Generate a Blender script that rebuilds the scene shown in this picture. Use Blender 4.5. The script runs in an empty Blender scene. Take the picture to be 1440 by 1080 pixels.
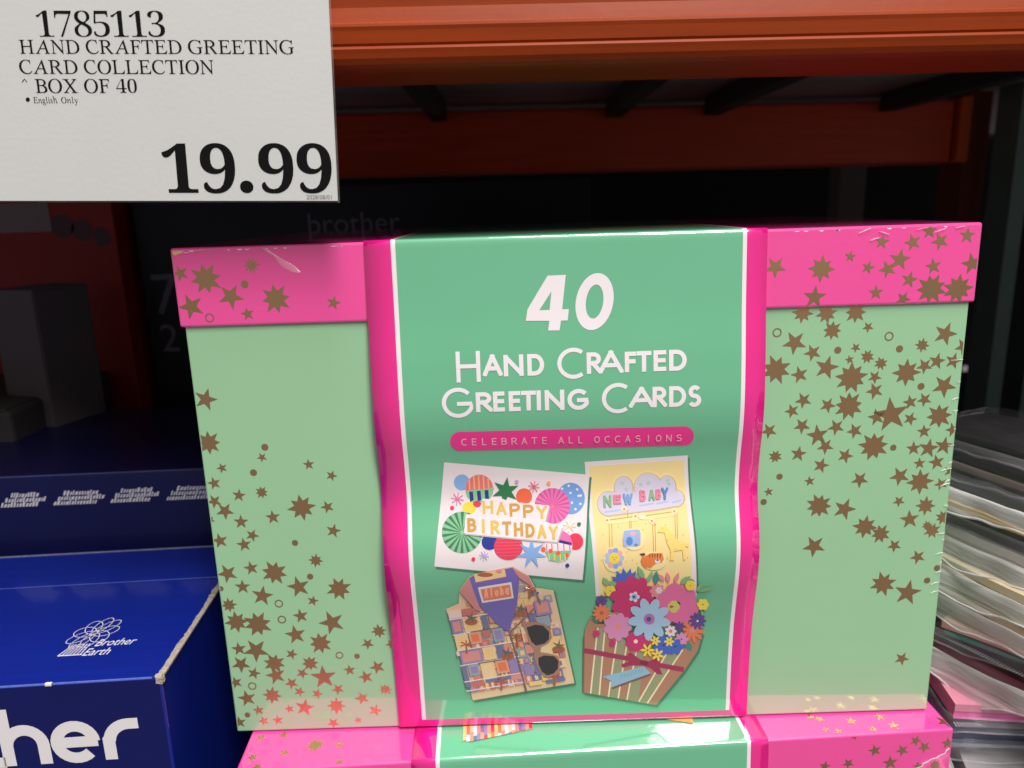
import bpy, bmesh, math, random
from mathutils import Vector, Matrix
random.seed(11)
scene = bpy.context.scene
COL = scene.collection

HAPPY_TEXT = [('H',-43.87,-39.04,-121.2,-115.41),('A',-37.85,-33.02,-121.91,-116.15),('P',-31.83,-27.0,-122.62,-116.89),('P',-25.81,-20.99,-123.34,
 -117.62),('Y',-19.8,-14.97,-124.05,-118.34)]
BIRTHDAY_TEXT = [('B',-50.92,-46.75,-128.57,-122.67),('I',-44.58,-42.91,-129.16,-123.28),('R',-40.53,-36.36,-129.78,-123.91),('T',-35.33,-31.17,
 -130.39,-124.52),('H',-30.14,-25.98,-131.01,-125.13),('D',-24.95,-20.79,-131.63,-125.73),('A',-19.76,-15.6,-132.25,-126.34),('Y',-14.58,-10.41,
 -132.88,-126.94)]
ALOHA_TEXT = [('A',-44.56,-42.67,-160.5,-154.87),('l',-42.17,-40.28,-160.11,-154.49),('o',-39.79,-37.89,-159.71,-154.11),('h',-37.4,-35.51,-159.32,
 -153.74),('a',-35.02,-33.12,-158.92,-153.37)]
NEW_TEXT = [('N',10.43,13.97,-119.86,-114.66),('E',14.82,18.36,-118.58,-114.5),('W',19.14,23.56,-119.01,-114.06)]
BABY_TEXT = [('B',26.67,29.51,-117.67,-112.76),('A',30.58,33.53,-117.45,-112.71),('B',33.89,36.31,-117.14,-112.57),('Y',36.32,39.56,-117.23,-111.86)]
CAM_AXES = [[0.999483,-0.007067,-0.031372],[0.032157,0.226685,0.973437],[0.000232,-0.973943,0.226795]]
CAM_POS = [-0.02879,-0.32469,0.01278]
BOX_H = 0.23312
LID_H = 0.03353
BULGE_Z = [-0.23292,-0.21208,-0.19448,-0.18064,-0.16649,-0.15263,-0.14187,-0.1322,-0.12318,-0.11418,-0.10613,-0.095,-0.08529,-0.07639,-0.05613,
 -0.03204,9e-05]
BULGE_D = [0.0008,0.001,0.0017,0.003,0.0054,0.008,0.0086,0.0072,0.0044,0.0023,0.0022,0.0036,0.0054,0.0062,0.0054,0.003,0.0008]
LID_STARS = [(-166.81,-10.42,3.59,5),(-156.41,-12.98,7.19,8),(-136.63,-8.03,3.88,10),(-146.71,-20.85,5.72,5),(-140.31,-15.86,1.65,'d'),(-163.99,
 -24.52,5.74,5),(-156.78,-29.62,1.97,'o'),(-140.49,-28.44,3.03,5),(-127.75,-22.37,6.93,8),(-103.53,-24.87,3.17,5),(128.16,-6.67,3.28,5),(141.1,-7.32,
 3.73,5),(147.73,-2.9,3.42,5),(152.61,-7.21,3.88,5),(163.8,-5.22,3.57,5),(136.29,-14.37,4.8,5),(131.41,-18.17,3.91,5),(123.07,-17.22,3.0,5),(150.75,
 -17.62,3.61,5),(141.05,-22.97,3.77,5),(150.7,-27.1,6.96,9),(162.17,-27.47,6.66,9),(166.97,-16.98,4.81,5),(127.2,-27.98,3.33,5),(139.14,-30.97,3.34,
 5),(83.85,-15.84,4.8,5),(103.44,-17.18,6.01,8),(115.28,-12.36,2.54,5),(101.19,-29.08,5.15,5)]
BODY_STARS = [(-163.45,-65.63,5.3,5),(-164.52,-85.5,6.01,8),(-139.84,-88.42,1.58,'d'),(-141.61,-93.12,2.38,5),(-121.09,-97.16,2.71,5),(-160.02,-97.52,
 2.55,5),(-146.18,-100.14,1.6,'d'),(-111.31,-102.78,2.72,5),(-164.38,-104.59,3.2,5),(-153.92,-110.74,3.21,5),(-143.51,-109.63,3.21,8),(-165.32,
 -113.26,3.54,5),(-161.08,-118.08,4.36,5),(-126.19,-117.52,6.78,8),(-114.48,-117.68,3.23,5),(-139.68,-121.8,3.56,5),(-154.39,-123.58,3.57,5),(-168.12,
 -122.27,2.11,5),(-112.72,-129.38,3.58,5),(-150.0,-130.36,3.26,5),(-165.11,-132.51,3.91,5),(-154.27,-134.79,3.59,5),(-130.85,-134.75,1.47,'d'),
 (-122.09,-143.82,3.61,8),(-152.29,-146.58,3.62,5),(-163.52,-148.92,4.94,5),(-141.79,-149.21,6.59,8),(-125.45,-151.83,1.49,'d'),(-157.28,-155.92,3.81,
 5),(-131.27,-156.83,5.63,5),(-112.65,-158.43,6.3,8),(-167.52,-156.5,1.32,'d'),(-148.62,-160.8,5.31,5),(-125.31,-164.18,2.83,5),(-141.31,-165.08,2.0,
 'o'),(-164.69,-164.99,3.99,8),(-162.16,-173.86,6.03,8),(-152.3,-175.32,7.2,8),(-140.71,-173.36,2.01,'o'),(-131.69,-171.79,3.84,5),(-117.37,-175.75,
 6.37,5),(-135.06,-181.49,5.21,5),(-123.71,-186.36,6.07,8),(-95.58,-180.99,3.87,8),(-101.34,-187.5,3.21,5),(-90.34,-188.08,2.7,5),(-162.61,-188.02,
 3.72,5),(-154.55,-189.1,6.42,5),(-137.89,-191.67,3.05,5),(-115.22,-193.13,1.86,'o'),(-106.91,-193.92,1.36,'d'),(-162.52,-196.25,4.75,5),(-146.6,
 -196.29,5.77,8),(-129.57,-196.91,4.41,8),(-156.88,-201.28,3.41,5),(-146.54,-202.8,5.11,5),(-123.77,-204.51,6.48,5),(-133.79,-202.11,3.07,5),(-139.41,
 -207.3,3.42,5),(-111.08,-201.21,3.06,5),(-97.65,-200.08,3.91,5),(-103.55,-205.24,3.75,5),(-158.45,-208.16,2.05,'o'),(-166.07,-205.95,3.42,5),
 (-117.45,-211.35,3.26,5),(-94.62,-212.41,3.43,8),(-161.67,-214.72,4.64,5),(-149.38,-213.53,4.98,8),(-136.09,-211.99,2.91,5),(-127.65,-213.47,2.92,5),
 (-106.26,-216.66,3.78,5),(-134.4,-220.73,4.82,5),(-118.96,-220.43,4.82,8),(-141.79,-221.24,2.41,5),(-100.36,-223.55,3.45,5),(-162.5,-223.87,1.38,
 'd'),(-156.82,-221.48,2.93,5),(-147.99,-227.25,2.77,5),(-109.02,-228.76,2.08,5),(-121.21,-229.9,3.12,5),(-166.78,-227.83,3.46,5),(-154.93,-227.47,
 2.77,5),(97.04,-35.89,4.89,8),(107.31,-36.44,4.89,8),(119.9,-36.33,5.2,8),(110.27,-43.92,4.61,8),(125.69,-43.0,2.61,5),(86.42,-44.14,2.0,'o'),(135.1,
 -47.35,2.0,'o'),(94.2,-48.82,5.55,5),(102.33,-53.48,4.02,5),(113.24,-52.71,1.55,'d'),(140.14,-53.02,1.55,'d'),(121.0,-51.89,2.32,5),(149.92,-51.71,
 3.4,8),(159.45,-47.05,5.39,5),(167.97,-52.96,4.02,5),(126.35,-56.0,3.41,8),(118.67,-57.11,2.17,5),(132.49,-59.21,3.26,8),(108.79,-60.33,5.59,5),
 (86.73,-60.5,7.15,8),(97.16,-63.13,4.05,5),(144.06,-63.72,6.54,8),(151.72,-60.98,3.73,5),(157.01,-59.06,3.88,5),(164.16,-59.14,3.88,5),(120.08,
 -65.29,7.48,9),(130.28,-65.31,3.27,5),(130.75,-71.52,4.07,5),(151.02,-70.16,1.56,'d'),(161.2,-70.27,5.63,5),(170.41,-68.56,1.87,'o'),(99.49,-74.78,
 3.92,5),(94.71,-79.5,3.46,5),(110.42,-77.42,3.77,5),(119.8,-77.99,6.92,9),(138.83,-82.6,8.2,5),(132.5,-83.57,4.1,5),(146.91,-77.2,3.46,5),(153.11,
 -76.24,3.45,5),(147.57,-84.86,3.32,5),(160.32,-83.97,6.31,8),(99.5,-86.54,3.95,5),(84.9,-88.36,3.8,5),(114.76,-87.61,3.96,5),(123.23,-89.64,3.8,5),
 (106.74,-91.2,5.23,5),(110.49,-96.45,3.98,5),(132.17,-97.18,7.17,9),(141.1,-98.08,1.43,'d'),(154.22,-90.91,3.33,5),(167.04,-90.55,3.49,5),(150.25,
 -98.72,3.51,5),(156.96,-98.94,4.78,5),(163.86,-97.97,4.46,5),(88.29,-100.45,3.35,8),(98.62,-99.59,3.83,5),(109.12,-105.39,3.84,5),(119.79,-101.17,
 3.83,5),(153.57,-105.91,2.88,5),(161.2,-105.6,3.84,5),(167.85,-109.98,3.21,5),(90.64,-110.11,1.45,'d'),(104.41,-112.72,2.57,5),(127.11,-112.78,4.18,
 5),(145.12,-111.72,4.82,5),(154.55,-114.7,6.44,8),(164.16,-116.12,3.22,5),(86.01,-117.25,2.26,5),(83.96,-122.07,1.46,'d'),(145.74,-123.84,2.92,5),
 (158.2,-126.44,4.87,8),(109.38,-124.77,6.32,9),(121.1,-126.8,5.52,5),(151.42,-132.89,4.73,5),(166.8,-132.4,3.91,8),(162.27,-138.7,4.25,8),(131.16,
 -135.87,6.04,8),(138.64,-139.57,5.08,8),(159.75,-136.15,2.61,8),(145.5,-145.72,3.45,5),(108.28,-144.75,5.59,5),(156.82,-151.78,3.8,5),(166.37,
 -157.72,1.49,'d'),(162.3,-163.91,1.5,'d'),(141.75,-164.94,6.66,8),(153.66,-169.85,6.68,5),(153.89,-204.63,3.75,5)]
LOWER_TOP_STARS = [(-164.36,23.04,2.79,5),(-153.45,24.38,2.8,5),(-149.98,11.08,2.71,5),(-136.3,15.19,5.14,8),(-124.64,14.67,2.74,5),(-122.73,2.59,
 2.32,5),(-164.6,9.28,3.03,5),(-160.69,2.79,2.65,5),(109.7,4.78,2.05,5),(114.96,3.29,2.05,5),(143.13,4.93,3.09,5),(131.99,3.32,2.39,5),(168.85,5.26,
 4.83,5),(106.44,14.59,1.76,'d'),(109.87,12.66,2.8,5),(124.48,9.75,3.13,5),(139.63,11.61,3.15,5)]
LOWER_FRONT_STARS = [(121.51,-0.84,2.03,5),(132.01,-9.24,3.41,5),(145.5,-10.17,3.41,5),(151.69,-5.24,3.07,5),(156.22,-8.98,3.42,5),(167.56,-7.67,3.42,
 5),(140.11,-16.69,4.11,5),(119.44,-15.63,3.07,5),(108.01,-16.42,3.07,5),(154.05,-19.66,2.75,5),(162.47,-19.45,3.1,8)]
TITLE = [('H',-52.5,-42.14,-60.08,-46.82),('A',-41.16,-32.7,-57.8,-48.44),('N',-32.19,-23.73,-58.09,-48.9),('D',-22.08,-14.91,-58.13,-48.86),('C',
 -9.28,2.21,-60.1,-46.76),('R',3.25,9.81,-58.16,-48.97),('A',8.27,18.98,-58.22,-48.34),('F',19.5,24.34,-57.96,-49.21),('T',24.51,30.91,-57.98,-49.13),
 ('E',31.77,37.22,-57.94,-49.01),('D',38.43,45.95,-58.01,-49.0),('G',-59.27,-45.96,-75.58,-62.29),('R',-44.64,-37.42,-73.33,-64.6),('E',-37.24,-32.28,
 -73.36,-64.54),('E',-30.53,-25.49,-73.4,-64.58),('T',-25.22,-18.78,-73.33,-64.6),('I',-18.51,-16.69,-73.39,-64.57),('N',-15.03,-6.59,-73.52,-64.61),
 ('G',-5.28,3.87,-73.77,-64.5),('C',9.53,21.12,-75.86,-62.47),('A',21.12,32.09,-73.6,-64.42),('R',31.31,37.67,-73.68,-64.68),('D',38.45,45.77,-73.75,
 -64.66),('S',46.55,52.39,-74.09,-64.55)]
PILL_TEXT = [('C',-51.84,-49.36,-88.62,-85.3),('E',-47.21,-45.23,-88.67,-85.35),('L',-42.76,-40.91,-88.72,-85.4),('E',-38.44,-36.46,-88.77,-85.45),
 ('B',-34.31,-31.83,-88.82,-85.5),('R',-29.92,-27.45,-88.87,-85.55),('A',-25.54,-23.06,-88.92,-85.59),('T',-21.15,-18.68,-88.97,-85.64),('E',-16.52,
 -14.54,-89.02,-85.69),('A',-9.47,-7.0,-89.1,-85.77),('L',-4.97,-3.12,-89.15,-85.82),('L',-0.78,1.08,-89.2,-85.86),('O',6.16,8.64,-89.28,-85.95),('C',
 10.64,13.12,-89.33,-85.99),('C',15.11,17.6,-89.38,-86.04),('A',19.59,22.07,-89.43,-86.09),('S',24.07,26.55,-89.48,-86.14),('I',29.36,30.23,-89.53,
 -86.19),('O',33.03,35.51,-89.58,-86.24),('N',37.51,39.99,-89.63,-86.29),('S',41.99,44.47,-89.68,-86.34)]
FOUR = [(-12.48,-16.2),(-4.83,-16.11),(-6.67,-30.43),(-3.84,-30.44),(-4.46,-35.19),(-7.29,-35.18),(-7.99,-39.25),(-12.8,-39.18),(-12.18,-35.11),
 (-22.13,-34.79),(-21.3,-29.97)]
FOUR_HOLE = [(-11.02,-22.83),(-16.35,-30.55),(-11.98,-30.52)]
ZERO_OUT = [(15.04,-27.9),(14.69,-29.76),(14.15,-31.57),(13.44,-33.29),(12.57,-34.87),(11.56,-36.27),(10.44,-37.46),(9.23,-38.41),(7.97,-39.09),(6.69,
 -39.49),(5.42,-39.6),(4.19,-39.41),(3.04,-38.93),(1.98,-38.17),(1.05,-37.16),(0.27,-35.91),(-0.34,-34.46),(-0.76,-32.84),(-1.0,-31.09),(-1.03,
 -29.26),(-0.87,-27.39),(-0.51,-25.53),(0.04,-23.73),(0.75,-22.02),(1.63,-20.45),(2.63,-19.07),(3.74,-17.89),(4.93,-16.96),(6.18,-16.28),(7.44,
 -15.89),(8.7,-15.78),(9.91,-15.97),(11.06,-16.44),(12.11,-17.19),(13.04,-18.19),(13.83,-19.42),(14.45,-20.86),(14.89,-22.47),(15.14,-24.21),(15.19,
 -26.03)]
ZERO_IN = [(10.76,-27.76),(10.59,-28.87),(10.33,-29.95),(9.99,-30.98),(9.57,-31.92),(9.1,-32.76),(8.57,-33.47),(8.01,-34.04),(7.43,-34.45),(6.83,
 -34.69),(6.25,-34.76),(5.68,-34.66),(5.15,-34.38),(4.66,-33.93),(4.24,-33.33),(3.89,-32.59),(3.61,-31.73),(3.43,-30.77),(3.33,-29.73),(3.32,-28.64),
 (3.41,-27.53),(3.58,-26.42),(3.85,-25.34),(4.19,-24.32),(4.6,-23.38),(5.07,-22.55),(5.59,-21.84),(6.15,-21.28),(6.73,-20.87),(7.32,-20.63),(7.91,
 -20.56),(8.47,-20.66),(9.0,-20.94),(9.48,-21.38),(9.91,-21.98),(10.26,-22.71),(10.54,-23.57),(10.73,-24.53),(10.83,-25.56),(10.84,-26.65)]
PILL = [(45.36,-82.85),(46.36,-82.99),(47.32,-83.38),(48.19,-84.0),(48.91,-84.81),(49.45,-85.78),(49.78,-86.85),(49.88,-87.96),(49.74,-89.04),(49.36,
 -90.04),(48.77,-90.87),(48.0,-91.51),(47.09,-91.9),(46.1,-92.03),(-52.67,-91.16),(-53.67,-91.02),(-54.59,-90.61),(-55.39,-89.96),(-56.03,-89.11),
 (-56.45,-88.12),(-56.65,-87.04),(-56.6,-85.94),(-56.32,-84.88),(-55.83,-83.92),(-55.14,-83.12),(-54.3,-82.52),(-53.35,-82.15),(-52.36,-82.03)]
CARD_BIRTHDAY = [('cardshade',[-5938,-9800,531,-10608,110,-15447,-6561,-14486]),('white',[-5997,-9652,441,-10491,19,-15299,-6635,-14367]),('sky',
 [-4905,-10676,-4925,-10784,-4972,-10883,-5043,-10963,-5132,-11019,-5232,-11046,-5334,-11043,-5431,-11009,-5514,-10947,-5577,-10862,-5615,-10761,
 -5624,-10651,-5604,-10543,-5556,-10443,-5485,-10361,-5396,-10304,-5296,-10276,-5194,-10279,-5098,-10314,-5015,-10378,-4953,-10464,-4915,-10567]),
 ('cobalt',[216,-11596,184,-11793,102,-11970,-22,-12114,-179,-12215,-355,-12265,-536,-12260,-708,-12199,-857,-12089,-971,-11937,-1040,-11755,-1059,
 -11555,-1028,-11351,-949,-11162,-827,-11003,-673,-10891,-499,-10836,-318,-10842,-145,-10909,6,-11032,123,-11198,195,-11392]),('white',[-442,-10988,
 -459,-11031,-501,-11048,-542,-11029,-558,-10984,-541,-10941,-499,-10924,-458,-10944]),('white',[-62,-11169,-80,-11212,-122,-11228,-163,-11209,-179,
 -11165,-161,-11122,-120,-11106,-79,-11125]),('white',[-368,-11324,-386,-11366,-427,-11382,-468,-11363,-485,-11320,-467,-11278,-425,-11262,-384,
 -11281]),('white',[-4,-11466,-22,-11507,-64,-11523,-105,-11505,-121,-11462,-103,-11421,-61,-11405,-20,-11424]),('white',[-316,-11762,-334,-11801,
 -376,-11817,-417,-11799,-433,-11758,-414,-11718,-372,-11703,-332,-11721]),('white',[65,-11825,47,-11865,5,-11880,-36,-11862,-52,-11822,-33,-11782,9,
 -11767,49,-11785]),('white',[-166,-12049,-185,-12088,-227,-12103,-268,-12085,-283,-12045,-265,-12006,-223,-11991,-182,-12009]),('white',[-736,-11113,
 -754,-11156,-795,-11172,-836,-11153,-852,-11109,-834,-11066,-793,-11049,-752,-11069]),('white',[92,-11459,74,-11500,32,-11515,-9,-11497,-25,-11455,
 -7,-11413,35,-11397,76,-11416]),('salmon',[-3870,-11023,-3889,-11165,-3934,-11297,-4004,-11415,-4095,-11514,-4204,-11590,-4326,-11641,-4455,-11664,
 -4586,-11660,-4713,-11628,-4831,-11570,-4934,-11487,-5018,-11382,-5079,-11259,-5113,-11123,-5121,-10981,-5100,-10838,-5054,-10702,-4983,-10578,-4890,
 -10473,-4781,-10390,-4660,-10335,-4531,-10309,-4401,-10313,-4275,-10348,-4159,-10412,-4057,-10502,-3974,-10613,-3914,-10741,-3879,-10880]),('peach',
 [-4968,-10539,-4904,-10541,-4894,-11017,-4958,-11014]),('peach',[-4749,-10385,-4686,-10387,-4682,-11024,-4746,-11022]),('peach',[-4536,-10340,-4473,
 -10342,-4470,-11031,-4534,-11029]),('peach',[-4326,-10378,-4263,-10381,-4258,-11038,-4322,-11036]),('peach',[-4121,-10514,-4057,-10516,-4046,-11046,
 -4110,-11043]),('peach',[-3924,-10901,-3861,-10903,-3834,-11053,-3898,-11051]),('mint',[-5119,-11065,-3868,-10967,-3893,-11218,-4118,-11563,-4468,
 -11683,-4864,-11592,-5067,-11344]),('navy',[-4962,-11118,-4792,-11101,-4770,-11489,-4933,-11590]),('navy',[-4616,-11093,-4446,-11077,-4424,-11500,
 -4588,-11601]),('navy',[-4270,-11069,-4100,-11052,-4079,-11511,-4242,-11612]),('yellow',[-4660,-11843,-4675,-11915,-4715,-11980,-4776,-12033,-4853,
 -12070,-4941,-12088,-5032,-12085,-5118,-12062,-5193,-12020,-5251,-11964,-5287,-11896,-5297,-11823,-5282,-11751,-5242,-11685,-5181,-11630,-5103,
 -11592,-5015,-11574,-4924,-11577,-4838,-11601,-4763,-11644,-4706,-11702,-4670,-11770]),('red',[-4447,-11684,-4456,-11725,-4478,-11762,-4513,-11792,
 -4557,-11813,-4607,-11823,-4658,-11821,-4707,-11808,-4750,-11784,-4782,-11752,-4802,-11714,-4808,-11672,-4799,-11631,-4777,-11594,-4742,-11563,-4698,
 -11542,-4648,-11531,-4597,-11533,-4548,-11547,-4505,-11571,-4473,-11604,-4453,-11642]),('mint',[-4416,-12900,-4434,-13052,-4480,-13202,-4552,-13344,
 -4648,-13473,-4764,-13584,-4898,-13673,-5045,-13738,-5200,-13776,-5359,-13785,-5517,-13766,-5669,-13718,-5810,-13644,-5937,-13546,-6045,-13428,-6131,
 -13294,-6194,-13149,-6231,-12998,-6241,-12845,-6223,-12694,-6178,-12548,-6107,-12411,-6012,-12286,-5896,-12179,-5763,-12093,-5617,-12032,-5462,
 -11996,-5303,-11987,-5144,-12006,-4992,-12051,-4849,-12122,-4722,-12215,-4612,-12329,-4525,-12459,-4462,-12599,-4425,-12748]),('leafdk',[-5233,
 -12884,-4434,-12990,-4464,-13125,-5237,-12898]),('leafdk',[-5243,-12914,-4530,-13284,-4606,-13404,-5251,-12926]),('leafdk',[-5264,-12939,-4723,
 -13534,-4835,-13623,-5275,-12947]),('leafdk',[-5292,-12955,-4989,-13705,-5124,-13750,-5306,-12960]),('leafdk',[-5324,-12962,-5295,-13774,-5437,
 -13768,-5339,-12961]),('leafdk',[-5357,-12958,-5605,-13730,-5736,-13674,-5371,-12952]),('leafdk',[-5386,-12943,-5881,-13579,-5986,-13482,-5397,
 -12934]),('leafdk',[-5409,-12920,-6091,-13344,-6156,-13218,-5416,-12907]),('leafdk',[-5421,-12891,-6209,-13056,-6229,-12921,-5423,-12877]),('leafdk',
 [-5423,-12860,-6223,-12755,-6194,-12623,-5420,-12846]),('leafdk',[-5413,-12830,-6129,-12469,-6054,-12352,-5405,-12819]),('leafdk',[-5393,-12806,
 -5938,-12227,-5826,-12142,-5381,-12797]),('leafdk',[-5365,-12789,-5673,-12063,-5538,-12021,-5350,-12785]),('leafdk',[-5332,-12783,-5366,-11998,-5224,
 -12003,-5317,-12784]),('leafdk',[-5299,-12787,-5055,-12040,-4924,-12092,-5286,-12792]),('leafdk',[-5270,-12802,-4777,-12183,-4672,-12277,-5259,
 -12811]),('leafdk',[-5248,-12825,-4566,-12411,-4500,-12532,-5241,-12837]),('leafdk',[-5235,-12853,-4447,-12690,-4427,-12824,-5233,-12867]),('forest',
 [-3224,-10467,-3155,-10901,-2745,-10897,-3061,-11175,-2852,-11538,-3238,-11394,-3441,-11751,-3510,-11346,-3921,-11350,-3604,-11076,-3810,-10699,
 -3426,-10851]),('orange',[-2146,-11413,-2163,-11515,-2209,-11607,-2279,-11681,-2367,-11733,-2467,-11758,-2570,-11755,-2667,-11724,-2752,-11666,-2817,
 -11587,-2857,-11493,-2868,-11389,-2850,-11285,-2804,-11189,-2735,-11110,-2647,-11055,-2547,-11027,-2445,-11031,-2347,-11065,-2262,-11126,-2197,
 -11210,-2157,-11308]),('pink',[-458,-11886,-475,-12019,-516,-12147,-579,-12265,-663,-12372,-764,-12462,-881,-12533,-1009,-12585,-1144,-12614,-1283,
 -12621,-1421,-12606,-1554,-12568,-1677,-12509,-1788,-12431,-1883,-12334,-1959,-12223,-2014,-12100,-2045,-11971,-2053,-11837,-2036,-11702,-1996,
 -11571,-1933,-11447,-1850,-11333,-1750,-11235,-1634,-11156,-1507,-11098,-1372,-11065,-1234,-11057,-1096,-11074,-962,-11117,-838,-11182,-726,-11269,
 -630,-11373,-553,-11491,-498,-11619,-466,-11752]),('pinkdk',[-1176,-11869,-473,-11939,-489,-12030,-1178,-11879]),('pinkdk',[-1183,-11893,-536,-12167,
 -581,-12249,-1187,-11901]),('pinkdk',[-1196,-11913,-670,-12365,-739,-12429,-1203,-11919]),('pinkdk',[-1215,-11928,-862,-12512,-948,-12553,-1224,
 -11932]),('pinkdk',[-1239,-11937,-1092,-12595,-1187,-12609,-1248,-11938]),('pinkdk',[-1264,-11938,-1337,-12608,-1432,-12593,-1273,-11936]),('pinkdk',
 [-1288,-11932,-1575,-12549,-1660,-12508,-1296,-11928]),('pinkdk',[-1309,-11919,-1781,-12423,-1849,-12358,-1316,-11912]),('pinkdk',[-1324,-11900,
 -1936,-12241,-1979,-12159,-1329,-11892]),('pinkdk',[-1333,-11878,-2025,-12021,-2039,-11930,-1335,-11868]),('pinkdk',[-1335,-11854,-2038,-11784,-2023,
 -11691,-1333,-11844]),('pinkdk',[-1328,-11830,-1975,-11550,-1931,-11464,-1324,-11822]),('pinkdk',[-1315,-11810,-1843,-11340,-1775,-11271,-1308,
 -11803]),('pinkdk',[-1295,-11795,-1653,-11179,-1567,-11134,-1287,-11790]),('pinkdk',[-1272,-11786,-1424,-11086,-1330,-11071,-1263,-11784]),('pinkdk',
 [-1247,-11785,-1179,-11072,-1084,-11088,-1238,-11786]),('pinkdk',[-1223,-11791,-941,-11138,-855,-11184,-1215,-11795]),('pinkdk',[-1202,-11804,-733,
 -11277,-665,-11348,-1195,-11811]),('pinkdk',[-1186,-11823,-576,-11472,-532,-11558,-1182,-11831]),('pinkdk',[-1177,-11845,-486,-11700,-472,-11793,
 -1176,-11855]),('navy2',[-3771,-13327,-3789,-13424,-3833,-13512,-3901,-13585,-3986,-13637,-4083,-13662,-4183,-13659,-4277,-13627,-4359,-13571,-4422,
 -13493,-4460,-13402,-4471,-13305,-4454,-13209,-4409,-13123,-4342,-13053,-4257,-13004,-4160,-12981,-4061,-12984,-3966,-13013,-3884,-13067,-3821,
 -13141,-3782,-13230]),('red',[73,-13423,56,-13526,12,-13621,-55,-13699,-141,-13754,-237,-13781,-337,-13778,-431,-13745,-514,-13684,-577,-13602,-616,
 -13504,-627,-13400,-609,-13298,-565,-13205,-497,-13130,-411,-13078,-315,-13053,-215,-13056,-121,-13087,-39,-13144,24,-13224,62,-13319]),('red',
 [-2633,-13574,-2653,-13704,-2705,-13827,-2786,-13938,-2891,-14031,-3016,-14100,-3155,-14140,-3299,-14151,-3443,-14131,-3579,-14081,-3699,-14004,
 -3798,-13905,-3871,-13789,-3915,-13663,-3927,-13532,-3906,-13404,-3854,-13284,-3774,-13179,-3668,-13093,-3544,-13031,-3406,-12994,-3261,-12985,-3118,
 -13003,-2982,-13048,-2862,-13118,-2762,-13210,-2689,-13321,-2645,-13444]),('rose',[-3765,-13198,-2771,-13187,-2772,-13223,-3766,-13234]),('rose',
 [-3853,-13340,-2693,-13335,-2694,-13371,-3854,-13377]),('rose',[-3891,-13486,-2664,-13483,-2665,-13520,-3893,-13523]),('rose',[-3889,-13634,-2676,
 -13631,-2677,-13668,-3890,-13672]),('rose',[-3845,-13786,-2730,-13779,-2731,-13817,-3846,-13824]),('rose',[-3744,-13942,-2841,-13928,-2842,-13966,
 -3745,-13980]),('plaid',[-425,-13591,-445,-13755,-495,-13912,-573,-14053,-675,-14172,-796,-14261,-929,-14315,-1069,-14330,-1209,-14305,-1340,-14242,
 -1457,-14146,-1553,-14021,-1624,-13875,-1666,-13715,-1677,-13551,-1656,-13390,-1605,-13240,-1526,-13108,-1423,-13001,-1301,-12922,-1167,-12875,-1027,
 -12862,-888,-12884,-758,-12939,-643,-13025,-548,-13138,-478,-13275,-436,-13429]),('pink',[-1041,-13257,-817,-12919,-533,-13118,-435,-13380,-465,
 -13511,-1043,-13319]),('navy',[-1053,-13298,-443,-13459,-446,-13591,-1078,-13423]),('rose',[-1600,-13474,-1558,-13476,-1547,-13834,-1589,-13833]),
 ('rose',[-1362,-13482,-1319,-13483,-1308,-13842,-1351,-13841]),('rose',[-1096,-13490,-1054,-13492,-1043,-13851,-1085,-13849]),('rose',[-831,-13499,
 -789,-13500,-777,-13860,-820,-13858]),('rose',[-566,-13507,-524,-13509,-512,-13868,-554,-13867]),('mint',[-1652,-13809,-463,-13805,-641,-14185,-1069,
 -14312,-1440,-14243]),('orange',[-1296,-13805,-1318,-13868,-1373,-13906,-1438,-13903,-1490,-13862,-1509,-13798,-1487,-13735,-1433,-13698,-1367,
 -13700,-1315,-13740]),('orange',[-954,-13925,-976,-13989,-1030,-14027,-1096,-14025,-1148,-13983,-1167,-13918,-1145,-13854,-1091,-13817,-1025,-13819,
 -973,-13860]),('orange',[-584,-14020,-606,-14084,-660,-14123,-726,-14121,-778,-14078,-797,-14012,-775,-13948,-721,-13910,-655,-13913,-603,-13954]),
 ('orange',[-1613,-13713,-1635,-13776,-1689,-13813,-1754,-13811,-1806,-13770,-1825,-13706,-1803,-13644,-1748,-13607,-1683,-13609,-1631,-13650]),
 ('yellow',[-1507,-13934,-1459,-13935,-1445,-14242,-1493,-14241]),('yellow',[-1268,-13942,-1220,-13943,-1206,-14251,-1254,-14249]),('yellow',[-1003,
 -13951,-955,-13952,-940,-14260,-988,-14258]),('yellow',[-790,-13958,-743,-13959,-728,-14267,-775,-14265]),('sky',[-2233,-13183,-2132,-13643,-1694,
 -13459,-1994,-13830,-1576,-14066,-2052,-14060,-1968,-14566,-2263,-14158,-2578,-14544,-2467,-14046,-2943,-14020,-2512,-13813,-2788,-13424,-2363,
 -13635]),('red',[-5658,-11802,-5672,-11845,-5706,-11876,-5752,-11886,-5796,-11873,-5828,-11840,-5839,-11796,-5826,-11752,-5791,-11721,-5746,-11711,
 -5701,-11724,-5669,-11757]),('red',[-4774,-14062,-4788,-14109,-4823,-14143,-4869,-14154,-4913,-14140,-4945,-14104,-4955,-14056,-4941,-14009,-4907,
 -13976,-4861,-13965,-4816,-13979,-4785,-14015]),('lilac',[-2725,-10695,-2739,-10742,-2773,-10777,-2818,-10788,-2862,-10773,-2894,-10737,-2905,-10688,
 -2891,-10640,-2857,-10606,-2812,-10595,-2768,-10609,-2736,-10646]),('peach',[-1298,-10812,-1311,-10860,-1344,-10894,-1390,-10905,-1435,-10891,-1467,
 -10854,-1478,-10806,-1465,-10758,-1431,-10724,-1386,-10712,-1341,-10727,-1309,-10763]),('forest',[1,-12675,-13,-12717,-48,-12746,-93,-12756,-138,
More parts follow.
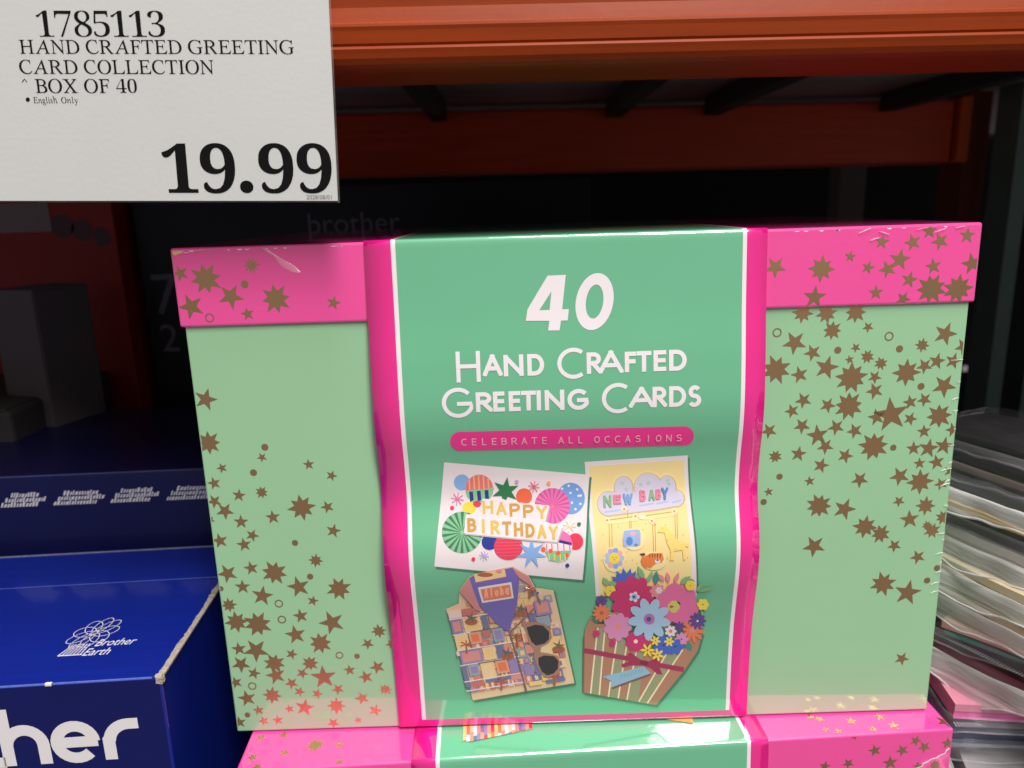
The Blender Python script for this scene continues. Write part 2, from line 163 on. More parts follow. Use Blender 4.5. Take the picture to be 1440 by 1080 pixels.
 -12744,-170,-12712,-180,-12669,-166,-12628,-132,-12598,-86,-12588,-41,-12600,-10,-12632]),('navy',[-571,-14516,-584,-14565,-618,-14601,-663,-14613,
 -708,-14598,-741,-14560,-753,-14509,-740,-14460,-706,-14425,-661,-14413,-616,-14428,-583,-14465]),('pink',[-5784,-11367,-5213,-11489,-5206,-11455,
 -5777,-11333]),('pink',[-5666,-11168,-5351,-11665,-5322,-11647,-5638,-11149]),('pink',[-5448,-11112,-5573,-11693,-5540,-11700,-5415,-11119]),('pink',
 [-5258,-11232,-5750,-11558,-5732,-11586,-5240,-11262]),('rose',[-2306,-10918,-1808,-11029,-1801,-10994,-2300,-10882]),('rose',[-2208,-10738,-1927,
 -11191,-1899,-11171,-2180,-10718]),('rose',[-2020,-10686,-2121,-11215,-2088,-11222,-1987,-10693]),('rose',[-1851,-10792,-2276,-11088,-2257,-11118,
 -1832,-10822]),('lilac',[-4603,-13891,-4167,-13985,-4160,-13951,-4596,-13857]),('lilac',[-4516,-13739,-4275,-14125,-4246,-14105,-4488,-13721]),
 ('lilac',[-4351,-13695,-4445,-14145,-4412,-14152,-4318,-13702]),('lilac',[-4203,-13781,-4578,-14033,-4560,-14062,-4185,-13810]),('cream',[-806,
 -12678,-235,-12790,-228,-12759,-798,-12647]),('cream',[-689,-12499,-373,-12956,-344,-12939,-661,-12481]),('cream',[-471,-12448,-595,-12983,-562,
 -12990,-438,-12454]),('cream',[-280,-12556,-771,-12855,-753,-12881,-262,-12583]),('cardshade2',[-4340,-11529,-3426,-11548,-3164,-11672,-1336,-11895,
 -1557,-12568,-802,-12819,-1059,-13476,-5214,-12965,-5106,-12177,-4468,-12171]),('white',[-4380,-11448,-3450,-11478,-3189,-11608,-1387,-11832,-1598,
 -12517,-837,-12759,-1099,-13401,-5249,-12900,-5147,-12104,-4508,-12104])]
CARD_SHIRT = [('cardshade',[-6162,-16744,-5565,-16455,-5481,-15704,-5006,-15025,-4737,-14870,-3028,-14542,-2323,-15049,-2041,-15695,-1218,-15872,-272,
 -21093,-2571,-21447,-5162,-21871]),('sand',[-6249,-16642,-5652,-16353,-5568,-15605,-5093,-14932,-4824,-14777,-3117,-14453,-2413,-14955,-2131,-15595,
 -1310,-15771,-368,-20993,-2665,-21348,-5256,-21772]),('coral',[-4798,-15004,-4532,-14964,-4491,-15215,-4757,-15255]),('coral',[-4715,-15048,-4606,
 -15032,-4583,-15171,-4692,-15188]),('teal2',[-4487,-14957,-4337,-14935,-4296,-15186,-4445,-15208]),('cream2',[-4292,-14929,-3936,-14876,-3893,-15126,
 -4250,-15179]),('sand2',[-4182,-14968,-4041,-14948,-4017,-15087,-4158,-15108]),('slate',[-3891,-14869,-3535,-14817,-3491,-15065,-3848,-15119]),
 ('periw',[-3780,-14909,-3640,-14888,-3615,-15027,-3756,-15048]),('slate',[-3490,-14810,-3341,-14788,-3297,-15036,-3446,-15059]),('cream2',[-3296,
 -14782,-3031,-14743,-2986,-14990,-3251,-15030]),('cream2',[-3212,-14825,-3104,-14809,-3079,-14947,-3187,-14963]),('cream2',[-5360,-15408,-5002,
 -15353,-4947,-15715,-5307,-15772]),('teal2',[-5246,-15474,-5104,-15452,-5076,-15643,-5218,-15666]),('periw',[-4956,-15346,-4689,-15306,-4633,-15666,
 -4901,-15708]),('sand2',[-4869,-15416,-4759,-15400,-4730,-15589,-4840,-15606]),('slate',[-4643,-15299,-4182,-15230,-4124,-15586,-4587,-15659]),
 ('coral',[-4498,-15360,-4320,-15333,-4290,-15521,-4468,-15549]),('cream2',[-4136,-15223,-3779,-15169,-3719,-15523,-4078,-15579]),('slate',[-4021,
 -15288,-3880,-15266,-3849,-15453,-3991,-15475]),('brickred',[-3734,-15162,-3377,-15109,-3316,-15461,-3674,-15516]),('sand2',[-3619,-15227,-3478,
 -15206,-3446,-15391,-3587,-15413]),('teal2',[-3332,-15102,-2872,-15033,-2809,-15383,-3270,-15454]),('sand2',[-3185,-15162,-3008,-15135,-2975,-15319,
 -3153,-15346]),('teal2',[-2826,-15027,-2471,-14974,-2406,-15322,-2763,-15376]),('shell',[-2711,-15091,-2570,-15070,-2537,-15253,-2678,-15274]),
 ('brickred',[-5207,-15821,-4846,-15764,-4792,-16138,-5154,-16196]),('brickred',[-5092,-15890,-4950,-15867,-4921,-16065,-5064,-16087]),('rose2',
 [-4800,-15756,-4336,-15683,-4279,-16056,-4746,-16131]),('coral2',[-4654,-15820,-4475,-15792,-4446,-15988,-4625,-16017]),('cream2',[-4290,-15676,
 -4022,-15634,-3964,-16006,-4233,-16049]),('sand2',[-4203,-15749,-4093,-15731,-4062,-15927,-4172,-15945]),('teal2',[-3977,-15627,-3827,-15603,-3768,
 -15974,-3918,-15998]),('cream2',[-3781,-15596,-3514,-15554,-3453,-15924,-3722,-15967]),('cream2',[-3693,-15668,-3583,-15651,-3552,-15846,-3662,
 -15863]),('slate',[-3468,-15547,-3006,-15476,-2943,-15842,-3408,-15916]),('periw',[-3321,-15610,-3143,-15582,-3111,-15776,-3289,-15804]),('teal2',
 [-2961,-15469,-2603,-15414,-2539,-15778,-2898,-15835]),('rose2',[-2845,-15536,-2704,-15514,-2670,-15706,-2811,-15728]),('coral',[-5330,-16290,-5059,
 -16247,-5020,-16521,-5292,-16564]),('coral2',[-5246,-16339,-5135,-16321,-5114,-16473,-5225,-16491]),('slate',[-5013,-16240,-4743,-16196,-4703,-16470,
 -4974,-16513]),('shell',[-4929,-16288,-4819,-16270,-4797,-16422,-4908,-16440]),('cream2',[-4697,-16189,-4546,-16165,-4505,-16438,-4657,-16463]),
 ('rose2',[-4500,-16157,-4138,-16099,-4096,-16373,-4459,-16431]),('coral',[-4388,-16201,-4245,-16178,-4222,-16330,-4365,-16353]),('rose2',[-4092,
 -16092,-3731,-16034,-3688,-16307,-4050,-16365]),('cream2',[-3981,-16136,-3838,-16113,-3814,-16265,-3957,-16288]),('cream2',[-3685,-16027,-3325,
 -15969,-3281,-16242,-3642,-16300]),('coral2',[-3574,-16070,-3431,-16047,-3407,-16199,-3549,-16222]),('coral2',[-3279,-15961,-2920,-15904,-2874,
 -16176,-3235,-16234]),('periw',[-3167,-16005,-3025,-15982,-3000,-16134,-3142,-16157]),('sand2',[-2874,-15896,-2410,-15822,-2363,-16094,-2828,
 -16169]),('cream2',[-2730,-15935,-2552,-15906,-2526,-16057,-2705,-16086]),('slate',[-2365,-15815,-2215,-15791,-2167,-16062,-2317,-16086]),('shell',
 [-2169,-15784,-1902,-15742,-1853,-16012,-2121,-16055]),('slate',[-2084,-15832,-1975,-15814,-1948,-15964,-2057,-15982]),('sand2',[-5892,-16724,-5528,
 -16666,-5475,-17044,-5841,-17102]),('cream2',[-5777,-16794,-5633,-16771,-5606,-16970,-5750,-16993]),('cream2',[-5481,-16659,-5117,-16602,-5063,
 -16978,-5428,-17036]),('shell',[-5366,-16729,-5222,-16706,-5194,-16904,-5338,-16927]),('coral2',[-5071,-16594,-4800,-16551,-4744,-16927,-5016,
 -16971]),('coral2',[-4983,-16668,-4872,-16650,-4842,-16848,-4954,-16866]),('sand2',[-4753,-16544,-4390,-16486,-4333,-16862,-4697,-16920]),('coral',
 [-4637,-16613,-4494,-16591,-4464,-16788,-4608,-16811]),('sand2',[-4344,-16478,-3876,-16403,-3816,-16780,-4286,-16854]),('teal2',[-4196,-16543,-4016,
 -16514,-3985,-16712,-4165,-16741]),('coral',[-3830,-16396,-3560,-16353,-3499,-16729,-3770,-16772]),('cream2',[-3741,-16470,-3630,-16453,-3598,-16651,
 -3709,-16668]),('cream2',[-3514,-16345,-3362,-16321,-3301,-16698,-3453,-16722]),('sand2',[-3316,-16314,-3047,-16270,-2984,-16648,-3254,-16690]),
 ('cream2',[-3227,-16388,-3117,-16370,-3084,-16569,-3194,-16587]),('sand2',[-3001,-16263,-2732,-16219,-2667,-16597,-2938,-16640]),('cream2',[-2912,
 -16337,-2801,-16320,-2768,-16519,-2878,-16536]),('sand2',[-2686,-16212,-2221,-16137,-2154,-16515,-2621,-16590]),('sand2',[-2537,-16277,-2358,-16248,
 -2324,-16447,-2503,-16476]),('cream2',[-2175,-16130,-1815,-16072,-1747,-16450,-2108,-16508]),('coral',[-2058,-16200,-1916,-16177,-1880,-16376,-2022,
 -16399]),('teal2',[-1770,-16064,-1411,-16006,-1340,-16384,-1701,-16442]),('cream2',[-1652,-16134,-1510,-16111,-1473,-16310,-1616,-16333]),('sand2',
 [-5633,-17135,-5359,-17091,-5321,-17366,-5595,-17410]),('shell',[-5548,-17183,-5436,-17165,-5415,-17318,-5527,-17336]),('shell',[-5313,-17084,-4841,
 -17009,-4800,-17283,-5274,-17359]),('cream2',[-5168,-17123,-4987,-17094,-4965,-17246,-5147,-17275]),('teal2',[-4794,-17001,-4522,-16958,-4481,-17232,
 -4754,-17276]),('shell',[-4709,-17050,-4598,-17032,-4575,-17184,-4687,-17202]),('cream2',[-4475,-16950,-4203,-16907,-4161,-17181,-4434,-17225]),
 ('teal2',[-4391,-16999,-4279,-16981,-4256,-17133,-4367,-17151]),('shell',[-4157,-16900,-3885,-16857,-3842,-17130,-4115,-17174]),('sand2',[-4072,
 -16948,-3961,-16930,-3937,-17083,-4048,-17100]),('cream2',[-3839,-16849,-3687,-16825,-3643,-17099,-3796,-17123]),('slate',[-3640,-16818,-3277,-16760,
 -3232,-17033,-3597,-17091]),('sand2',[-3528,-16861,-3384,-16838,-3359,-16990,-3503,-17013]),('sand2',[-3231,-16752,-2960,-16709,-2914,-16982,-3185,
 -17025]),('teal2',[-3145,-16800,-3034,-16783,-3009,-16934,-3120,-16952]),('periw',[-2914,-16702,-2551,-16644,-2504,-16917,-2867,-16975]),('coral2',
 [-2801,-16745,-2657,-16723,-2631,-16874,-2775,-16897]),('coral2',[-2505,-16637,-2353,-16613,-2305,-16885,-2457,-16909]),('sand2',[-2307,-16606,-2156,
 -16581,-2107,-16853,-2259,-16877]),('cream2',[-2110,-16574,-1643,-16499,-1593,-16771,-2061,-16846]),('cream2',[-1965,-16613,-1785,-16584,-1758,
 -16735,-1938,-16763]),('shell',[-1597,-16492,-1446,-16468,-1396,-16740,-1547,-16764]),('sand2',[-5586,-17474,-5312,-17431,-5272,-17705,-5547,
 -17749]),('periw',[-5501,-17523,-5389,-17505,-5367,-17658,-5479,-17675]),('slate',[-5265,-17423,-4898,-17365,-4857,-17640,-5225,-17698]),('cream2',
 [-5152,-17467,-5007,-17444,-4985,-17597,-5130,-17620]),('cream2',[-4851,-17357,-4378,-17282,-4336,-17557,-4810,-17632]),('coral2',[-4706,-17396,
 -4524,-17367,-4501,-17520,-4683,-17549]),('brickred',[-4331,-17275,-3859,-17199,-3815,-17474,-4289,-17550]),('sand2',[-4186,-17314,-4004,-17285,
 -3980,-17437,-4162,-17466]),('coral2',[-3812,-17192,-3447,-17133,-3402,-17408,-3768,-17467]),('teal2',[-3699,-17236,-3554,-17213,-3530,-17366,-3674,
 -17389]),('coral',[-3400,-17126,-2929,-17051,-2883,-17325,-3355,-17401]),('slate',[-3255,-17165,-3074,-17136,-3048,-17289,-3230,-17318]),('cream2',
 [-2883,-17043,-2612,-17000,-2564,-17275,-2837,-17318]),('teal2',[-2797,-17092,-2686,-17074,-2660,-17227,-2771,-17244]),('slate',[-2565,-16993,-2294,
 -16949,-2246,-17224,-2518,-17267]),('cream2',[-2479,-17041,-2368,-17023,-2342,-17176,-2453,-17194]),('periw',[-2248,-16942,-2096,-16918,-2047,-17192,
 -2199,-17216]),('sand2',[-2050,-16910,-1581,-16835,-1531,-17109,-2001,-17184]),('shell',[-1904,-16949,-1724,-16920,-1696,-17072,-1877,-17101]),
 ('sand2',[-5739,-17845,-5585,-17821,-5530,-18196,-5685,-18220]),('cream2',[-5538,-17813,-5263,-17770,-5207,-18146,-5483,-18189]),('sand2',[-5449,
 -17888,-5336,-17870,-5307,-18068,-5420,-18085]),('coral',[-5216,-17762,-4847,-17704,-4790,-18081,-5160,-18139]),('teal2',[-5099,-17832,-4953,-17810,
 -4923,-18008,-5069,-18031]),('sand2',[-4801,-17697,-4326,-17622,-4267,-17999,-4743,-18074]),('brickred',[-4651,-17762,-4468,-17733,-4437,-17932,
 -4620,-17961]),('sand2',[-4279,-17614,-4125,-17590,-4065,-17968,-4220,-17992]),('cream2',[-4078,-17582,-3805,-17539,-3744,-17917,-4018,-17961]),
 ('sand2',[-3989,-17657,-3876,-17639,-3844,-17839,-3957,-17856]),('brickred',[-3758,-17531,-3391,-17473,-3329,-17852,-3697,-17910]),('shell',[-3640,
 -17602,-3495,-17579,-3462,-17778,-3608,-17801]),('cream2',[-3345,-17466,-2872,-17390,-2808,-17770,-3282,-17845]),('coral',[-3194,-17531,-3013,-17502,
 -2979,-17702,-3161,-17731]),('rose2',[-2826,-17383,-2673,-17358,-2607,-17738,-2761,-17762]),('shell',[-2626,-17351,-2473,-17326,-2407,-17706,-2561,
 -17731]),('sand2',[-2427,-17319,-2062,-17261,-1994,-17641,-2360,-17699]),('periw',[-2308,-17389,-2164,-17366,-2128,-17566,-2273,-17590]),('coral2',
 [-2016,-17253,-1863,-17229,-1794,-17609,-1947,-17633]),('brickred',[-1817,-17221,-1664,-17197,-1595,-17577,-1748,-17601]),('slate',[-1618,-17189,
 -1466,-17165,-1395,-17545,-1548,-17570]),('teal2',[-5797,-18302,-5319,-18228,-5278,-18497,-5757,-18571]),('sand2',[-5651,-18341,-5467,-18312,-5444,
 -18462,-5628,-18490]),('teal2',[-5272,-18221,-4901,-18164,-4860,-18433,-5231,-18490]),('sand2',[-5158,-18264,-5011,-18242,-4988,-18391,-5135,
 -18414]),('teal2',[-4854,-18156,-4377,-18082,-4334,-18352,-4812,-18426]),('coral',[-4708,-18195,-4524,-18166,-4501,-18316,-4684,-18345]),('coral',
 [-4330,-18075,-4176,-18051,-4132,-18321,-4287,-18345]),('brickred',[-4129,-18043,-3760,-17986,-3716,-18256,-4085,-18314]),('teal2',[-4015,-18087,
 -3869,-18064,-3844,-18215,-3990,-18237]),('rose2',[-3713,-17978,-3238,-17904,-3192,-18175,-3668,-18249]),('shell',[-3567,-18017,-3384,-17988,-3358,
 -18139,-3542,-18167]),('cream2',[-3191,-17896,-3037,-17872,-2991,-18144,-3145,-18168]),('cream2',[-2990,-17865,-2716,-17821,-2669,-18094,-2944,
 -18136]),('slate',[-2904,-17913,-2791,-17895,-2765,-18046,-2878,-18064]),('teal2',[-2670,-17814,-2196,-17739,-2147,-18012,-2622,-18086]),('coral',
 [-2523,-17853,-2340,-17824,-2314,-17976,-2496,-18004]),('coral2',[-2149,-17732,-1876,-17688,-1826,-17961,-2100,-18005]),('periw',[-2062,-17780,-1950,
 -17762,-1923,-17914,-2035,-17932]),('rose2',[-1829,-17681,-1556,-17637,-1506,-17911,-1779,-17954]),('periw',[-1742,-17729,-1630,-17711,-1602,-17863,
 -1714,-17881]),('shell',[-1510,-17630,-1144,-17572,-1092,-17846,-1459,-17904]),('coral2',[-1395,-17674,-1250,-17651,-1222,-17803,-1366,-17826]),
 ('cream2',[-5748,-18634,-5471,-18592,-5414,-18961,-5692,-19003]),('cream2',[-5658,-18707,-5544,-18690,-5514,-18884,-5628,-18901]),('coral',[-5423,
 -18584,-5052,-18527,-4994,-18897,-5366,-18954]),('brickred',[-5305,-18653,-5158,-18630,-5128,-18825,-5275,-18848]),('shell',[-5005,-18520,-4850,
 -18496,-4791,-18866,-4947,-18890]),('brickred',[-4802,-18489,-4324,-18415,-4264,-18786,-4744,-18859]),('coral',[-4651,-18553,-4467,-18524,-4436,
 -18719,-4620,-18748]),('teal2',[-4277,-18408,-4001,-18366,-3939,-18736,-4216,-18779]),('slate',[-4186,-18481,-4073,-18464,-4041,-18659,-4154,
 -18676]),('sand2',[-3954,-18358,-3584,-18301,-3521,-18672,-3892,-18729]),('periw',[-3835,-18427,-3689,-18405,-3656,-18600,-3802,-18622]),('cream2',
 [-3537,-18294,-3382,-18270,-3319,-18641,-3474,-18665]),('sand2',[-3335,-18263,-3181,-18239,-3117,-18610,-3272,-18634]),('brickred',[-3134,-18231,
 -2765,-18174,-2700,-18546,-3070,-18603]),('shell',[-3015,-18300,-2869,-18278,-2835,-18474,-2981,-18496]),('brickred',[-2718,-18167,-2350,-18109,
 -2283,-18482,-2652,-18539]),('shell',[-2598,-18236,-2453,-18213,-2418,-18409,-2564,-18432]),('teal2',[-2303,-18102,-1828,-18028,-1759,-18401,-2236,
 -18474]),('periw',[-2151,-18166,-1968,-18138,-1932,-18334,-2115,-18362]),('sand2',[-1781,-18020,-1414,-17962,-1343,-18336,-1712,-18393]),('coral2',
 [-1661,-18090,-1516,-18067,-1479,-18264,-1624,-18286]),('periw',[-1367,-17955,-1000,-17897,-928,-18272,-1296,-18329]),('teal2',[-1247,-18025,-1102,
 -18002,-1064,-18199,-1209,-18222]),('slate',[-5560,-19048,-5282,-19005,-5240,-19272,-5519,-19314]),('coral2',[-5474,-19095,-5360,-19077,-5336,-19226,
 -5450,-19243]),('sand2',[-5235,-18998,-4957,-18956,-4914,-19223,-5192,-19265]),('coral2',[-5148,-19045,-5034,-19028,-5011,-19176,-5125,-19193]),
 ('coral',[-4909,-18949,-4754,-18925,-4711,-19192,-4867,-19215]),('cream2',[-4706,-18918,-4226,-18844,-4182,-19111,-4663,-19184]),('periw',[-4559,
 -18956,-4374,-18927,-4350,-19076,-4535,-19104]),('cream2',[-4179,-18837,-3807,-18781,-3762,-19047,-4135,-19104]),('coral2',[-4064,-18880,-3917,
 -18858,-3892,-19006,-4039,-19028]),('periw',[-3760,-18773,-3389,-18716,-3343,-18984,-3715,-19040]),('slate',[-3645,-18816,-3498,-18794,-3473,-18942,
 -3620,-18965]),('sand2',[-3342,-18709,-3187,-18685,-3140,-18953,-3296,-18976]),('brickred',[-3140,-18678,-2985,-18654,-2938,-18922,-3093,-18945]),
 ('coral2',[-2937,-18647,-2783,-18623,-2735,-18891,-2890,-18914]),('periw',[-2735,-18616,-2581,-18592,-2533,-18860,-2688,-18884]),('sand2',[-2534,
 -18585,-2258,-18543,-2209,-18810,-2486,-18853]),('shell',[-2446,-18632,-2333,-18615,-2306,-18764,-2419,-18781]),('coral',[-2211,-18535,-2056,-18512,
 -2007,-18779,-2162,-18803]),('cream2',[-2009,-18504,-1734,-18462,-1684,-18730,-1960,-18772]),('shell',[-1922,-18552,-1809,-18534,-1781,-18683,-1894,
 -18701]),('sand2',[-1687,-18455,-1412,-18412,-1361,-18680,-1637,-18723]),('cream2',[-1599,-18502,-1487,-18485,-1458,-18634,-1571,-18651]),('rose2',
 [-1365,-18405,-996,-18348,-945,-18616,-1314,-18673]),('teal2',[-1249,-18448,-1104,-18425,-1075,-18575,-1221,-18597]),('rose2',[-5509,-19377,-5026,
 -19304,-4948,-19789,-5432,-19862]),('sand2',[-5352,-19470,-5166,-19442,-5127,-19688,-5313,-19716]),('coral2',[-4979,-19297,-4605,-19240,-4525,-19726,
 -4900,-19782]),('sand2',[-4854,-19394,-4707,-19372,-4667,-19619,-4814,-19641]),('brickred',[-4558,-19233,-4185,-19176,-4104,-19662,-4478,-19719]),
 ('cream2',[-4433,-19330,-4286,-19308,-4245,-19555,-4393,-19577]),('teal2',[-4138,-19169,-3657,-19096,-3573,-19582,-4056,-19655]),('brickred',[-3980,
 -19262,-3795,-19233,-3753,-19481,-3938,-19509]),('coral2',[-3609,-19089,-3129,-19015,-3044,-19502,-3526,-19575]),('slate',[-3452,-19181,-3267,-19153,
 -3224,-19400,-3409,-19428]),('teal2',[-3082,-19008,-2602,-18935,-2515,-19421,-2996,-19494]),('sand2',[-2924,-19101,-2739,-19073,-2695,-19320,-2880,
 -19348]),('slate',[-2555,-18928,-2400,-18904,-2312,-19390,-2467,-19414]),('brickred',[-2353,-18897,-2076,-18855,-1987,-19341,-2264,-19383]),('shell',
 [-2255,-18999,-2142,-18982,-2096,-19229,-2210,-19246]),('teal2',[-2029,-18847,-1659,-18791,-1567,-19277,-1939,-19334]),('teal2',[-1903,-18945,-1757,
 -18923,-1710,-19170,-1857,-19192]),('periw',[-1612,-18783,-1457,-18760,-1365,-19246,-1520,-19270]),('shell',[-1410,-18752,-1255,-18729,-1162,-19215,
 -1317,-19239]),('sand2',[-1208,-18721,-838,-18665,-743,-19151,-1115,-19208]),('slate',[-1081,-18819,-935,-18797,-887,-19044,-1034,-19067]),('sand2',
 [-5326,-19910,-4842,-19837,-4798,-20102,-5284,-20175]),('cream2',[-5178,-19948,-4991,-19920,-4967,-20067,-5154,-20095]),('sand2',[-4794,-19830,-4311,
 -19757,-4266,-20022,-4751,-20095]),('coral',[-4646,-19868,-4460,-19840,-4435,-19987,-4621,-20015]),('sand2',[-4263,-19750,-3984,-19708,-3939,-19973,
 -4218,-20015]),('coral',[-4176,-19797,-4061,-19780,-4036,-19927,-4151,-19944]),('periw',[-3936,-19701,-3562,-19645,-3516,-19910,-3891,-19966]),
 ('cream2',[-3820,-19744,-3673,-19721,-3647,-19869,-3795,-19891]),('teal2',[-3515,-19637,-3236,-19595,-3189,-19861,-3469,-19903]),('sand2',[-3427,
 -19684,-3313,-19667,-3287,-19815,-3401,-19832]),('cream2',[-3189,-19588,-2815,-19531,-2768,-19797,-3142,-19854]),('brickred',[-3072,-19631,-2925,
 -19608,-2899,-19756,-3046,-19778]),('periw',[-2768,-19524,-2490,-19482,-2442,-19748,-2720,-19790]),('coral',[-2680,-19571,-2566,-19554,-2539,-19702,
 -2653,-19719]),('cream2',[-2442,-19475,-2165,-19433,-2116,-19699,-2394,-19741]),('coral2',[-2354,-19522,-2241,-19505,-2213,-19653,-2327,-19670]),
 ('coral',[-2117,-19425,-1961,-19402,-1912,-19668,-2068,-19692]),('cream2',[-1914,-19394,-1542,-19338,-1492,-19604,-1864,-19661]),('cream2',[-1797,
 -19437,-1651,-19415,-1623,-19563,-1770,-19585]),('sand2',[-1495,-19331,-1123,-19274,-1072,-19541,-1444,-19597]),('cream2',[-1378,-19373,-1231,-19351,
 -1203,-19499,-1350,-19522]),('rose2',[-1076,-19267,-799,-19224,-747,-19491,-1024,-19533]),('periw',[-987,-19314,-874,-19296,-845,-19445,-958,
 -19462]),('rose2',[-5164,-20221,-4884,-20179,-4803,-20660,-5084,-20702]),('rose2',[-5067,-20322,-4953,-20304,-4912,-20549,-5027,-20566]),('brickred',
 [-4836,-20171,-4679,-20148,-4598,-20630,-4755,-20653]),('rose2',[-4631,-20141,-4255,-20085,-4173,-20566,-4550,-20623]),('cream2',[-4505,-20238,-4357,
 -20215,-4315,-20460,-4464,-20482]),('brickred',[-4208,-20078,-3928,-20036,-3844,-20518,-4125,-20559]),('teal2',[-4111,-20179,-3996,-20161,-3954,
 -20406,-4068,-20423]),('sand2',[-3880,-20028,-3601,-19987,-3516,-20469,-3796,-20510]),('slate',[-3783,-20130,-3668,-20112,-3625,-20357,-3740,
 -20374]),('brickred',[-3553,-19979,-3069,-19907,-2983,-20389,-3468,-20461]),('coral',[-3394,-20071,-3208,-20043,-3164,-20288,-3351,-20316]),('periw',
 [-3022,-19900,-2539,-19827,-2451,-20309,-2935,-20382]),('periw',[-2863,-19992,-2677,-19964,-2632,-20209,-2818,-20237]),('brickred',[-2491,-19820,
 -2118,-19763,-2028,-20246,-2403,-20302]),('teal2',[-2365,-19917,-2217,-19895,-2172,-20140,-2319,-20162]),('teal2',[-2070,-19756,-1697,-19700,-1605,
 -20183,-1980,-20239]),('coral2',[-1943,-19853,-1796,-19831,-1749,-20076,-1897,-20099]),('teal2',[-1649,-19693,-1371,-19650,-1279,-20134,-1558,
 -20176]),('cream2',[-1550,-19794,-1436,-19777,-1390,-20022,-1504,-20040]),('cream2',[-1324,-19643,-843,-19570,-748,-20054,-1231,-20127]),('slate',
 [-1164,-19736,-979,-19708,-931,-19953,-1116,-19981]),('periw',[-5404,-20813,-5026,-20757,-4946,-21240,-5324,-21297]),('coral',[-5278,-20910,-5129,
 -20888,-5088,-21134,-5238,-21156]),('coral',[-4978,-20750,-4697,-20708,-4615,-21191,-4897,-21233]),('sand2',[-4881,-20851,-4766,-20834,-4724,-21079,
 -4840,-21097]),('sand2',[-4649,-20701,-4491,-20678,-4409,-21160,-4567,-21184]),('brickred',[-4443,-20671,-4162,-20629,-4079,-21111,-4361,-21153]),
 ('cream2',[-4346,-20772,-4231,-20754,-4188,-21000,-4304,-21017]),('rose2',[-4114,-20622,-3628,-20549,-3543,-21031,-4031,-21104]),('brickred',[-3955,
 -20713,-3768,-20686,-3725,-20931,-3912,-20958]),('shell',[-3580,-20542,-3300,-20500,-3214,-20982,-3495,-21024]),('rose2',[-3482,-20643,-3367,-20626,
 -3324,-20871,-3439,-20888]),('coral2',[-3252,-20493,-2767,-20420,-2679,-20902,-3166,-20975]),('periw',[-3092,-20585,-2906,-20557,-2861,-20802,-3048,
 -20830]),('coral',[-2719,-20413,-2439,-20372,-2350,-20853,-2631,-20895]),('shell',[-2621,-20514,-2506,-20497,-2461,-20742,-2576,-20759]),('slate',
 [-2391,-20364,-2016,-20308,-1926,-20790,-2302,-20846]),('cream2',[-2264,-20461,-2116,-20439,-2070,-20684,-2219,-20706]),('sand2',[-1968,-20301,-1485,
 -20229,-1392,-20710,-1878,-20783]),('rose2',[-1808,-20393,-1622,-20365,-1575,-20610,-1762,-20638]),('cream2',[-1437,-20221,-1280,-20198,-1187,-20680,
 -1345,-20703]),('slate',[-1233,-20191,-954,-20149,-860,-20631,-1140,-20673]),('sand2',[-1133,-20292,-1019,-20275,-971,-20519,-1086,-20537]),('shell',
 [-6181,-16745,-5584,-16651,-5523,-17092,-6123,-17188]),('brickred',[-5538,-16644,-4909,-16544,-4838,-17025,-5470,-17125]),('periw',[-6098,-17275,
 -5597,-17195,-5489,-17961,-5993,-18040]),('coral',[-5989,-17373,-5675,-17323,-5599,-17864,-5915,-17913]),('cream2',[-5530,-17184,-4731,-17057,-4611,
 -17865,-5416,-17991]),('sand2',[-5421,-17283,-4808,-17185,-4721,-17767,-5338,-17864]),('slate',[-4665,-17047,-4399,-17004,-4238,-18052,-4506,
 -18094]),('coral',[-4333,-16994,-3869,-16920,-3792,-17404,-4259,-17479]),('cream2',[-5969,-18118,-5363,-18024,-5230,-18893,-5840,-18986]),('sand2',
 [-5858,-18214,-5441,-18150,-5342,-18797,-5762,-18861]),('coral2',[-5296,-18013,-4759,-17929,-4659,-18564,-5199,-18647]),('orange2',[-5185,-18110,
 -4836,-18056,-4771,-18468,-5122,-18522]),('brickred',[-4671,-17915,-4303,-17857,-4246,-18217,-4616,-18274]),('teal2',[-4202,-17842,-3700,-17762,
 -3582,-18479,-4087,-18557]),('periw',[-4091,-17939,-3776,-17890,-3694,-18383,-4011,-18432]),('shell',[-5916,-19037,-5576,-18986,-5540,-19221,-5880,
 -19273]),('periw',[-5780,-19017,-4764,-18862,-4643,-19607,-5665,-19761]),('coral',[-5668,-19112,-4841,-18986,-4756,-19512,-5586,-19637]),('cream2',
 [-4696,-18852,-4122,-18764,-4004,-19470,-4581,-19558]),('sand2',[-4584,-18947,-4198,-18889,-4117,-19375,-4504,-19434]),('slate',[-4054,-18754,-3751,
 -18707,-3603,-19570,-3909,-19617]),('coral',[-3683,-18697,-3380,-18650,-3298,-19122,-3603,-19168]),('slate',[-5720,-19849,-5482,-19814,-5292,-20980,
 -5533,-21016]),('teal2',[-5413,-19803,-4902,-19726,-4806,-20310,-5319,-20387]),('periw',[-5300,-19898,-4980,-19850,-4920,-20216,-5241,-20264]),
 ('sand2',[-4834,-19716,-4188,-19619,-4014,-20631,-4665,-20728]),('cream2',[-4721,-19811,-4264,-19742,-4129,-20536,-4588,-20604]),('coral2',[-4120,
 -19608,-3542,-19521,-3419,-20223,-4000,-20310]),('orange2',[-4006,-19703,-3618,-19645,-3534,-20128,-3923,-20186]),('periw',[-3508,-19516,-3101,
 -19454,-2962,-20234,-3371,-20295]),('brickred',[-5268,-20698,-4685,-20611,-4633,-20922,-5217,-21009]),('slate',[-4617,-20601,-3385,-20417,-3352,
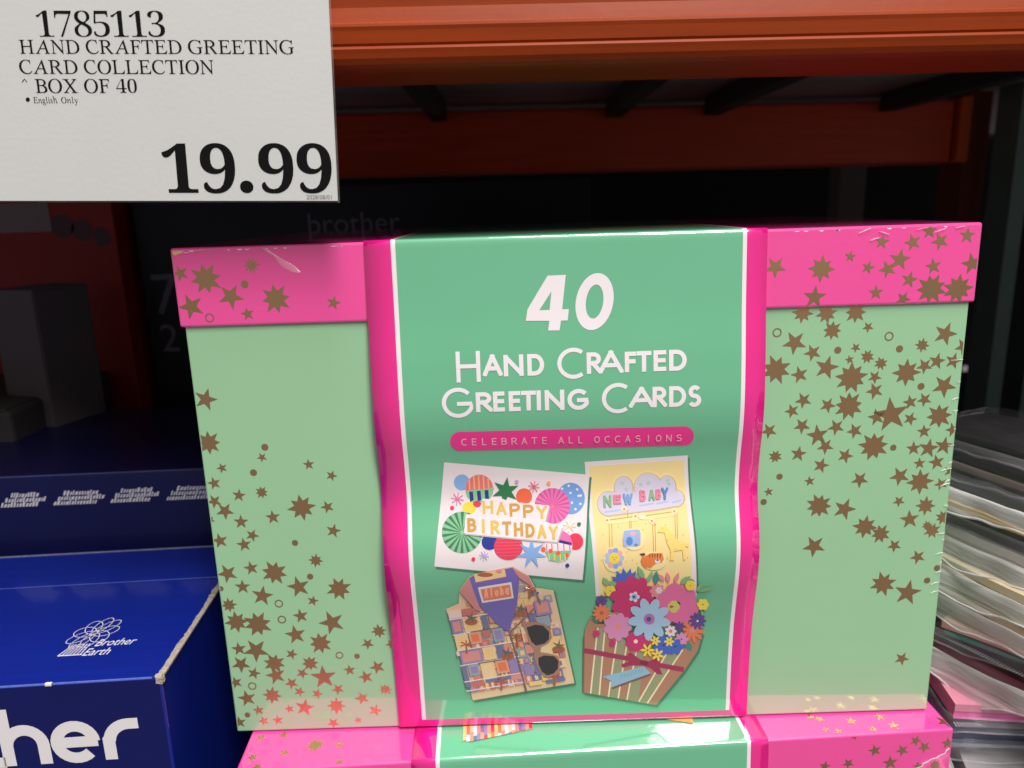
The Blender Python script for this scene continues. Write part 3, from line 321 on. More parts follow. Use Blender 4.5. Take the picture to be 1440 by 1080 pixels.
 -20604,-4585,-20787]),('coral',[-3385,-20417,-2770,-20325,-2721,-20597,-3336,-20689]),('white2',[-6142,-17199,-3418,-16766,-3409,-16822,-6134,
 -17256]),('white2',[-6024,-18069,-3275,-17637,-3266,-17694,-6016,-18125]),('white2',[-5893,-18954,-3124,-18530,-3114,-18585,-5885,-19009]),('white2',
 [-5767,-19777,-2979,-19355,-2969,-19410,-5758,-19831]),('white2',[-5624,-20671,-2818,-20253,-2808,-20307,-5615,-20725]),('white2',[-5542,-21177,
 -2727,-20758,-2717,-20812,-5533,-21232]),('forest2',[-5186,-17922,-3578,-17669,-3568,-17733,-5176,-17986]),('forest2',[-4911,-19672,-3280,-19425,
 -3269,-19488,-4901,-19734]),('periw',[-2241,-16331,-1520,-16214,-1363,-17057,-2091,-17174]),('coral',[-2121,-16436,-1596,-16351,-1489,-16928,-2018,
 -17013]),('coral',[-2574,-16549,-2278,-16502,-2193,-16983,-2491,-17030]),('slate',[-2484,-17071,-2219,-17028,-2061,-17916,-2328,-17958]),('teal2',
 [-2150,-17225,-1521,-17124,-1409,-17730,-2042,-17831]),('brickred',[-1961,-17900,-1494,-17826,-1419,-18226,-1888,-18299]),('cream2',[-2092,-18695,
 -1486,-18602,-1353,-19309,-1961,-19402]),('sand2',[-1598,-18376,-1029,-18287,-876,-19075,-1450,-19162]),('coral2',[-1676,-19439,-1135,-19356,-1007,
 -20021,-1551,-20103]),('slate',[-2368,-19463,-2063,-19417,-1874,-20431,-2181,-20477]),('brickred',[-1918,-20198,-1101,-20075,-1026,-20464,-1845,
 -20586]),('coral',[-2698,-18788,-2294,-18726,-2208,-19197,-2614,-19259]),('cream2',[-2878,-17756,-2411,-17682,-2255,-18558,-2726,-18631]),('coral2',
 [-2742,-18146,-2474,-18104,-2389,-18579,-2659,-18621]),('periw',[-2772,-19926,-2364,-19865,-2264,-20409,-2674,-20470]),('slate',[-1713,-20726,-825,
 -20594,-788,-20780,-1677,-20913]),('sand2',[-2541,-20810,-1925,-20718,-1881,-20951,-2498,-21043]),('rust',[-5455,-18644,-5387,-18647,-5363,-19131,
 -5472,-19126]),('rust',[-5419,-18597,-5696,-18751,-5704,-18683,-5424,-18694]),('rust',[-5419,-18597,-5690,-18527,-5619,-18471,-5424,-18694]),('rust',
 [-5419,-18597,-5455,-18404,-5367,-18408,-5424,-18694]),('rust',[-5419,-18597,-5192,-18487,-5161,-18548,-5424,-18694]),('rust',[-5419,-18597,-5124,
 -18705,-5176,-18770,-5424,-18694]),('rust',[-3894,-20704,-3825,-20706,-3793,-21186,-3904,-21182]),('rust',[-3858,-20657,-4137,-20809,-4146,-20742,
 -3861,-20753]),('rust',[-3858,-20657,-4134,-20589,-4064,-20533,-3861,-20753]),('rust',[-3858,-20657,-3897,-20468,-3808,-20471,-3861,-20753]),('rust',
 [-3858,-20657,-3629,-20549,-3596,-20609,-3861,-20753]),('rust',[-3858,-20657,-3556,-20764,-3608,-20829,-3861,-20753]),('rust',[-3063,-18331,-2995,
 -18334,-2961,-18819,-3070,-18815]),('rust',[-3028,-18284,-3301,-18438,-3310,-18370,-3031,-18381]),('rust',[-3028,-18284,-3299,-18214,-3230,-18157,
 -3031,-18381]),('rust',[-3028,-18284,-3068,-18090,-2980,-18093,-3031,-18381]),('rust',[-3028,-18284,-2804,-18173,-2771,-18234,-3031,-18381]),('rust',
 [-3028,-18284,-2731,-18392,-2782,-18458,-3031,-18381]),('rust',[-2429,-15647,-2363,-15650,-2326,-16139,-2432,-16135]),('rust',[-2395,-15601,-2658,
 -15754,-2668,-15686,-2397,-15697]),('rust',[-2395,-15601,-2658,-15533,-2592,-15477,-2397,-15697]),('rust',[-2395,-15601,-2435,-15413,-2349,-15417,
 -2397,-15697]),('rust',[-2395,-15601,-2178,-15493,-2146,-15552,-2397,-15697]),('rust',[-2395,-15601,-2106,-15707,-2155,-15773,-2397,-15697]),('rust',
 [-1366,-20558,-1297,-20561,-1256,-21040,-1367,-21036]),('rust',[-1330,-20512,-1606,-20664,-1616,-20596,-1332,-20607]),('rust',[-1330,-20512,-1607,
 -20443,-1538,-20388,-1332,-20607]),('rust',[-1330,-20512,-1373,-20322,-1284,-20326,-1332,-20607]),('rust',[-1330,-20512,-1103,-20404,-1070,-20463,
 -1332,-20607]),('rust',[-1330,-20512,-1027,-20618,-1078,-20683,-1332,-20607]),('rust',[-4817,-17359,-4862,-17456,-4976,-17525,-5129,-17545,-5279,
 -17513,-5385,-17436,-5420,-17335,-5375,-17237,-5260,-17169,-5108,-17148,-4959,-17181,-4852,-17258]),('forest2',[-5032,-16753,-5047,-17073,-4787,
 -17097,-5039,-17189,-4985,-17502,-5127,-17237,-5354,-17407,-5188,-17151,-5381,-16943,-5139,-17049]),('rust',[-3196,-19373,-3240,-19468,-3355,-19534,
 -3510,-19554,-3664,-19522,-3774,-19448,-3812,-19350,-3767,-19255,-3652,-19189,-3498,-19169,-3345,-19200,-3234,-19275]),('forest2',[-3428,-18783,
 -3436,-19096,-3171,-19119,-3427,-19209,-3365,-19512,-3515,-19255,-3743,-19419,-3579,-19171,-3781,-18969,-3531,-19073]),('rust',[-2523,-16953,-2565,
 -17050,-2677,-17119,-2828,-17139,-2978,-17107,-3087,-17030,-3124,-16929,-3081,-16832,-2969,-16765,-2818,-16744,-2669,-16777,-2561,-16853]),
 ('forest2',[-2753,-16351,-2759,-16670,-2500,-16694,-2749,-16785,-2686,-17096,-2835,-16832,-3056,-17001,-2898,-16747,-3095,-16541,-2851,-16647]),
 ('rust',[-795,-19062,-837,-19157,-951,-19223,-1105,-19243,-1258,-19211,-1370,-19137,-1410,-19039,-1367,-18944,-1254,-18878,-1100,-18858,-947,-18889,
 -835,-18964]),('forest2',[-1039,-18471,-1040,-18785,-775,-18808,-1028,-18898,-960,-19201,-1115,-18944,-1339,-19108,-1181,-18860,-1386,-18657,-1135,
 -18762]),('rose2',[-5568,-15605,-5093,-14932,-4622,-16788,-4885,-16696]),('rose2',[-3150,-14473,-2413,-14955,-2196,-15537,-2840,-15015]),('purple',
 [-5093,-14932,-4824,-14777,-3117,-14475,-2842,-15090,-2977,-16443,-3393,-18033,-3981,-17475,-4736,-16373]),('sand2',[-4869,-14754,-3478,-14548,-3425,
 -14918,-4810,-15168]),('rust',[-4009,-14807,-4060,-14865,-4193,-14904,-4373,-14913,-4552,-14890,-4681,-14842,-4727,-14781,-4676,-14724,-4543,-14686,
 -4363,-14676,-4185,-14699,-4055,-14746]),('coral',[-3599,-14660,-3629,-14719,-3702,-14754,-3790,-14751,-3861,-14711,-3886,-14650,-3856,-14591,-3783,
 -14557,-3695,-14560,-3625,-14599]),('white2',[-4724,-15440,-3206,-15213,-3120,-16091,-4567,-16314]),('orange2',[-4617,-15547,-3275,-15333,-3210,
 -16005,-4496,-16201]),('shirtline',[-3393,-18033,-3326,-18036,-2610,-21350,-2693,-21355]),('shirtline',[-3393,-18033,-3369,-18116,-2151,-16721,-2217,
 -16678]),('shirtline',[-2197,-15593,-2131,-15564,-1880,-16487,-1947,-16500]),('tan',[-2760,-17606,-2500,-17450,-2164,-17464,-1695,-17647,-1496,
 -17902,-1401,-18395,-1575,-18711,-1919,-18899,-1959,-19179,-1516,-19275,-1121,-19451,-1031,-19854,-1120,-20329,-1539,-20592,-1815,-20542,-2113,
 -19974,-2272,-19408,-2263,-19006,-2494,-18676,-2584,-18187]),('lens',[-2575,-17778,-2167,-17629,-1797,-17710,-1532,-18065,-1538,-18470,-1746,-18704,
 -2156,-18810,-2356,-18601,-2484,-18232]),('lens',[-2068,-19496,-1791,-19361,-1313,-19428,-1111,-19692,-1152,-20129,-1363,-20384,-1675,-20468,-1912,
 -20260,-2062,-19856])]
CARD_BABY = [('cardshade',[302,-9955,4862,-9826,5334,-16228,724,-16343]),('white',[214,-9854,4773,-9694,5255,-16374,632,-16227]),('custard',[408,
 -10088,4622,-9915,5043,-16365,813,-16234]),('custard2',[2482,-11173,2455,-11376,2376,-11553,2255,-11689,2104,-11772,1939,-11798,1775,-11762,1630,
 -11669,1516,-11525,1444,-11343,1420,-11137,1446,-10930,1521,-10743,1637,-10596,1784,-10504,1947,-10476,2111,-10516,2259,-10618,2378,-10773,2455,
 -10965]),('custard2',[3768,-11155,3733,-11386,3626,-11586,3461,-11739,3255,-11833,3030,-11860,2807,-11819,2607,-11712,2451,-11548,2351,-11340,2317,
 -11106,2351,-10869,2452,-10657,2609,-10490,2808,-10385,3030,-10354,3254,-10401,3459,-10519,3623,-10697,3730,-10917]),('custard2',[4418,-11238,4392,
 -11448,4315,-11632,4196,-11773,4048,-11860,3886,-11887,3726,-11850,3585,-11754,3474,-11605,3403,-11416,3379,-11203,3403,-10987,3473,-10792,3585,
 -10638,3727,-10542,3886,-10512,4046,-10553,4193,-10659,4312,-10821,4390,-11021]),('custard2',[1865,-11864,1828,-12062,1735,-12237,1595,-12374,1421,
 -12459,1232,-12484,1046,-12447,880,-12352,751,-12207,672,-12026,649,-11826,685,-11626,776,-11442,913,-11296,1084,-11203,1272,-11176,1460,-11216,1628,
 -11320,1760,-11474,1842,-11662]),('custard2',[4778,-11725,4750,-11872,4677,-12001,4569,-12102,4434,-12165,4287,-12183,4142,-12156,4014,-12085,3913,
 -11978,3851,-11844,3833,-11696,3860,-11547,3929,-11411,4034,-11304,4166,-11236,4311,-11216,4458,-11246,4589,-11322,4694,-11436,4759,-11575]),
 ('custard2',[1242,-11205,4371,-11249,4454,-12160,3574,-12274,1097,-12480]),('cloudedge',[2411,-11195,2388,-11372,2321,-11526,2219,-11645,2092,-11718,
 1952,-11741,1814,-11710,1692,-11628,1595,-11503,1534,-11344,1514,-11165,1537,-10985,1600,-10823,1698,-10695,1822,-10615,1960,-10591,2098,-10625,2224,
 -10713,2324,-10848,2389,-11014]),('cloudedge',[3697,-11177,3666,-11381,3572,-11559,3426,-11695,3244,-11779,3044,-11803,2846,-11767,2669,-11672,2530,
 -11526,2442,-11341,2411,-11134,2442,-10925,2531,-10737,2671,-10589,2848,-10497,3045,-10470,3243,-10511,3424,-10615,3569,-10772,3664,-10966]),
 ('cloudedge',[4347,-11260,4325,-11444,4260,-11605,4160,-11730,4036,-11807,3900,-11830,3766,-11798,3646,-11713,3553,-11583,3494,-11417,3473,-11231,
 3494,-11042,3553,-10872,3647,-10737,3766,-10652,3900,-10626,4036,-10662,4159,-10755,4259,-10896,4324,-11071]),('cloudedge',[1794,-11885,1761,-12058,
 1681,-12211,1560,-12332,1410,-12406,1247,-12428,1085,-12396,942,-12313,831,-12185,762,-12027,743,-11852,774,-11677,853,-11518,972,-11391,1120,-11311,
 1283,-11286,1445,-11321,1590,-11411,1704,-11545,1774,-11708]),('cloudedge',[4706,-11746,4683,-11868,4623,-11976,4534,-12059,4423,-12111,4301,-12127,
 4182,-12104,4076,-12045,3993,-11956,3942,-11845,3927,-11722,3949,-11598,4007,-11487,4094,-11398,4203,-11343,4324,-11326,4444,-11351,4552,-11413,4638,
 -11507,4691,-11622]),('cloudedge',[1253,-11316,4383,-11359,4385,-12101,3589,-12218,1193,-12427]),('cloud',[2352,-11169,2331,-11331,2272,-11473,2181,
 -11582,2067,-11650,1943,-11671,1819,-11642,1709,-11567,1623,-11452,1568,-11305,1550,-11142,1570,-10977,1626,-10828,1714,-10711,1825,-10638,1949,
 -10616,2072,-10647,2185,-10728,2274,-10851,2332,-11003]),('cloud',[3638,-11150,3609,-11340,3523,-11506,3388,-11633,3219,-11711,3034,-11734,2851,
 -11700,2687,-11611,2558,-11475,2475,-11303,2446,-11110,2475,-10916,2557,-10742,2687,-10605,2851,-10520,3034,-10495,3218,-10533,3385,-10629,3519,
 -10775,3607,-10955]),('cloud',[4288,-11234,4269,-11404,4211,-11553,4122,-11668,4012,-11739,3890,-11761,3771,-11731,3664,-11653,3581,-11533,3527,
 -11379,3509,-11208,3527,-11034,3580,-10877,3663,-10753,3770,-10675,3889,-10651,4010,-10684,4120,-10769,4209,-10899,4267,-11059]),('cloud',[1735,
 -11860,1706,-12019,1632,-12161,1522,-12271,1386,-12340,1238,-12361,1091,-12331,960,-12254,859,-12137,797,-11991,779,-11830,808,-11669,880,-11523,988,
 -11406,1123,-11333,1271,-11310,1418,-11342,1550,-11425,1653,-11548,1717,-11698]),('cloud',[4648,-11721,4628,-11829,4575,-11925,4497,-11999,4399,
 -12045,4293,-12059,4188,-12038,4094,-11986,4021,-11907,3976,-11809,3963,-11700,3983,-11590,4033,-11492,4110,-11414,4206,-11365,4312,-11350,4418,
 -11372,4513,-11427,4588,-11510,4634,-11611]),('cloud',[1241,-11340,4371,-11382,4329,-12031,3580,-12150,1232,-12361]),('mintpale',[1891,-10797,1919,
 -10896,2015,-10897,1937,-10952,1968,-11049,1892,-10985,1816,-11044,1847,-10949,1768,-10888,1864,-10894]),('mintpale',[2069,-11085,2096,-11182,2192,
 -11183,2113,-11237,2144,-11332,2068,-11270,1991,-11327,2024,-11234,1945,-11175,2041,-11180]),('mintpale',[2716,-10888,2745,-10986,2840,-10988,2762,
 -11043,2794,-11139,2718,-11076,2642,-11134,2673,-11040,2594,-10979,2689,-10985]),('mintpale',[3069,-10837,3098,-10936,3193,-10937,3116,-10993,3148,
 -11089,3071,-11026,2995,-11084,3026,-10989,2947,-10929,3042,-10934]),('mintpale',[3921,-10741,3950,-10840,4046,-10841,3969,-10896,4002,-10994,3924,
 -10930,3849,-10988,3879,-10893,3799,-10832,3895,-10838]),('mintpale',[3983,-10900,4012,-10998,4108,-11000,4030,-11055,4063,-11151,3986,-11088,3910,
 -11146,3940,-11052,3861,-10991,3957,-10997]),('skypale',[1067,-12180,1779,-12100,1777,-12168,1065,-12248]),('skypale',[2642,-11945,3296,-11863,3293,
 -11931,2640,-12013]),('skypale',[3413,-11884,3948,-11797,3946,-11866,3410,-11952]),('skypale',[4124,-11849,4540,-11758,4538,-11827,4121,-11917]),
 ('custard2',[1119,-12750,2571,-12618,2549,-12374,1096,-12509]),('custard2',[2809,-12608,4293,-12458,4268,-12212,2785,-12364]),('goldline',[1154,
 -12581,2448,-12454,2443,-12409,1150,-12537]),('goldline',[2891,-12439,4256,-12301,4251,-12256,2887,-12395]),('goldline',[1238,-12689,1231,-13717,
 1260,-13717,1267,-12689]),('goldline',[1356,-12693,1349,-13720,1378,-13721,1385,-12693]),('goldline',[2099,-12155,2087,-12465,2116,-12466,2129,
 -12156]),('goldline',[2157,-12607,2158,-12938,2188,-12938,2186,-12606]),('goldline',[2233,-12609,2229,-12940,2258,-12940,2263,-12609]),('goldline',
 [3185,-12693,3192,-14023,3222,-14023,3215,-12693]),('goldline',[3291,-12696,3287,-14026,3316,-14027,3321,-12696]),('goldline',[4207,-12334,4186,
 -13457,4215,-13458,4237,-12334]),('goldline',[4301,-12337,4274,-13460,4304,-13460,4331,-12337]),('cream',[1300,-12564,1279,-12624,1230,-12667,1164,
 -12681,1100,-12663,1055,-12617,1040,-12556,1060,-12495,1110,-12452,1175,-12437,1239,-12456,1285,-12502]),('goldline',[1229,-12562,1210,-12600,1167,
 -12615,1126,-12598,1111,-12558,1130,-12519,1172,-12504,1213,-12522]),('cream',[2086,-12110,2066,-12171,2017,-12215,1952,-12230,1887,-12211,1842,
 -12164,1827,-12102,1847,-12040,1896,-11996,1961,-11981,2026,-12000,2071,-12047]),('goldline',[2016,-12107,1997,-12147,1954,-12162,1913,-12144,1897,
 -12104,1916,-12064,1959,-12049,2000,-12067]),('cream',[2575,-12430,2555,-12491,2506,-12534,2440,-12548,2376,-12530,2331,-12484,2316,-12422,2336,
 -12361,2385,-12317,2451,-12302,2515,-12321,2561,-12368]),('goldline',[2505,-12428,2486,-12467,2443,-12482,2402,-12464,2387,-12424,2406,-12385,2448,
 -12370,2489,-12387]),('cream',[3303,-12652,3282,-12712,3232,-12755,3166,-12769,3103,-12751,3057,-12705,3043,-12644,3064,-12584,3113,-12540,3179,
 -12526,3243,-12544,3288,-12590]),('goldline',[3232,-12649,3212,-12688,3170,-12703,3129,-12685,3114,-12646,3133,-12607,3176,-12592,3217,-12610]),
 ('cream',[4325,-12269,4305,-12331,4255,-12375,4190,-12389,4126,-12371,4080,-12324,4065,-12261,4085,-12199,4135,-12155,4200,-12141,4265,-12159,4310,
 -12206]),('goldline',[4254,-12267,4235,-12306,4193,-12322,4152,-12304,4136,-12263,4155,-12224,4198,-12209,4239,-12226]),('cream',[2906,-12434,2880,
 -12506,2817,-12557,2734,-12574,2652,-12552,2594,-12497,2576,-12424,2601,-12352,2664,-12300,2747,-12283,2829,-12305,2887,-12361]),('custard2',[2863,
 -13415,2839,-13554,2775,-13683,2676,-13789,2551,-13863,2408,-13900,2260,-13895,2119,-13849,1996,-13766,1902,-13654,1843,-13523,1826,-13382,1851,
 -13244,1917,-13121,2018,-13021,2145,-12952,2289,-12918,2436,-12923,2576,-12965,2697,-13042,2789,-13148,2846,-13276]),('elephant',[1916,-13014,2537,
 -12977,2648,-13120,2621,-13702,2425,-13743,1877,-13725,1826,-13382]),('skydk',[2289,-13484,2266,-13583,2209,-13655,2131,-13680,2055,-13650,2001,
 -13575,1983,-13475,2006,-13376,2064,-13306,2142,-13282,2217,-13311,2271,-13385]),('pinkpale',[2423,-13159,2398,-13219,2338,-13254,2265,-13252,2208,
 -13213,2187,-13151,2212,-13092,2273,-13057,2345,-13060,2403,-13098]),('skydk',[2521,-13669,2492,-13718,2425,-13737,2359,-13714,2332,-13663,2361,
 -13613,2428,-13595,2494,-13618]),('custard2',[1930,-14324,1911,-14496,1854,-14655,1765,-14789,1650,-14883,1517,-14930,1379,-14925,1245,-14868,1128,
 -14765,1036,-14626,979,-14463,960,-14290,981,-14123,1040,-13973,1133,-13852,1250,-13768,1383,-13727,1521,-13731,1652,-13781,1766,-13873,1855,-14001,
 1911,-14154]),('skypale',[1900,-14259,1875,-14341,1810,-14390,1730,-14387,1665,-14333,1640,-14250,1665,-14170,1731,-14123,1811,-14125,1876,-14177]),
 ('lilac',[1824,-14505,1800,-14589,1735,-14639,1654,-14636,1589,-14581,1563,-14496,1588,-14413,1653,-14364,1734,-14366,1799,-14420]),('sky',[1631,
 -14633,1607,-14718,1542,-14769,1461,-14766,1396,-14710,1370,-14623,1395,-14539,1460,-14489,1540,-14492,1606,-14546]),('pinkpale',[1411,-14576,1386,
 -14661,1321,-14712,1241,-14709,1175,-14653,1150,-14567,1175,-14483,1240,-14434,1320,-14437,1386,-14491]),('skypale',[1268,-14365,1243,-14448,1178,
 -14497,1098,-14495,1032,-14440,1008,-14356,1033,-14275,1099,-14227,1179,-14229,1244,-14282]),('skypale',[1272,-14106,1246,-14186,1181,-14234,1100,
 -14231,1036,-14179,1012,-14098,1038,-14019,1104,-13972,1184,-13975,1248,-14026]),('lilac',[1419,-13919,1393,-13997,1328,-14044,1247,-14042,1183,
 -13990,1160,-13911,1186,-13833,1252,-13787,1332,-13790,1396,-13840]),('sky',[1639,-13886,1614,-13964,1548,-14011,1468,-14008,1403,-13957,1380,-13878,
 1406,-13801,1472,-13755,1552,-13757,1616,-13807]),('pinkpale',[1829,-14021,1803,-14100,1738,-14147,1658,-14145,1593,-14093,1569,-14012,1595,-13934,
 1661,-13888,1741,-13890,1805,-13941]),('yellow',[1693,-14252,1668,-14373,1600,-14469,1500,-14521,1389,-14517,1290,-14458,1221,-14357,1197,-14235,
 1222,-14117,1292,-14025,1393,-13976,1503,-13979,1602,-14035,1669,-14132]),('rust',[1398,-14198,1386,-14219,1362,-14219,1351,-14196,1363,-14175,1386,
 -14176]),('rust',[1552,-14203,1540,-14225,1516,-14224,1504,-14202,1516,-14180,1540,-14181]),('rust',[1486,-14308,1468,-14330,1433,-14329,1415,-14306,
 1433,-14285,1468,-14286]),('custard2',[3783,-14453,3763,-14581,3699,-14698,3597,-14795,3464,-14863,3310,-14895,3150,-14890,2994,-14846,2858,-14769,
 2750,-14664,2682,-14542,2658,-14413,2680,-14288,2746,-14176,2851,-14086,2986,-14024,3139,-13995,3299,-14000,3452,-14040,3586,-14111,3691,-14208,3758,
 -14325]),('tiger',[2805,-14196,3100,-14051,3602,-14067,3663,-14352,3577,-14543,3282,-14598,3050,-14823,2839,-14682,2717,-14383]),('tigerdk',[2569,
 -14064,2805,-14041,2852,-14148,2687,-14161]),('tiger',[2628,-14380,2716,-14143,2805,-14196,2776,-14450,2959,-14719,2871,-14797,2690,-14610]),
 ('tigerdk',[3012,-14078,3053,-14080,3041,-14267,3018,-14266]),('tigerdk',[3130,-14082,3171,-14084,3160,-14271,3136,-14270]),('tigerdk',[3248,-14086,
 3289,-14088,3278,-14275,3254,-14274]),('tigerdk',[3366,-14090,3408,-14092,3396,-14279,3372,-14278]),('tigerdk',[3484,-14094,3526,-14096,3514,-14283,
 3491,-14282]),('white2',[3517,-14463,3493,-14531,3429,-14571,3348,-14569,3282,-14523,3256,-14454,3280,-14386,3345,-14347,3425,-14349,3491,-14394]),
 ('tigerdk',[3439,-14395,3424,-14427,3386,-14439,3348,-14424,3332,-14392,3347,-14361,3385,-14349,3423,-14363]),('yellowpale',[3545,-12869,3895,-12934,
 4003,-13162,4287,-13519,4816,-13654,4755,-13831,4637,-13767,4669,-14387,4552,-14447,4489,-13944,4105,-13992,4138,-14433,3960,-14427,3957,-13926,3814,
 -13621,3708,-13153,3386,-13115]),('custard',[3885,-13159,3867,-13190,3825,-13202,3783,-13188,3767,-13155,3786,-13123,3828,-13111,3869,-13126]),
 ('custard',[4052,-13511,4034,-13544,3992,-13556,3950,-13541,3934,-13507,3952,-13475,3994,-13463,4035,-13478]),('custard',[4343,-13698,4325,-13731,
 4284,-13744,4242,-13728,4225,-13694,4243,-13661,4285,-13649,4326,-13664]),('custard',[4521,-13644,4503,-13677,4461,-13690,4420,-13675,4403,-13641,
 4421,-13608,4463,-13595,4504,-13610]),('goldline',[1686,-12824,1669,-12845,1643,-12836,1644,-12810,1671,-12803]),('goldline',[3969,-14437,3954,
 -14461,3927,-14451,3926,-14421,3953,-14412]),('goldline',[3654,-12962,3636,-12982,3610,-12973,3612,-12947,3638,-12940]),('goldline',[4754,-14302,
 4738,-14326,4711,-14316,4710,-14286,4737,-14277]),('goldline',[2919,-12741,2901,-12761,2875,-12753,2877,-12727,2904,-12719]),('goldline',[4215,
 -13894,4198,-13916,4172,-13906,4172,-13878,4199,-13870]),('goldline',[3366,-12784,3349,-12804,3323,-12796,3324,-12770,3351,-12763]),('goldline',
 [3805,-12825,3788,-12845,3762,-12836,3763,-12810,3790,-12803]),('goldline',[2782,-12984,2765,-13004,2739,-12995,2740,-12969,2767,-12962]),
 ('goldline',[2284,-14342,2268,-14366,2241,-14356,2241,-14326,2268,-14317]),('goldline',[3834,-14249,3818,-14273,3792,-14263,3792,-14233,3818,
 -14225]),('goldline',[2051,-13392,2034,-13413,2008,-13404,2009,-13377,2036,-13369]),('goldline',[3296,-12809,3278,-12829,3252,-12821,3254,-12795,
 3280,-12787]),('goldline',[2495,-14519,2479,-14544,2452,-14533,2452,-14502,2478,-14494]),('goldline',[3858,-14342,3842,-14366,3815,-14356,3815,
 -14326,3841,-14318]),('goldline',[2042,-13949,2026,-13971,2000,-13962,2000,-13933,2026,-13925]),('goldline',[3995,-14040,3979,-14063,3952,-14053,
 3952,-14024,3979,-14016]),('goldline',[2618,-13031,2601,-13051,2575,-13042,2576,-13016,2603,-13009]),('goldline',[919,-14289,903,-14312,876,-14302,
 876,-14272,903,-14264]),('goldline',[4577,-13269,4560,-13291,4534,-13282,4535,-13254,4561,-13247]),('goldline',[3871,-13483,3854,-13505,3828,-13496,
 3828,-13468,3855,-13460]),('goldline',[3352,-14284,3336,-14307,3310,-14297,3309,-14267,3336,-14259]),('goldline',[2134,-13819,2117,-13841,2091,
 -13832,2091,-13803,2118,-13796]),('goldline',[1878,-13609,1861,-13631,1835,-13622,1836,-13594,1862,-13586]),('goldline',[993,-13136,976,-13157,950,
 -13148,951,-13121,977,-13114]),('goldline',[1994,-14380,1978,-14404,1951,-14394,1951,-14364,1977,-14355])]
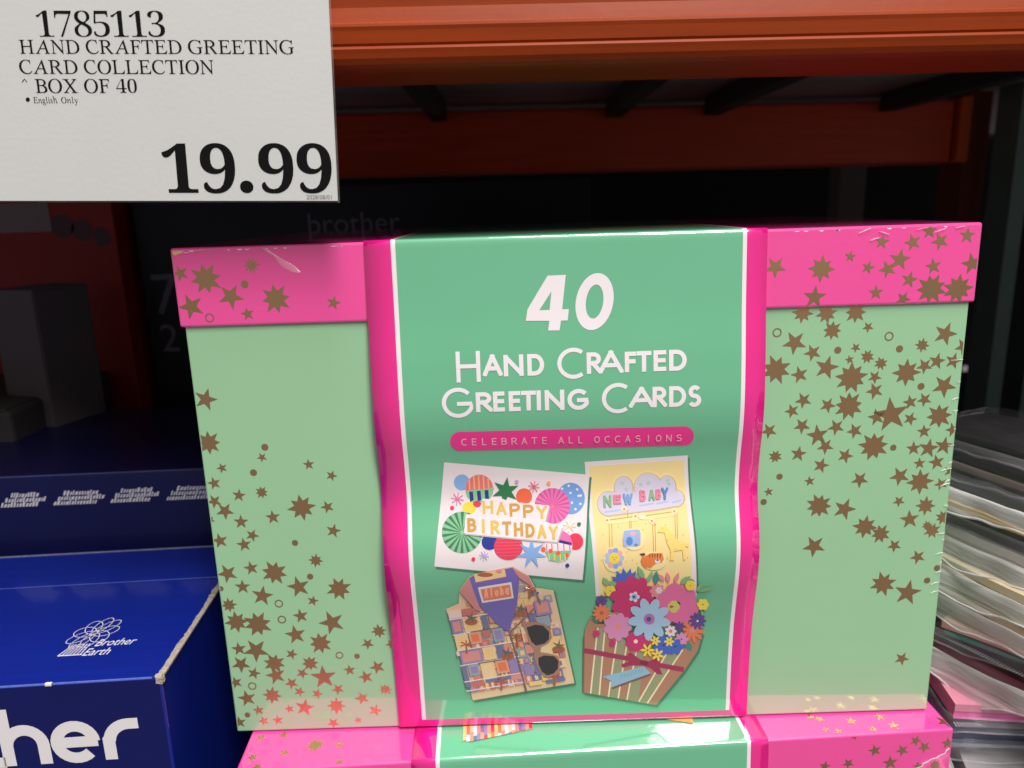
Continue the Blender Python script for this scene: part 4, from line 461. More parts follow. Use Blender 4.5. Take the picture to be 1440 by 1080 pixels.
CARD_BOUQUET = [('cardshade',[201,-18553,248,-18068,500,-17503,2633,-16926,5748,-18602,5552,-19557,4933,-20648,3646,-22449,153,-21627]),('kraft',[106,
 -18452,152,-17967,404,-17400,2535,-16824,5648,-18502,5452,-19457,4833,-20549,3546,-22350,56,-21528]),('sage',[748,-17990,1120,-18004,821,-21692,404,
 -21581]),('sage',[1696,-18026,2103,-18042,1727,-21908,1253,-21811]),('sage',[2670,-19192,2944,-19203,2705,-22112,2146,-22011]),('sage',[4111,-19327,
 4762,-19351,3126,-22239,2705,-22128]),('cream',[714,-17984,369,-21591,438,-21602,782,-17995]),('cream',[1053,-17998,787,-21687,856,-21696,1120,
 -18008]),('cream',[1696,-18020,1219,-21804,1287,-21819,1764,-18035]),('cream',[2098,-18844,1693,-21901,1762,-21916,2165,-18859]),('cream',[2568,
 -19181,2112,-22002,2180,-22020,2636,-19199]),('cream',[4081,-19305,2689,-22107,2750,-22149,4141,-19348]),('cream',[4733,-19328,3096,-22216,3155,
 -22262,4792,-19374]),('kraftdk',[72,-18450,22,-21526,91,-21530,140,-18454]),('ribbon',[63,-19349,2317,-19913,2356,-19648,106,-19082]),('ribbon',
 [3563,-20277,4827,-20586,4862,-20322,3600,-20013]),('ribbon',[2127,-19493,2297,-19403,2749,-19796,3164,-19931,3573,-19747,3730,-19992,3651,-20187,
 3834,-20687,3591,-20662,3239,-20291,2893,-20159,2341,-20139,1928,-20243,1858,-20041,2269,-19897]),('ribbondk',[2751,-19876,3165,-19971,3099,-20167,
 2754,-20075]),('tagshade',[1066,-20767,2963,-20281,3315,-20691,1413,-21418,1482,-21062]),('tag',[997,-20685,2928,-20200,3279,-20587,1344,-21312,1413,
 -20963]),('tagline',[1847,-20845,1936,-20594,1897,-20574,1809,-20826]),('tagline',[2013,-20795,2101,-20544,2063,-20525,1975,-20776]),('tagline',
 [2179,-20746,2267,-20495,2228,-20475,2140,-20726]),('tagline',[2345,-20696,2432,-20445,2394,-20426,2306,-20677]),('tagline',[2510,-20647,2597,-20396,
 2559,-20376,2472,-20627]),('tagline',[2676,-20597,2763,-20346,2724,-20327,2637,-20578]),('tagline',[2841,-20548,2927,-20297,2889,-20277,2802,
 -20528]),('leafdk',[610,-17738,405,-17482,871,-17170,1772,-18516,2602,-19190,3013,-19205,4931,-19277,5350,-18005,4443,-17476,1748,-17370]),('sage2',
 [2809,-15377,2814,-15093,2718,-14865,2488,-14618,2511,-14969,2608,-15198]),('sage2',[2812,-15455,2980,-15476,3096,-15399,3202,-15201,2996,-15205,
 2879,-15280]),('sage2',[2608,-15217,2488,-15048,2339,-14981,2111,-14992,2279,-15183,2429,-15250]),('sage2',[3009,-15462,3137,-15326,3186,-15157,3171,
 -14897,3026,-15085,2977,-15254]),('tealleaf',[3345,-15633,3479,-15420,3478,-15202,3341,-14905,3205,-15180,3205,-15398]),('sage2',[1172,-15628,1200,
 -15417,1129,-15274,936,-15150,930,-15402,1001,-15547]),('sage2',[1632,-15566,1472,-15400,1296,-15357,1046,-15422,1264,-15603,1440,-15647]),('sage2',
 [5290,-16114,5541,-16136,5766,-16069,6039,-15890,5713,-15890,5489,-15957]),('sage2',[5223,-16111,5350,-16013,5408,-15868,5419,-15629,5273,-15772,
 5214,-15917]),('sage2',[4467,-15676,4691,-15674,4820,-15541,4897,-15242,4630,-15287,4501,-15416]),('sage2',[4783,-15452,4872,-15587,4971,-15611,5112,
 -15532,4990,-15390,4892,-15366]),('tealleaf',[4919,-18956,4876,-19184,4953,-19332,5177,-19452,5194,-19175,5116,-19026]),('sage2',[5500,-17188,5498,
 -17369,5568,-17500,5732,-17625,5710,-17400,5640,-17269]),('rosepale',[3935,-15576,3991,-15374,3957,-15193,3819,-14969,3772,-15224,3806,-15406]),
 ('rosepale',[4199,-15586,4335,-15453,4380,-15281,4352,-15016,4200,-15200,4153,-15370]),('rosepale',[3734,-15490,3709,-15293,3616,-15167,3423,-15068,
 3476,-15303,3570,-15430]),('cobalt2',[1995,-15620,1963,-15296,1824,-15067,1529,-14851,1603,-15240,1743,-15472]),('cobalt2',[1995,-15620,2081,-15318,
 2034,-15048,1841,-14716,1767,-15092,1813,-15364]),('cobalt2',[1995,-15620,2182,-15397,2237,-15133,2180,-14745,1972,-15042,1916,-15304]),('cobalt2',
 [1995,-15620,2239,-15491,2369,-15268,2429,-14884,2141,-15079,2011,-15298]),('cobalt2',[1995,-15620,1851,-15333,1644,-15188,1303,-15130,1513,-15460,
 1721,-15610]),('cobalt2',[1995,-15620,2267,-15688,2487,-15599,2728,-15327,2384,-15291,2164,-15377]),('purple2',[1172,-16484,1157,-16533,1111,-16567,
 1049,-16578,985,-16562,939,-16524,921,-16474,937,-16426,982,-16391,1044,-16381,1108,-16396,1154,-16434]),('purple2',[1095,-16724,1055,-16743,1002,
 -16726,949,-16678,911,-16613,898,-16547,913,-16499,953,-16480,1006,-16497,1059,-16544,1098,-16610,1111,-16675]),('purple2',[899,-16817,858,-16795,
 828,-16737,816,-16659,826,-16583,854,-16527,893,-16508,934,-16530,964,-16588,976,-16666,967,-16742,938,-16798]),('purple2',[699,-16708,682,-16659,
 693,-16594,729,-16531,780,-16488,833,-16475,873,-16497,891,-16547,880,-16612,844,-16674,793,-16718,739,-16730]),('purple2',[613,-16462,629,-16414,
 675,-16379,737,-16368,800,-16384,847,-16422,865,-16472,849,-16521,803,-16555,741,-16566,677,-16550,631,-16512]),('purple2',[691,-16221,730,-16202,
 784,-16219,837,-16267,875,-16333,888,-16399,873,-16448,833,-16467,779,-16450,726,-16402,688,-16336,675,-16270]),('purple2',[886,-16128,926,-16150,
 956,-16208,969,-16286,960,-16364,932,-16420,892,-16439,852,-16416,821,-16358,809,-16280,818,-16203,846,-16147]),('purple2',[1085,-16237,1102,-16287,
 1092,-16352,1057,-16415,1006,-16459,953,-16471,912,-16450,895,-16399,905,-16334,941,-16271,992,-16227,1044,-16215]),('yellow',[1542,-15924,1528,
 -15997,1486,-16050,1427,-16067,1367,-16045,1322,-15989,1304,-15915,1318,-15843,1361,-15791,1419,-15774,1479,-15796,1524,-15851]),('yellow',[1418,
 -16203,1359,-16221,1298,-16199,1253,-16143,1235,-16068,1249,-15995,1292,-15943,1351,-15925,1411,-15947,1456,-16003,1474,-16077,1460,-16151]),
 ('yellow',[1152,-16193,1107,-16137,1090,-16062,1104,-15989,1146,-15937,1205,-15920,1265,-15942,1310,-15997,1328,-16072,1314,-16145,1272,-16197,1212,
 -16215]),('yellow',[1013,-15904,1028,-15831,1070,-15779,1129,-15762,1189,-15784,1234,-15839,1251,-15913,1237,-15986,1195,-16038,1136,-16055,1076,
 -16033,1031,-15978]),('yellow',[1139,-15630,1198,-15613,1258,-15634,1303,-15688,1320,-15761,1306,-15833,1264,-15885,1205,-15903,1145,-15881,1100,
 -15825,1083,-15752,1097,-15680]),('yellow',[1403,-15640,1448,-15694,1465,-15767,1451,-15839,1409,-15891,1350,-15908,1290,-15886,1245,-15831,1228,
 -15758,1242,-15686,1284,-15635,1343,-15618]),('magenta',[3447,-16686,3364,-16845,3170,-16929,2918,-16914,2676,-16804,2510,-16629,2463,-16436,2547,
 -16275,2740,-16191,2989,-16207,3231,-16317,3398,-16493]),('magenta',[3159,-17415,3009,-17476,2801,-17399,2592,-17204,2438,-16944,2381,-16690,2434,
 -16509,2583,-16448,2789,-16525,2996,-16717,3151,-16976,3211,-17231]),('magenta',[2554,-17760,2396,-17698,2257,-17489,2173,-17188,2168,-16879,2242,
 -16643,2374,-16543,2531,-16605,2670,-16811,2755,-17110,2762,-17421,2689,-17659]),('magenta',[1872,-17587,1769,-17425,1752,-17164,1826,-16874,1970,
 -16634,2146,-16507,2307,-16526,2410,-16686,2429,-16945,2357,-17235,2213,-17477,2035,-17606]),('magenta',[1381,-16962,1372,-16764,1483,-16552,1683,
 -16383,1919,-16302,2129,-16332,2257,-16464,2269,-16661,2160,-16873,1959,-17042,1720,-17123,1508,-17094]),('magenta',[1267,-16129,1353,-15969,1546,
 -15886,1794,-15901,2033,-16011,2198,-16186,2245,-16380,2160,-16540,1966,-16624,1715,-16609,1475,-16499,1311,-16323]),('magenta',[1565,-15417,1713,
 -15360,1915,-15433,2118,-15618,2268,-15871,2326,-16125,2274,-16307,2125,-16368,1920,-16291,1715,-16097,1565,-15840,1510,-15591]),('magenta',[2160,
 -15099,2313,-15156,2447,-15348,2528,-15633,2536,-15936,2465,-16172,2333,-16273,2177,-16211,2039,-16003,1957,-15708,1953,-15412,2028,-15191]),
 ('magenta',[2822,-15257,2923,-15408,2943,-15657,2874,-15941,2735,-16181,2562,-16309,2401,-16290,2297,-16129,2277,-15870,2348,-15588,2490,-15359,2663,
 -15240]),('magenta',[3312,-15854,3326,-16051,3222,-16263,3025,-16433,2790,-16513,2579,-16484,2450,-16352,2438,-16153,2544,-15942,2740,-15775,2974,
 -15696,3183,-15724]),('white2',[2635,-16296,2622,-16353,2582,-16393,2526,-16407,2468,-16389,2425,-16345,2408,-16287,2421,-16230,2461,-16189,2517,
 -16176,2574,-16194,2617,-16238]),('white2',[2472,-16586,2423,-16584,2376,-16546,2344,-16483,2336,-16411,2353,-16350,2391,-16316,2440,-16318,2487,
 -16356,2519,-16419,2527,-16491,2510,-16552]),('white2',[2185,-16462,2168,-16403,2179,-16339,2216,-16287,2268,-16260,2322,-16266,2363,-16303,2380,
 -16362,2369,-16426,2332,-16478,2280,-16505,2226,-16499]),('white2',[2171,-16094,2210,-16060,2263,-16058,2317,-16089,2358,-16144,2374,-16209,2361,
 -16267,2323,-16301,2269,-16302,2215,-16271,2174,-16216,2158,-16151]),('white2',[2449,-15992,2489,-16029,2511,-16092,2509,-16163,2482,-16224,2438,
 -16258,2389,-16256,2348,-16219,2326,-16156,2329,-16085,2356,-16024,2400,-15990]),('sky',[2509,-16291,2495,-16368,2451,-16424,2388,-16442,2324,-16419,
 2276,-16360,2256,-16281,2270,-16203,2314,-16148,2376,-16129,2440,-16153,2489,-16212]),('navy',[2419,-16287,2405,-16336,2365,-16355,2324,-16333,2306,
 -16283,2320,-16234,2360,-16215,2401,-16237]),('rosepale',[3794,-16014,3776,-16078,3718,-16124,3637,-16138,3554,-16118,3491,-16067,3466,-16001,3484,
 -15936,3542,-15891,3623,-15877,3706,-15897,3768,-15947]),('rosepale',[3705,-16329,3653,-16354,3582,-16333,3510,-16271,3458,-16184,3438,-16097,3457,
 -16032,3508,-16007,3579,-16028,3651,-16090,3703,-16177,3723,-16264]),('rosepale',[3453,-16452,3398,-16422,3355,-16346,3336,-16244,3345,-16142,3380,
 -16069,3432,-16044,3486,-16074,3529,-16150,3549,-16252,3540,-16353,3505,-16426]),('rosepale',[3187,-16309,3162,-16242,3173,-16156,3217,-16073,3282,
 -16017,3351,-16001,3405,-16030,3431,-16097,3420,-16183,3376,-16265,3311,-16322,3242,-16338]),('rosepale',[3065,-15985,3084,-15920,3142,-15875,3223,
 -15861,3305,-15881,3368,-15932,3393,-15998,3374,-16062,3317,-16108,3235,-16123,3152,-16102,3090,-16051]),('rosepale',[3157,-15674,3209,-15650,3279,
 -15670,3349,-15731,3401,-15816,3421,-15902,3402,-15966,3350,-15991,3280,-15970,3209,-15908,3157,-15823,3138,-15737]),('rosepale',[3408,-15556,3462,
 -15584,3504,-15658,3523,-15758,3514,-15857,3479,-15929,3427,-15954,3373,-15925,3330,-15850,3311,-15749,3321,-15651,3356,-15580]),('rosepale',[3670,
 -15694,3695,-15759,3685,-15844,3642,-15925,3577,-15982,3508,-15998,3453,-15968,3428,-15902,3439,-15817,3483,-15736,3547,-15681,3616,-15666]),
 ('white2',[3659,-15968,3651,-16000,3625,-16023,3588,-16030,3550,-16020,3522,-15995,3510,-15962,3518,-15929,3544,-15907,3581,-15899,3619,-15910,3647,
 -15934]),('white2',[3586,-16142,3558,-16146,3527,-16128,3500,-16091,3485,-16046,3486,-16005,3503,-15979,3530,-15974,3562,-15993,3588,-16029,3603,
 -16074,3602,-16115]),('white2',[3420,-16135,3401,-16107,3395,-16066,3405,-16022,3428,-15988,3458,-15972,3486,-15978,3506,-16006,3511,-16047,3501,
 -16091,3478,-16126,3448,-16142]),('white2',[3328,-15954,3336,-15922,3362,-15899,3399,-15892,3437,-15902,3465,-15927,3477,-15960,3469,-15993,3443,
 -16015,3406,-16023,3368,-16013,3340,-15987]),('white2',[3402,-15782,3429,-15777,3461,-15795,3487,-15832,3502,-15876,3501,-15917,3484,-15943,3457,
 -15948,3425,-15929,3399,-15893,3384,-15848,3385,-15808]),('white2',[3567,-15788,3586,-15816,3592,-15857,3581,-15900,3559,-15934,3529,-15950,3501,
 -15944,3481,-15916,3476,-15875,3486,-15831,3509,-15797,3539,-15782]),('pinkflower',[5395,-17133,5295,-17372,5101,-17504,4865,-17494,4652,-17343,4519,
 -17092,4502,-16810,4603,-16574,4795,-16443,5028,-16453,5240,-16603,5374,-16851]),('pinkflower',[4732,-17980,4500,-17969,4291,-17817,4162,-17562,4145,
 -17274,4246,-17029,4436,-16895,4665,-16905,4873,-17058,5005,-17313,5024,-17602,4924,-17846]),('pinkflower',[3736,-17622,3610,-17372,3599,-17086,3705,
 -16843,3899,-16707,4130,-16712,4337,-16859,4464,-17108,4478,-17394,4373,-17638,4177,-17776,3943,-17770]),('pinkflower',[3419,-16419,3521,-16180,3713,
 -16049,3945,-16060,4155,-16210,4287,-16459,4304,-16739,4202,-16977,4007,-17109,3773,-17098,3563,-16948,3433,-16699]),('pinkflower',[4075,-15583,4300,
 -15593,4505,-15741,4635,-15992,4656,-16279,4559,-16522,4370,-16655,4141,-16645,3935,-16493,3806,-16239,3789,-15952,3887,-15713]),('pinkflower',[5052,
 -15932,5182,-16181,5200,-16465,5099,-16707,4907,-16843,4676,-16837,4469,-16691,4341,-16443,4326,-16159,4427,-15916,4617,-15781,4846,-15787]),('lime',
 [4505,-16918,4494,-17024,4452,-17101,4390,-17127,4325,-17096,4274,-17016,4251,-16908,4262,-16802,4304,-16726,4366,-16700,4431,-16731,4481,-16811]),
 ('lime',[4242,-17254,4154,-17229,4087,-17169,4059,-17090,4078,-17013,4139,-16959,4225,-16942,4313,-16966,4381,-17025,4408,-17104,4389,-17181,4329,
 -17236]),('lime',[3942,-16896,3953,-16790,3995,-16714,4057,-16688,4122,-16719,4172,-16798,4195,-16906,4184,-17012,4142,-17089,4080,-17115,4015,
 -17084,3964,-17004]),('lime',[4204,-16563,4292,-16587,4359,-16646,4387,-16724,4368,-16801,4307,-16855,4221,-16872,4133,-16848,4066,-16789,4039,
 -16711,4058,-16635,4119,-16581]),('rust',[4203,-16906,4179,-16963,4114,-16985,4046,-16958,4015,-16899,4040,-16842,4105,-16820,4172,-16847]),
 ('orange2',[1334,-17147,1309,-17195,1239,-17229,1142,-17238,1045,-17221,974,-17182,947,-17132,972,-17083,1042,-17050,1138,-17040,1235,-17057,1307,
 -17096]),('orange2',[1271,-17430,1228,-17453,1152,-17434,1064,-17377,987,-17298,942,-17219,941,-17160,984,-17137,1060,-17157,1148,-17213,1225,-17292,
 1270,-17371]),('orange2',[1091,-17618,1044,-17608,986,-17542,934,-17437,902,-17322,898,-17227,923,-17179,970,-17189,1028,-17255,1080,-17360,1112,
 -17475,1116,-17570]),('orange2',[851,-17651,814,-17611,794,-17519,795,-17400,818,-17284,856,-17205,899,-17182,936,-17222,957,-17314,955,-17434,933,
 -17549,895,-17629]),('orange2',[628,-17519,614,-17462,637,-17373,691,-17276,761,-17198,829,-17159,877,-17169,891,-17226,869,-17315,815,-17411,744,
 -17490,676,-17529]),('orange2',[494,-17263,507,-17207,566,-17150,655,-17107,750,-17090,826,-17103,863,-17143,851,-17199,792,-17256,703,-17299,607,
 -17316,531,-17303]),('orange2',[490,-16965,526,-16928,602,-16921,698,-16945,788,-16995,848,-17056,863,-17113,827,-17151,751,-17158,655,-17133,565,
 -17084,505,-17022]),('orange2',[617,-16721,665,-16715,733,-16759,806,-16842,862,-16943,888,-17033,875,-17089,828,-17095,759,-17051,686,-16967,630,
 -16866,605,-16777]),('orange2',[835,-16607,878,-16633,919,-16715,945,-16831,950,-16950,933,-17040,897,-17077,853,-17051,813,-16969,787,-16852,782,
 -16734,799,-16644]),('orange2',[1073,-16659,1100,-16709,1099,-16802,1071,-16914,1023,-17014,968,-17076,921,-17083,894,-17032,895,-16938,924,-16826,
 972,-16726,1026,-16665]),('orange2',[1259,-16859,1260,-16918,1219,-16993,1145,-17066,1059,-17115,984,-17129,940,-17103,939,-17044,981,-16968,1055,
 -16896,1141,-16847,1215,-16833]),('rust',[990,-17133,979,-17186,949,-17223,906,-17236,863,-17220,831,-17180,818,-17127,829,-17074,860,-17037,902,
 -17024,945,-17040,978,-17080]),('lilacpink',[2337,-18041,2290,-18156,2174,-18229,2020,-18240,1869,-18185,1762,-18081,1728,-17953,1775,-17837,1891,
 -17763,2044,-17752,2194,-17807,2302,-17913]),('lilacpink',[2151,-18536,2051,-18583,1919,-18547,1789,-18437,1698,-18281,1669,-18123,1710,-18003,1809,
 -17955,1941,-17992,2071,-18103,2163,-18259,2192,-18417]),('lilacpink',[1733,-18753,1627,-18711,1541,-18583,1498,-18404,1509,-18220,1571,-18081,1668,
 -18025,1774,-18067,1860,-18196,1904,-18377,1893,-18560,1830,-18698]),('lilacpink',[1281,-18593,1220,-18482,1221,-18322,1284,-18156,1392,-18029,1516,
 -17975,1623,-18009,1685,-18122,1685,-18282,1622,-18448,1513,-18574,1389,-18627]),('lilacpink',[1010,-18129,1021,-17999,1108,-17880,1247,-17806,1400,
 -17796,1528,-17853,1596,-17962,1585,-18092,1498,-18210,1359,-18283,1204,-18293,1077,-18237]),('lilacpink',[1042,-17571,1120,-17483,1251,-17464,1401,
 -17518,1529,-17632,1602,-17774,1599,-17906,1520,-17994,1388,-18013,1238,-17959,1110,-17846,1038,-17704]),('lilacpink',[1359,-17184,1468,-17181,1583,
 -17271,1676,-17429,1720,-17613,1703,-17774,1630,-17868,1521,-17871,1405,-17782,1314,-17624,1271,-17440,1287,-17279]),('lilacpink',[1816,-17153,1905,
 -17237,1952,-17393,1944,-17581,1883,-17749,1785,-17853,1676,-17865,1587,-17781,1541,-17625,1550,-17437,1611,-17269,1708,-17165]),('lilacpink',[2202,
 -17492,2230,-17623,2186,-17774,2081,-17902,1942,-17976,1808,-17974,1715,-17898,1687,-17768,1733,-17618,1838,-17488,1975,-17414,2108,-17416]),
 ('rosepale',[1830,-17950,1809,-18051,1749,-18123,1664,-18147,1579,-18117,1516,-18040,1491,-17937,1512,-17835,1572,-17762,1656,-17738,1741,-17769,
 1805,-17846]),('orange2',[5759,-18403,5720,-18448,5619,-18466,5483,-18452,5349,-18411,5253,-18353,5221,-18294,5261,-18249,5361,-18231,5497,-18245,
 5630,-18286,5726,-18344]),('orange2',[5616,-18791,5560,-18797,5463,-18740,5353,-18635,5259,-18511,5205,-18400,5207,-18333,5263,-18327,5359,-18384,
 5469,-18489,5564,-18614,5618,-18724]),('orange2',[5297,-18984,5246,-18949,5192,-18839,5150,-18684,5131,-18524,5140,-18402,5175,-18352,5226,-18387,
 5281,-18498,5323,-18654,5342,-18814,5332,-18934]),('orange2',[4926,-18909,4900,-18847,4909,-18726,4951,-18579,5015,-18444,5083,-18358,5138,-18345,
 5165,-18407,5157,-18529,5115,-18676,5051,-18811,4982,-18896]),('orange2',[4647,-18595,4656,-18529,4724,-18443,4833,-18360,4955,-18302,5056,-18285,
 5110,-18313,5102,-18379,5034,-18465,4925,-18549,4803,-18606,4701,-18624]),('orange2',[4564,-18159,4604,-18115,4705,-18097,4840,-18110,4973,-18152,
 5069,-18210,5102,-18269,5062,-18314,4961,-18332,4825,-18318,4692,-18277,4597,-18219]),('orange2',[4706,-17766,4762,-17760,4858,-17818,4968,-17925,
 5063,-18051,5117,-18163,5116,-18230,5060,-18236,4964,-18179,4854,-18073,4759,-17947,4705,-17834]),('orange2',[5018,-17568,5070,-17603,5125,-17716,
 5169,-17876,5190,-18038,5182,-18161,5147,-18211,5096,-18176,5041,-18064,4998,-17906,4977,-17743,4985,-17619]),('orange2',[5386,-17644,5414,-17708,
 5408,-17832,5368,-17982,5306,-18119,5239,-18205,5184,-18218,5157,-18156,5165,-18033,5205,-17883,5266,-17745,5332,-17658]),('orange2',[5670,-17965,
 5663,-18032,5597,-18119,5488,-18203,5367,-18261,5266,-18278,5212,-18250,5220,-18184,5287,-18097,5395,-18013,5516,-17954,5616,-17937]),('coral',[5281,
 -18286,5268,-18357,5227,-18407,5168,-18424,5107,-18403,5061,-18349,5042,-18277,5054,-18206,5095,-18155,5154,-18139,5215,-18160,5261,-18214]),
 ('purple2',[5789,-17776,5767,-17824,5700,-17858,5606,-17867,5511,-17850,5440,-17812,5411,-17761,5433,-17713,5500,-17679,5594,-17670,5689,-17687,5760,
 -17726]),('purple2',[5727,-18072,5684,-18092,5609,-18069,5523,-18009,5448,-17929,5405,-17849,5405,-17791,5448,-17771,5523,-17794,5609,-17854,5684,
 -17935,5727,-18014]),('purple2',[5527,-18247,5479,-18231,5426,-18161,5381,-18056,5355,-17943,5357,-17852,5385,-17809,5432,-17825,5486,-17895,5532,
 -18001,5557,-18114,5555,-18204]),('purple2',[5266,-18237,5233,-18192,5222,-18101,5234,-17990,5268,-17887,5314,-17820,5359,-17808,5393,-17853,5405,
 -17944,5393,-18056,5359,-18159,5312,-18225]),('purple2',[5046,-18045,5040,-17988,5074,-17911,5140,-17836,5219,-17782,5291,-17765,5337,-17788,5344,
 -17846,5310,-17923,5244,-17998,5165,-18052,5092,-18069]),('purple2',[4950,-17743,4972,-17695,5039,-17661,5133,-17652,5228,-17669,5299,-17708,5327,
 -17758,5305,-17806,5238,-17840,5144,-17849,5049,-17832,4978,-17794]),('purple2',[5012,-17445,5055,-17425,5129,-17448,5215,-17509,5290,-17590,5333,
 -17670,5333,-17728,5290,-17748,5216,-17725,5130,-17665,5055,-17584,5012,-17504]),('purple2',[5209,-17267,5256,-17283,5310,-17354,5356,-17461,5382,
 -17576,5381,-17667,5353,-17711,5306,-17695,5252,-17624,5206,-17517,5180,-17402,5181,-17311]),('purple2',[5467,-17277,5500,-17323,5514,-17415,5502,
 -17528,5470,-17632,5425,-17699,5379,-17712,5346,-17666,5333,-17574,5344,-17461,5377,-17357,5421,-17290]),('purple2',[5688,-17472,5696,-17530,5663,
 -17608,5598,-17684,5519,-17737,5447,-17755,5401,-17731,5394,-17673,5428,-17595,5492,-17519,5571,-17466,5643,-17448]),('white2',[5420,-17762,5415,
 -17792,5398,-17814,5373,-17821,5347,-17812,5328,-17789,5319,-17758,5324,-17727,5341,-17706,5365,-17698,5391,-17708,5411,-17731]),('purple2',[4812,
 -18065,4797,-18097,4753,-18119,4693,-18126,4631,-18115,4585,-18089,4567,-18056,4582,-18024,4626,-18002,4686,-17995,4748,-18006,4794,-18032]),
 ('purple2',[4743,-18292,4713,-18300,4666,-18277,4615,-18230,4575,-18171,4555,-18115,4561,-18079,4591,-18071,4638,-18093,4688,-18141,4729,-18200,4749,
 -18256]),('purple2',[4555,-18380,4527,-18359,4505,-18305,4494,-18232,4498,-18159,4516,-18106,4542,-18087,4570,-18108,4592,-18162,4603,-18236,4599,
 -18309,4581,-18361]),('purple2',[4358,-18277,4349,-18240,4365,-18186,4400,-18130,4446,-18086,4491,-18067,4522,-18077,4531,-18114,4516,-18168,4481,
 -18225,4434,-18268,4390,-18288]),('purple2',[4269,-18044,4284,-18012,4327,-17990,4388,-17984,4449,-17995,4495,-18020,4513,-18054,4498,-18086,4455,
 -18108,4394,-18114,4333,-18103,4287,-18078]),('purple2',[4337,-17816,4368,-17808,4414,-17831,4465,-17879,4506,-17938,4526,-17994,4520,-18031,4490,
 -18039,4443,-18016,4393,-17968,4352,-17908,4332,-17853]),('purple2',[4524,-17727,4552,-17748,4575,-17803,4586,-17877,4582,-17950,4565,-18003,4539,
 -18022,4511,-18001,4488,-17947,4477,-17873,4481,-17799,4498,-17745]),('purple2',[4720,-17831,4730,-17868,4715,-17923,4680,-17979,4634,-18023,4590,
 -18043,4558,-18032,4549,-17995,4564,-17941,4599,-17884,4645,-17840,4689,-17820]),('lilacpink',[4999,-18759,4982,-18810,4929,-18847,4856,-18858,4782,
 -18841,4726,-18801,4704,-18748,4722,-18696,4775,-18660,4848,-18649,4922,-18665,4977,-18706]),('lilacpink',[4914,-19028,4870,-19047,4808,-19026,4745,
 -18973,4699,-18900,4681,-18827,4696,-18775,4740,-18756,4802,-18776,4865,-18830,4911,-18903,4930,-18975]),('lilacpink',[4686,-19132,4641,-19107,4606,
 -19042,4591,-18955,4600,-18869,4630,-18807,4673,-18785,4718,-18810,4753,-18875,4769,-18962,4760,-19048,4730,-19110]),('lilacpink',[4450,-19010,4431,
 -18956,4443,-18885,4484,-18815,4543,-18766,4603,-18751,4650,-18773,4669,-18827,4657,-18898,4615,-18968,4557,-19017,4496,-19033]),('lilacpink',[4344,
 -18734,4362,-18683,4414,-18646,4488,-18635,4562,-18652,4617,-18692,4639,-18745,4621,-18797,4569,-18833,4495,-18844,4421,-18827,4366,-18787]),
 ('lilacpink',[4430,-18464,4474,-18445,4536,-18466,4598,-18520,4645,-18593,4663,-18666,4647,-18718,4603,-18737,4541,-18717,4479,-18663,4432,-18590,
 4414,-18517]),('lilacpink',[4656,-18359,4701,-18384,4736,-18450,4752,-18537,4743,-18624,4714,-18686,4670,-18708,4625,-18683,4590,-18618,4575,-18530,
 4583,-18444,4613,-18381]),('lilacpink',[4892,-18482,4911,-18536,4899,-18608,4859,-18677,4800,-18727,4740,-18742,4694,-18720,4674,-18666,4687,-18594,
 4727,-18525,4785,-18475,4846,-18459]),('white2',[4429,-18294,4414,-18342,4368,-18376,4304,-18386,4240,-18371,4191,-18333,4172,-18284,4187,-18236,
 4233,-18202,4296,-18192,4361,-18207,4410,-18245]),('white2',[4332,-18555,4290,-18568,4236,-18544,4186,-18491,4152,-18422,4143,-18356,4162,-18310,
 4204,-18298,4258,-18321,4309,-18375,4343,-18444,4351,-18510]),('white2',[4092,-18612,4055,-18580,4034,-18517,4035,-18439,4057,-18369,4095,-18324,
 4138,-18316,4176,-18348,4197,-18411,4196,-18489,4174,-18559,4136,-18604]),('white2',[3892,-18421,3888,-18368,3915,-18313,3966,-18270,4028,-18251,
 4084,-18261,4118,-18297,4123,-18350,4095,-18405,4044,-18448,3982,-18467,3926,-18457]),('white2',[3881,-18125,3912,-18091,3967,-18086,4031,-18110,
 4086,-18157,4117,-18215,4117,-18267,4085,-18301,4030,-18307,3967,-18283,3912,-18236,3881,-18178]),('white2',[4066,-17947,4110,-17958,4151,-18007,
 4180,-18080,4186,-18158,4170,-18220,4136,-18250,4092,-18239,4050,-18190,4023,-18117,4016,-18039,4032,-17977]),('white2',[4310,-18023,4333,-18070,
 4330,-18136,4302,-18203,4255,-18253,4203,-18273,4160,-18257,4137,-18210,4140,-18144,4169,-18077,4215,-18027,4267,-18007]),('orange2',[4229,-18286,
 4220,-18337,4190,-18373,4147,-18385,4104,-18370,4071,-18331,4058,-18280,4067,-18229,4097,-18193,4139,-18181,4183,-18196,4216,-18235]),('magenta2',
 [3017,-18804,2990,-18900,2910,-18967,2800,-18989,2689,-18959,2607,-18885,2575,-18788,2603,-18692,2682,-18625,2792,-18603,2903,-18633,2985,-18707]),
 ('magenta2',[2910,-19172,2836,-19220,2735,-19209,2635,-19142,2562,-19036,2536,-18920,2564,-18824,2639,-18776,2739,-18787,2839,-18854,2912,-18960,
 2938,-19077]),('magenta2',[2622,-19358,2536,-19337,2461,-19253,2418,-19128,2418,-18996,2461,-18891,2536,-18843,2622,-18864,2697,-18948,2740,-19073,
 2740,-19206,2697,-19310]),('magenta2',[2289,-19277,2231,-19197,2218,-19079,2252,-18954,2325,-18857,2416,-18814,2502,-18835,2560,-18916,2574,-19034,
 2540,-19158,2467,-19255,2375,-19298]),('magenta2',[2068,-18966,2066,-18864,2120,-18767,2215,-18702,2326,-18686,2423,-18723,2480,-18804,2482,-18906,
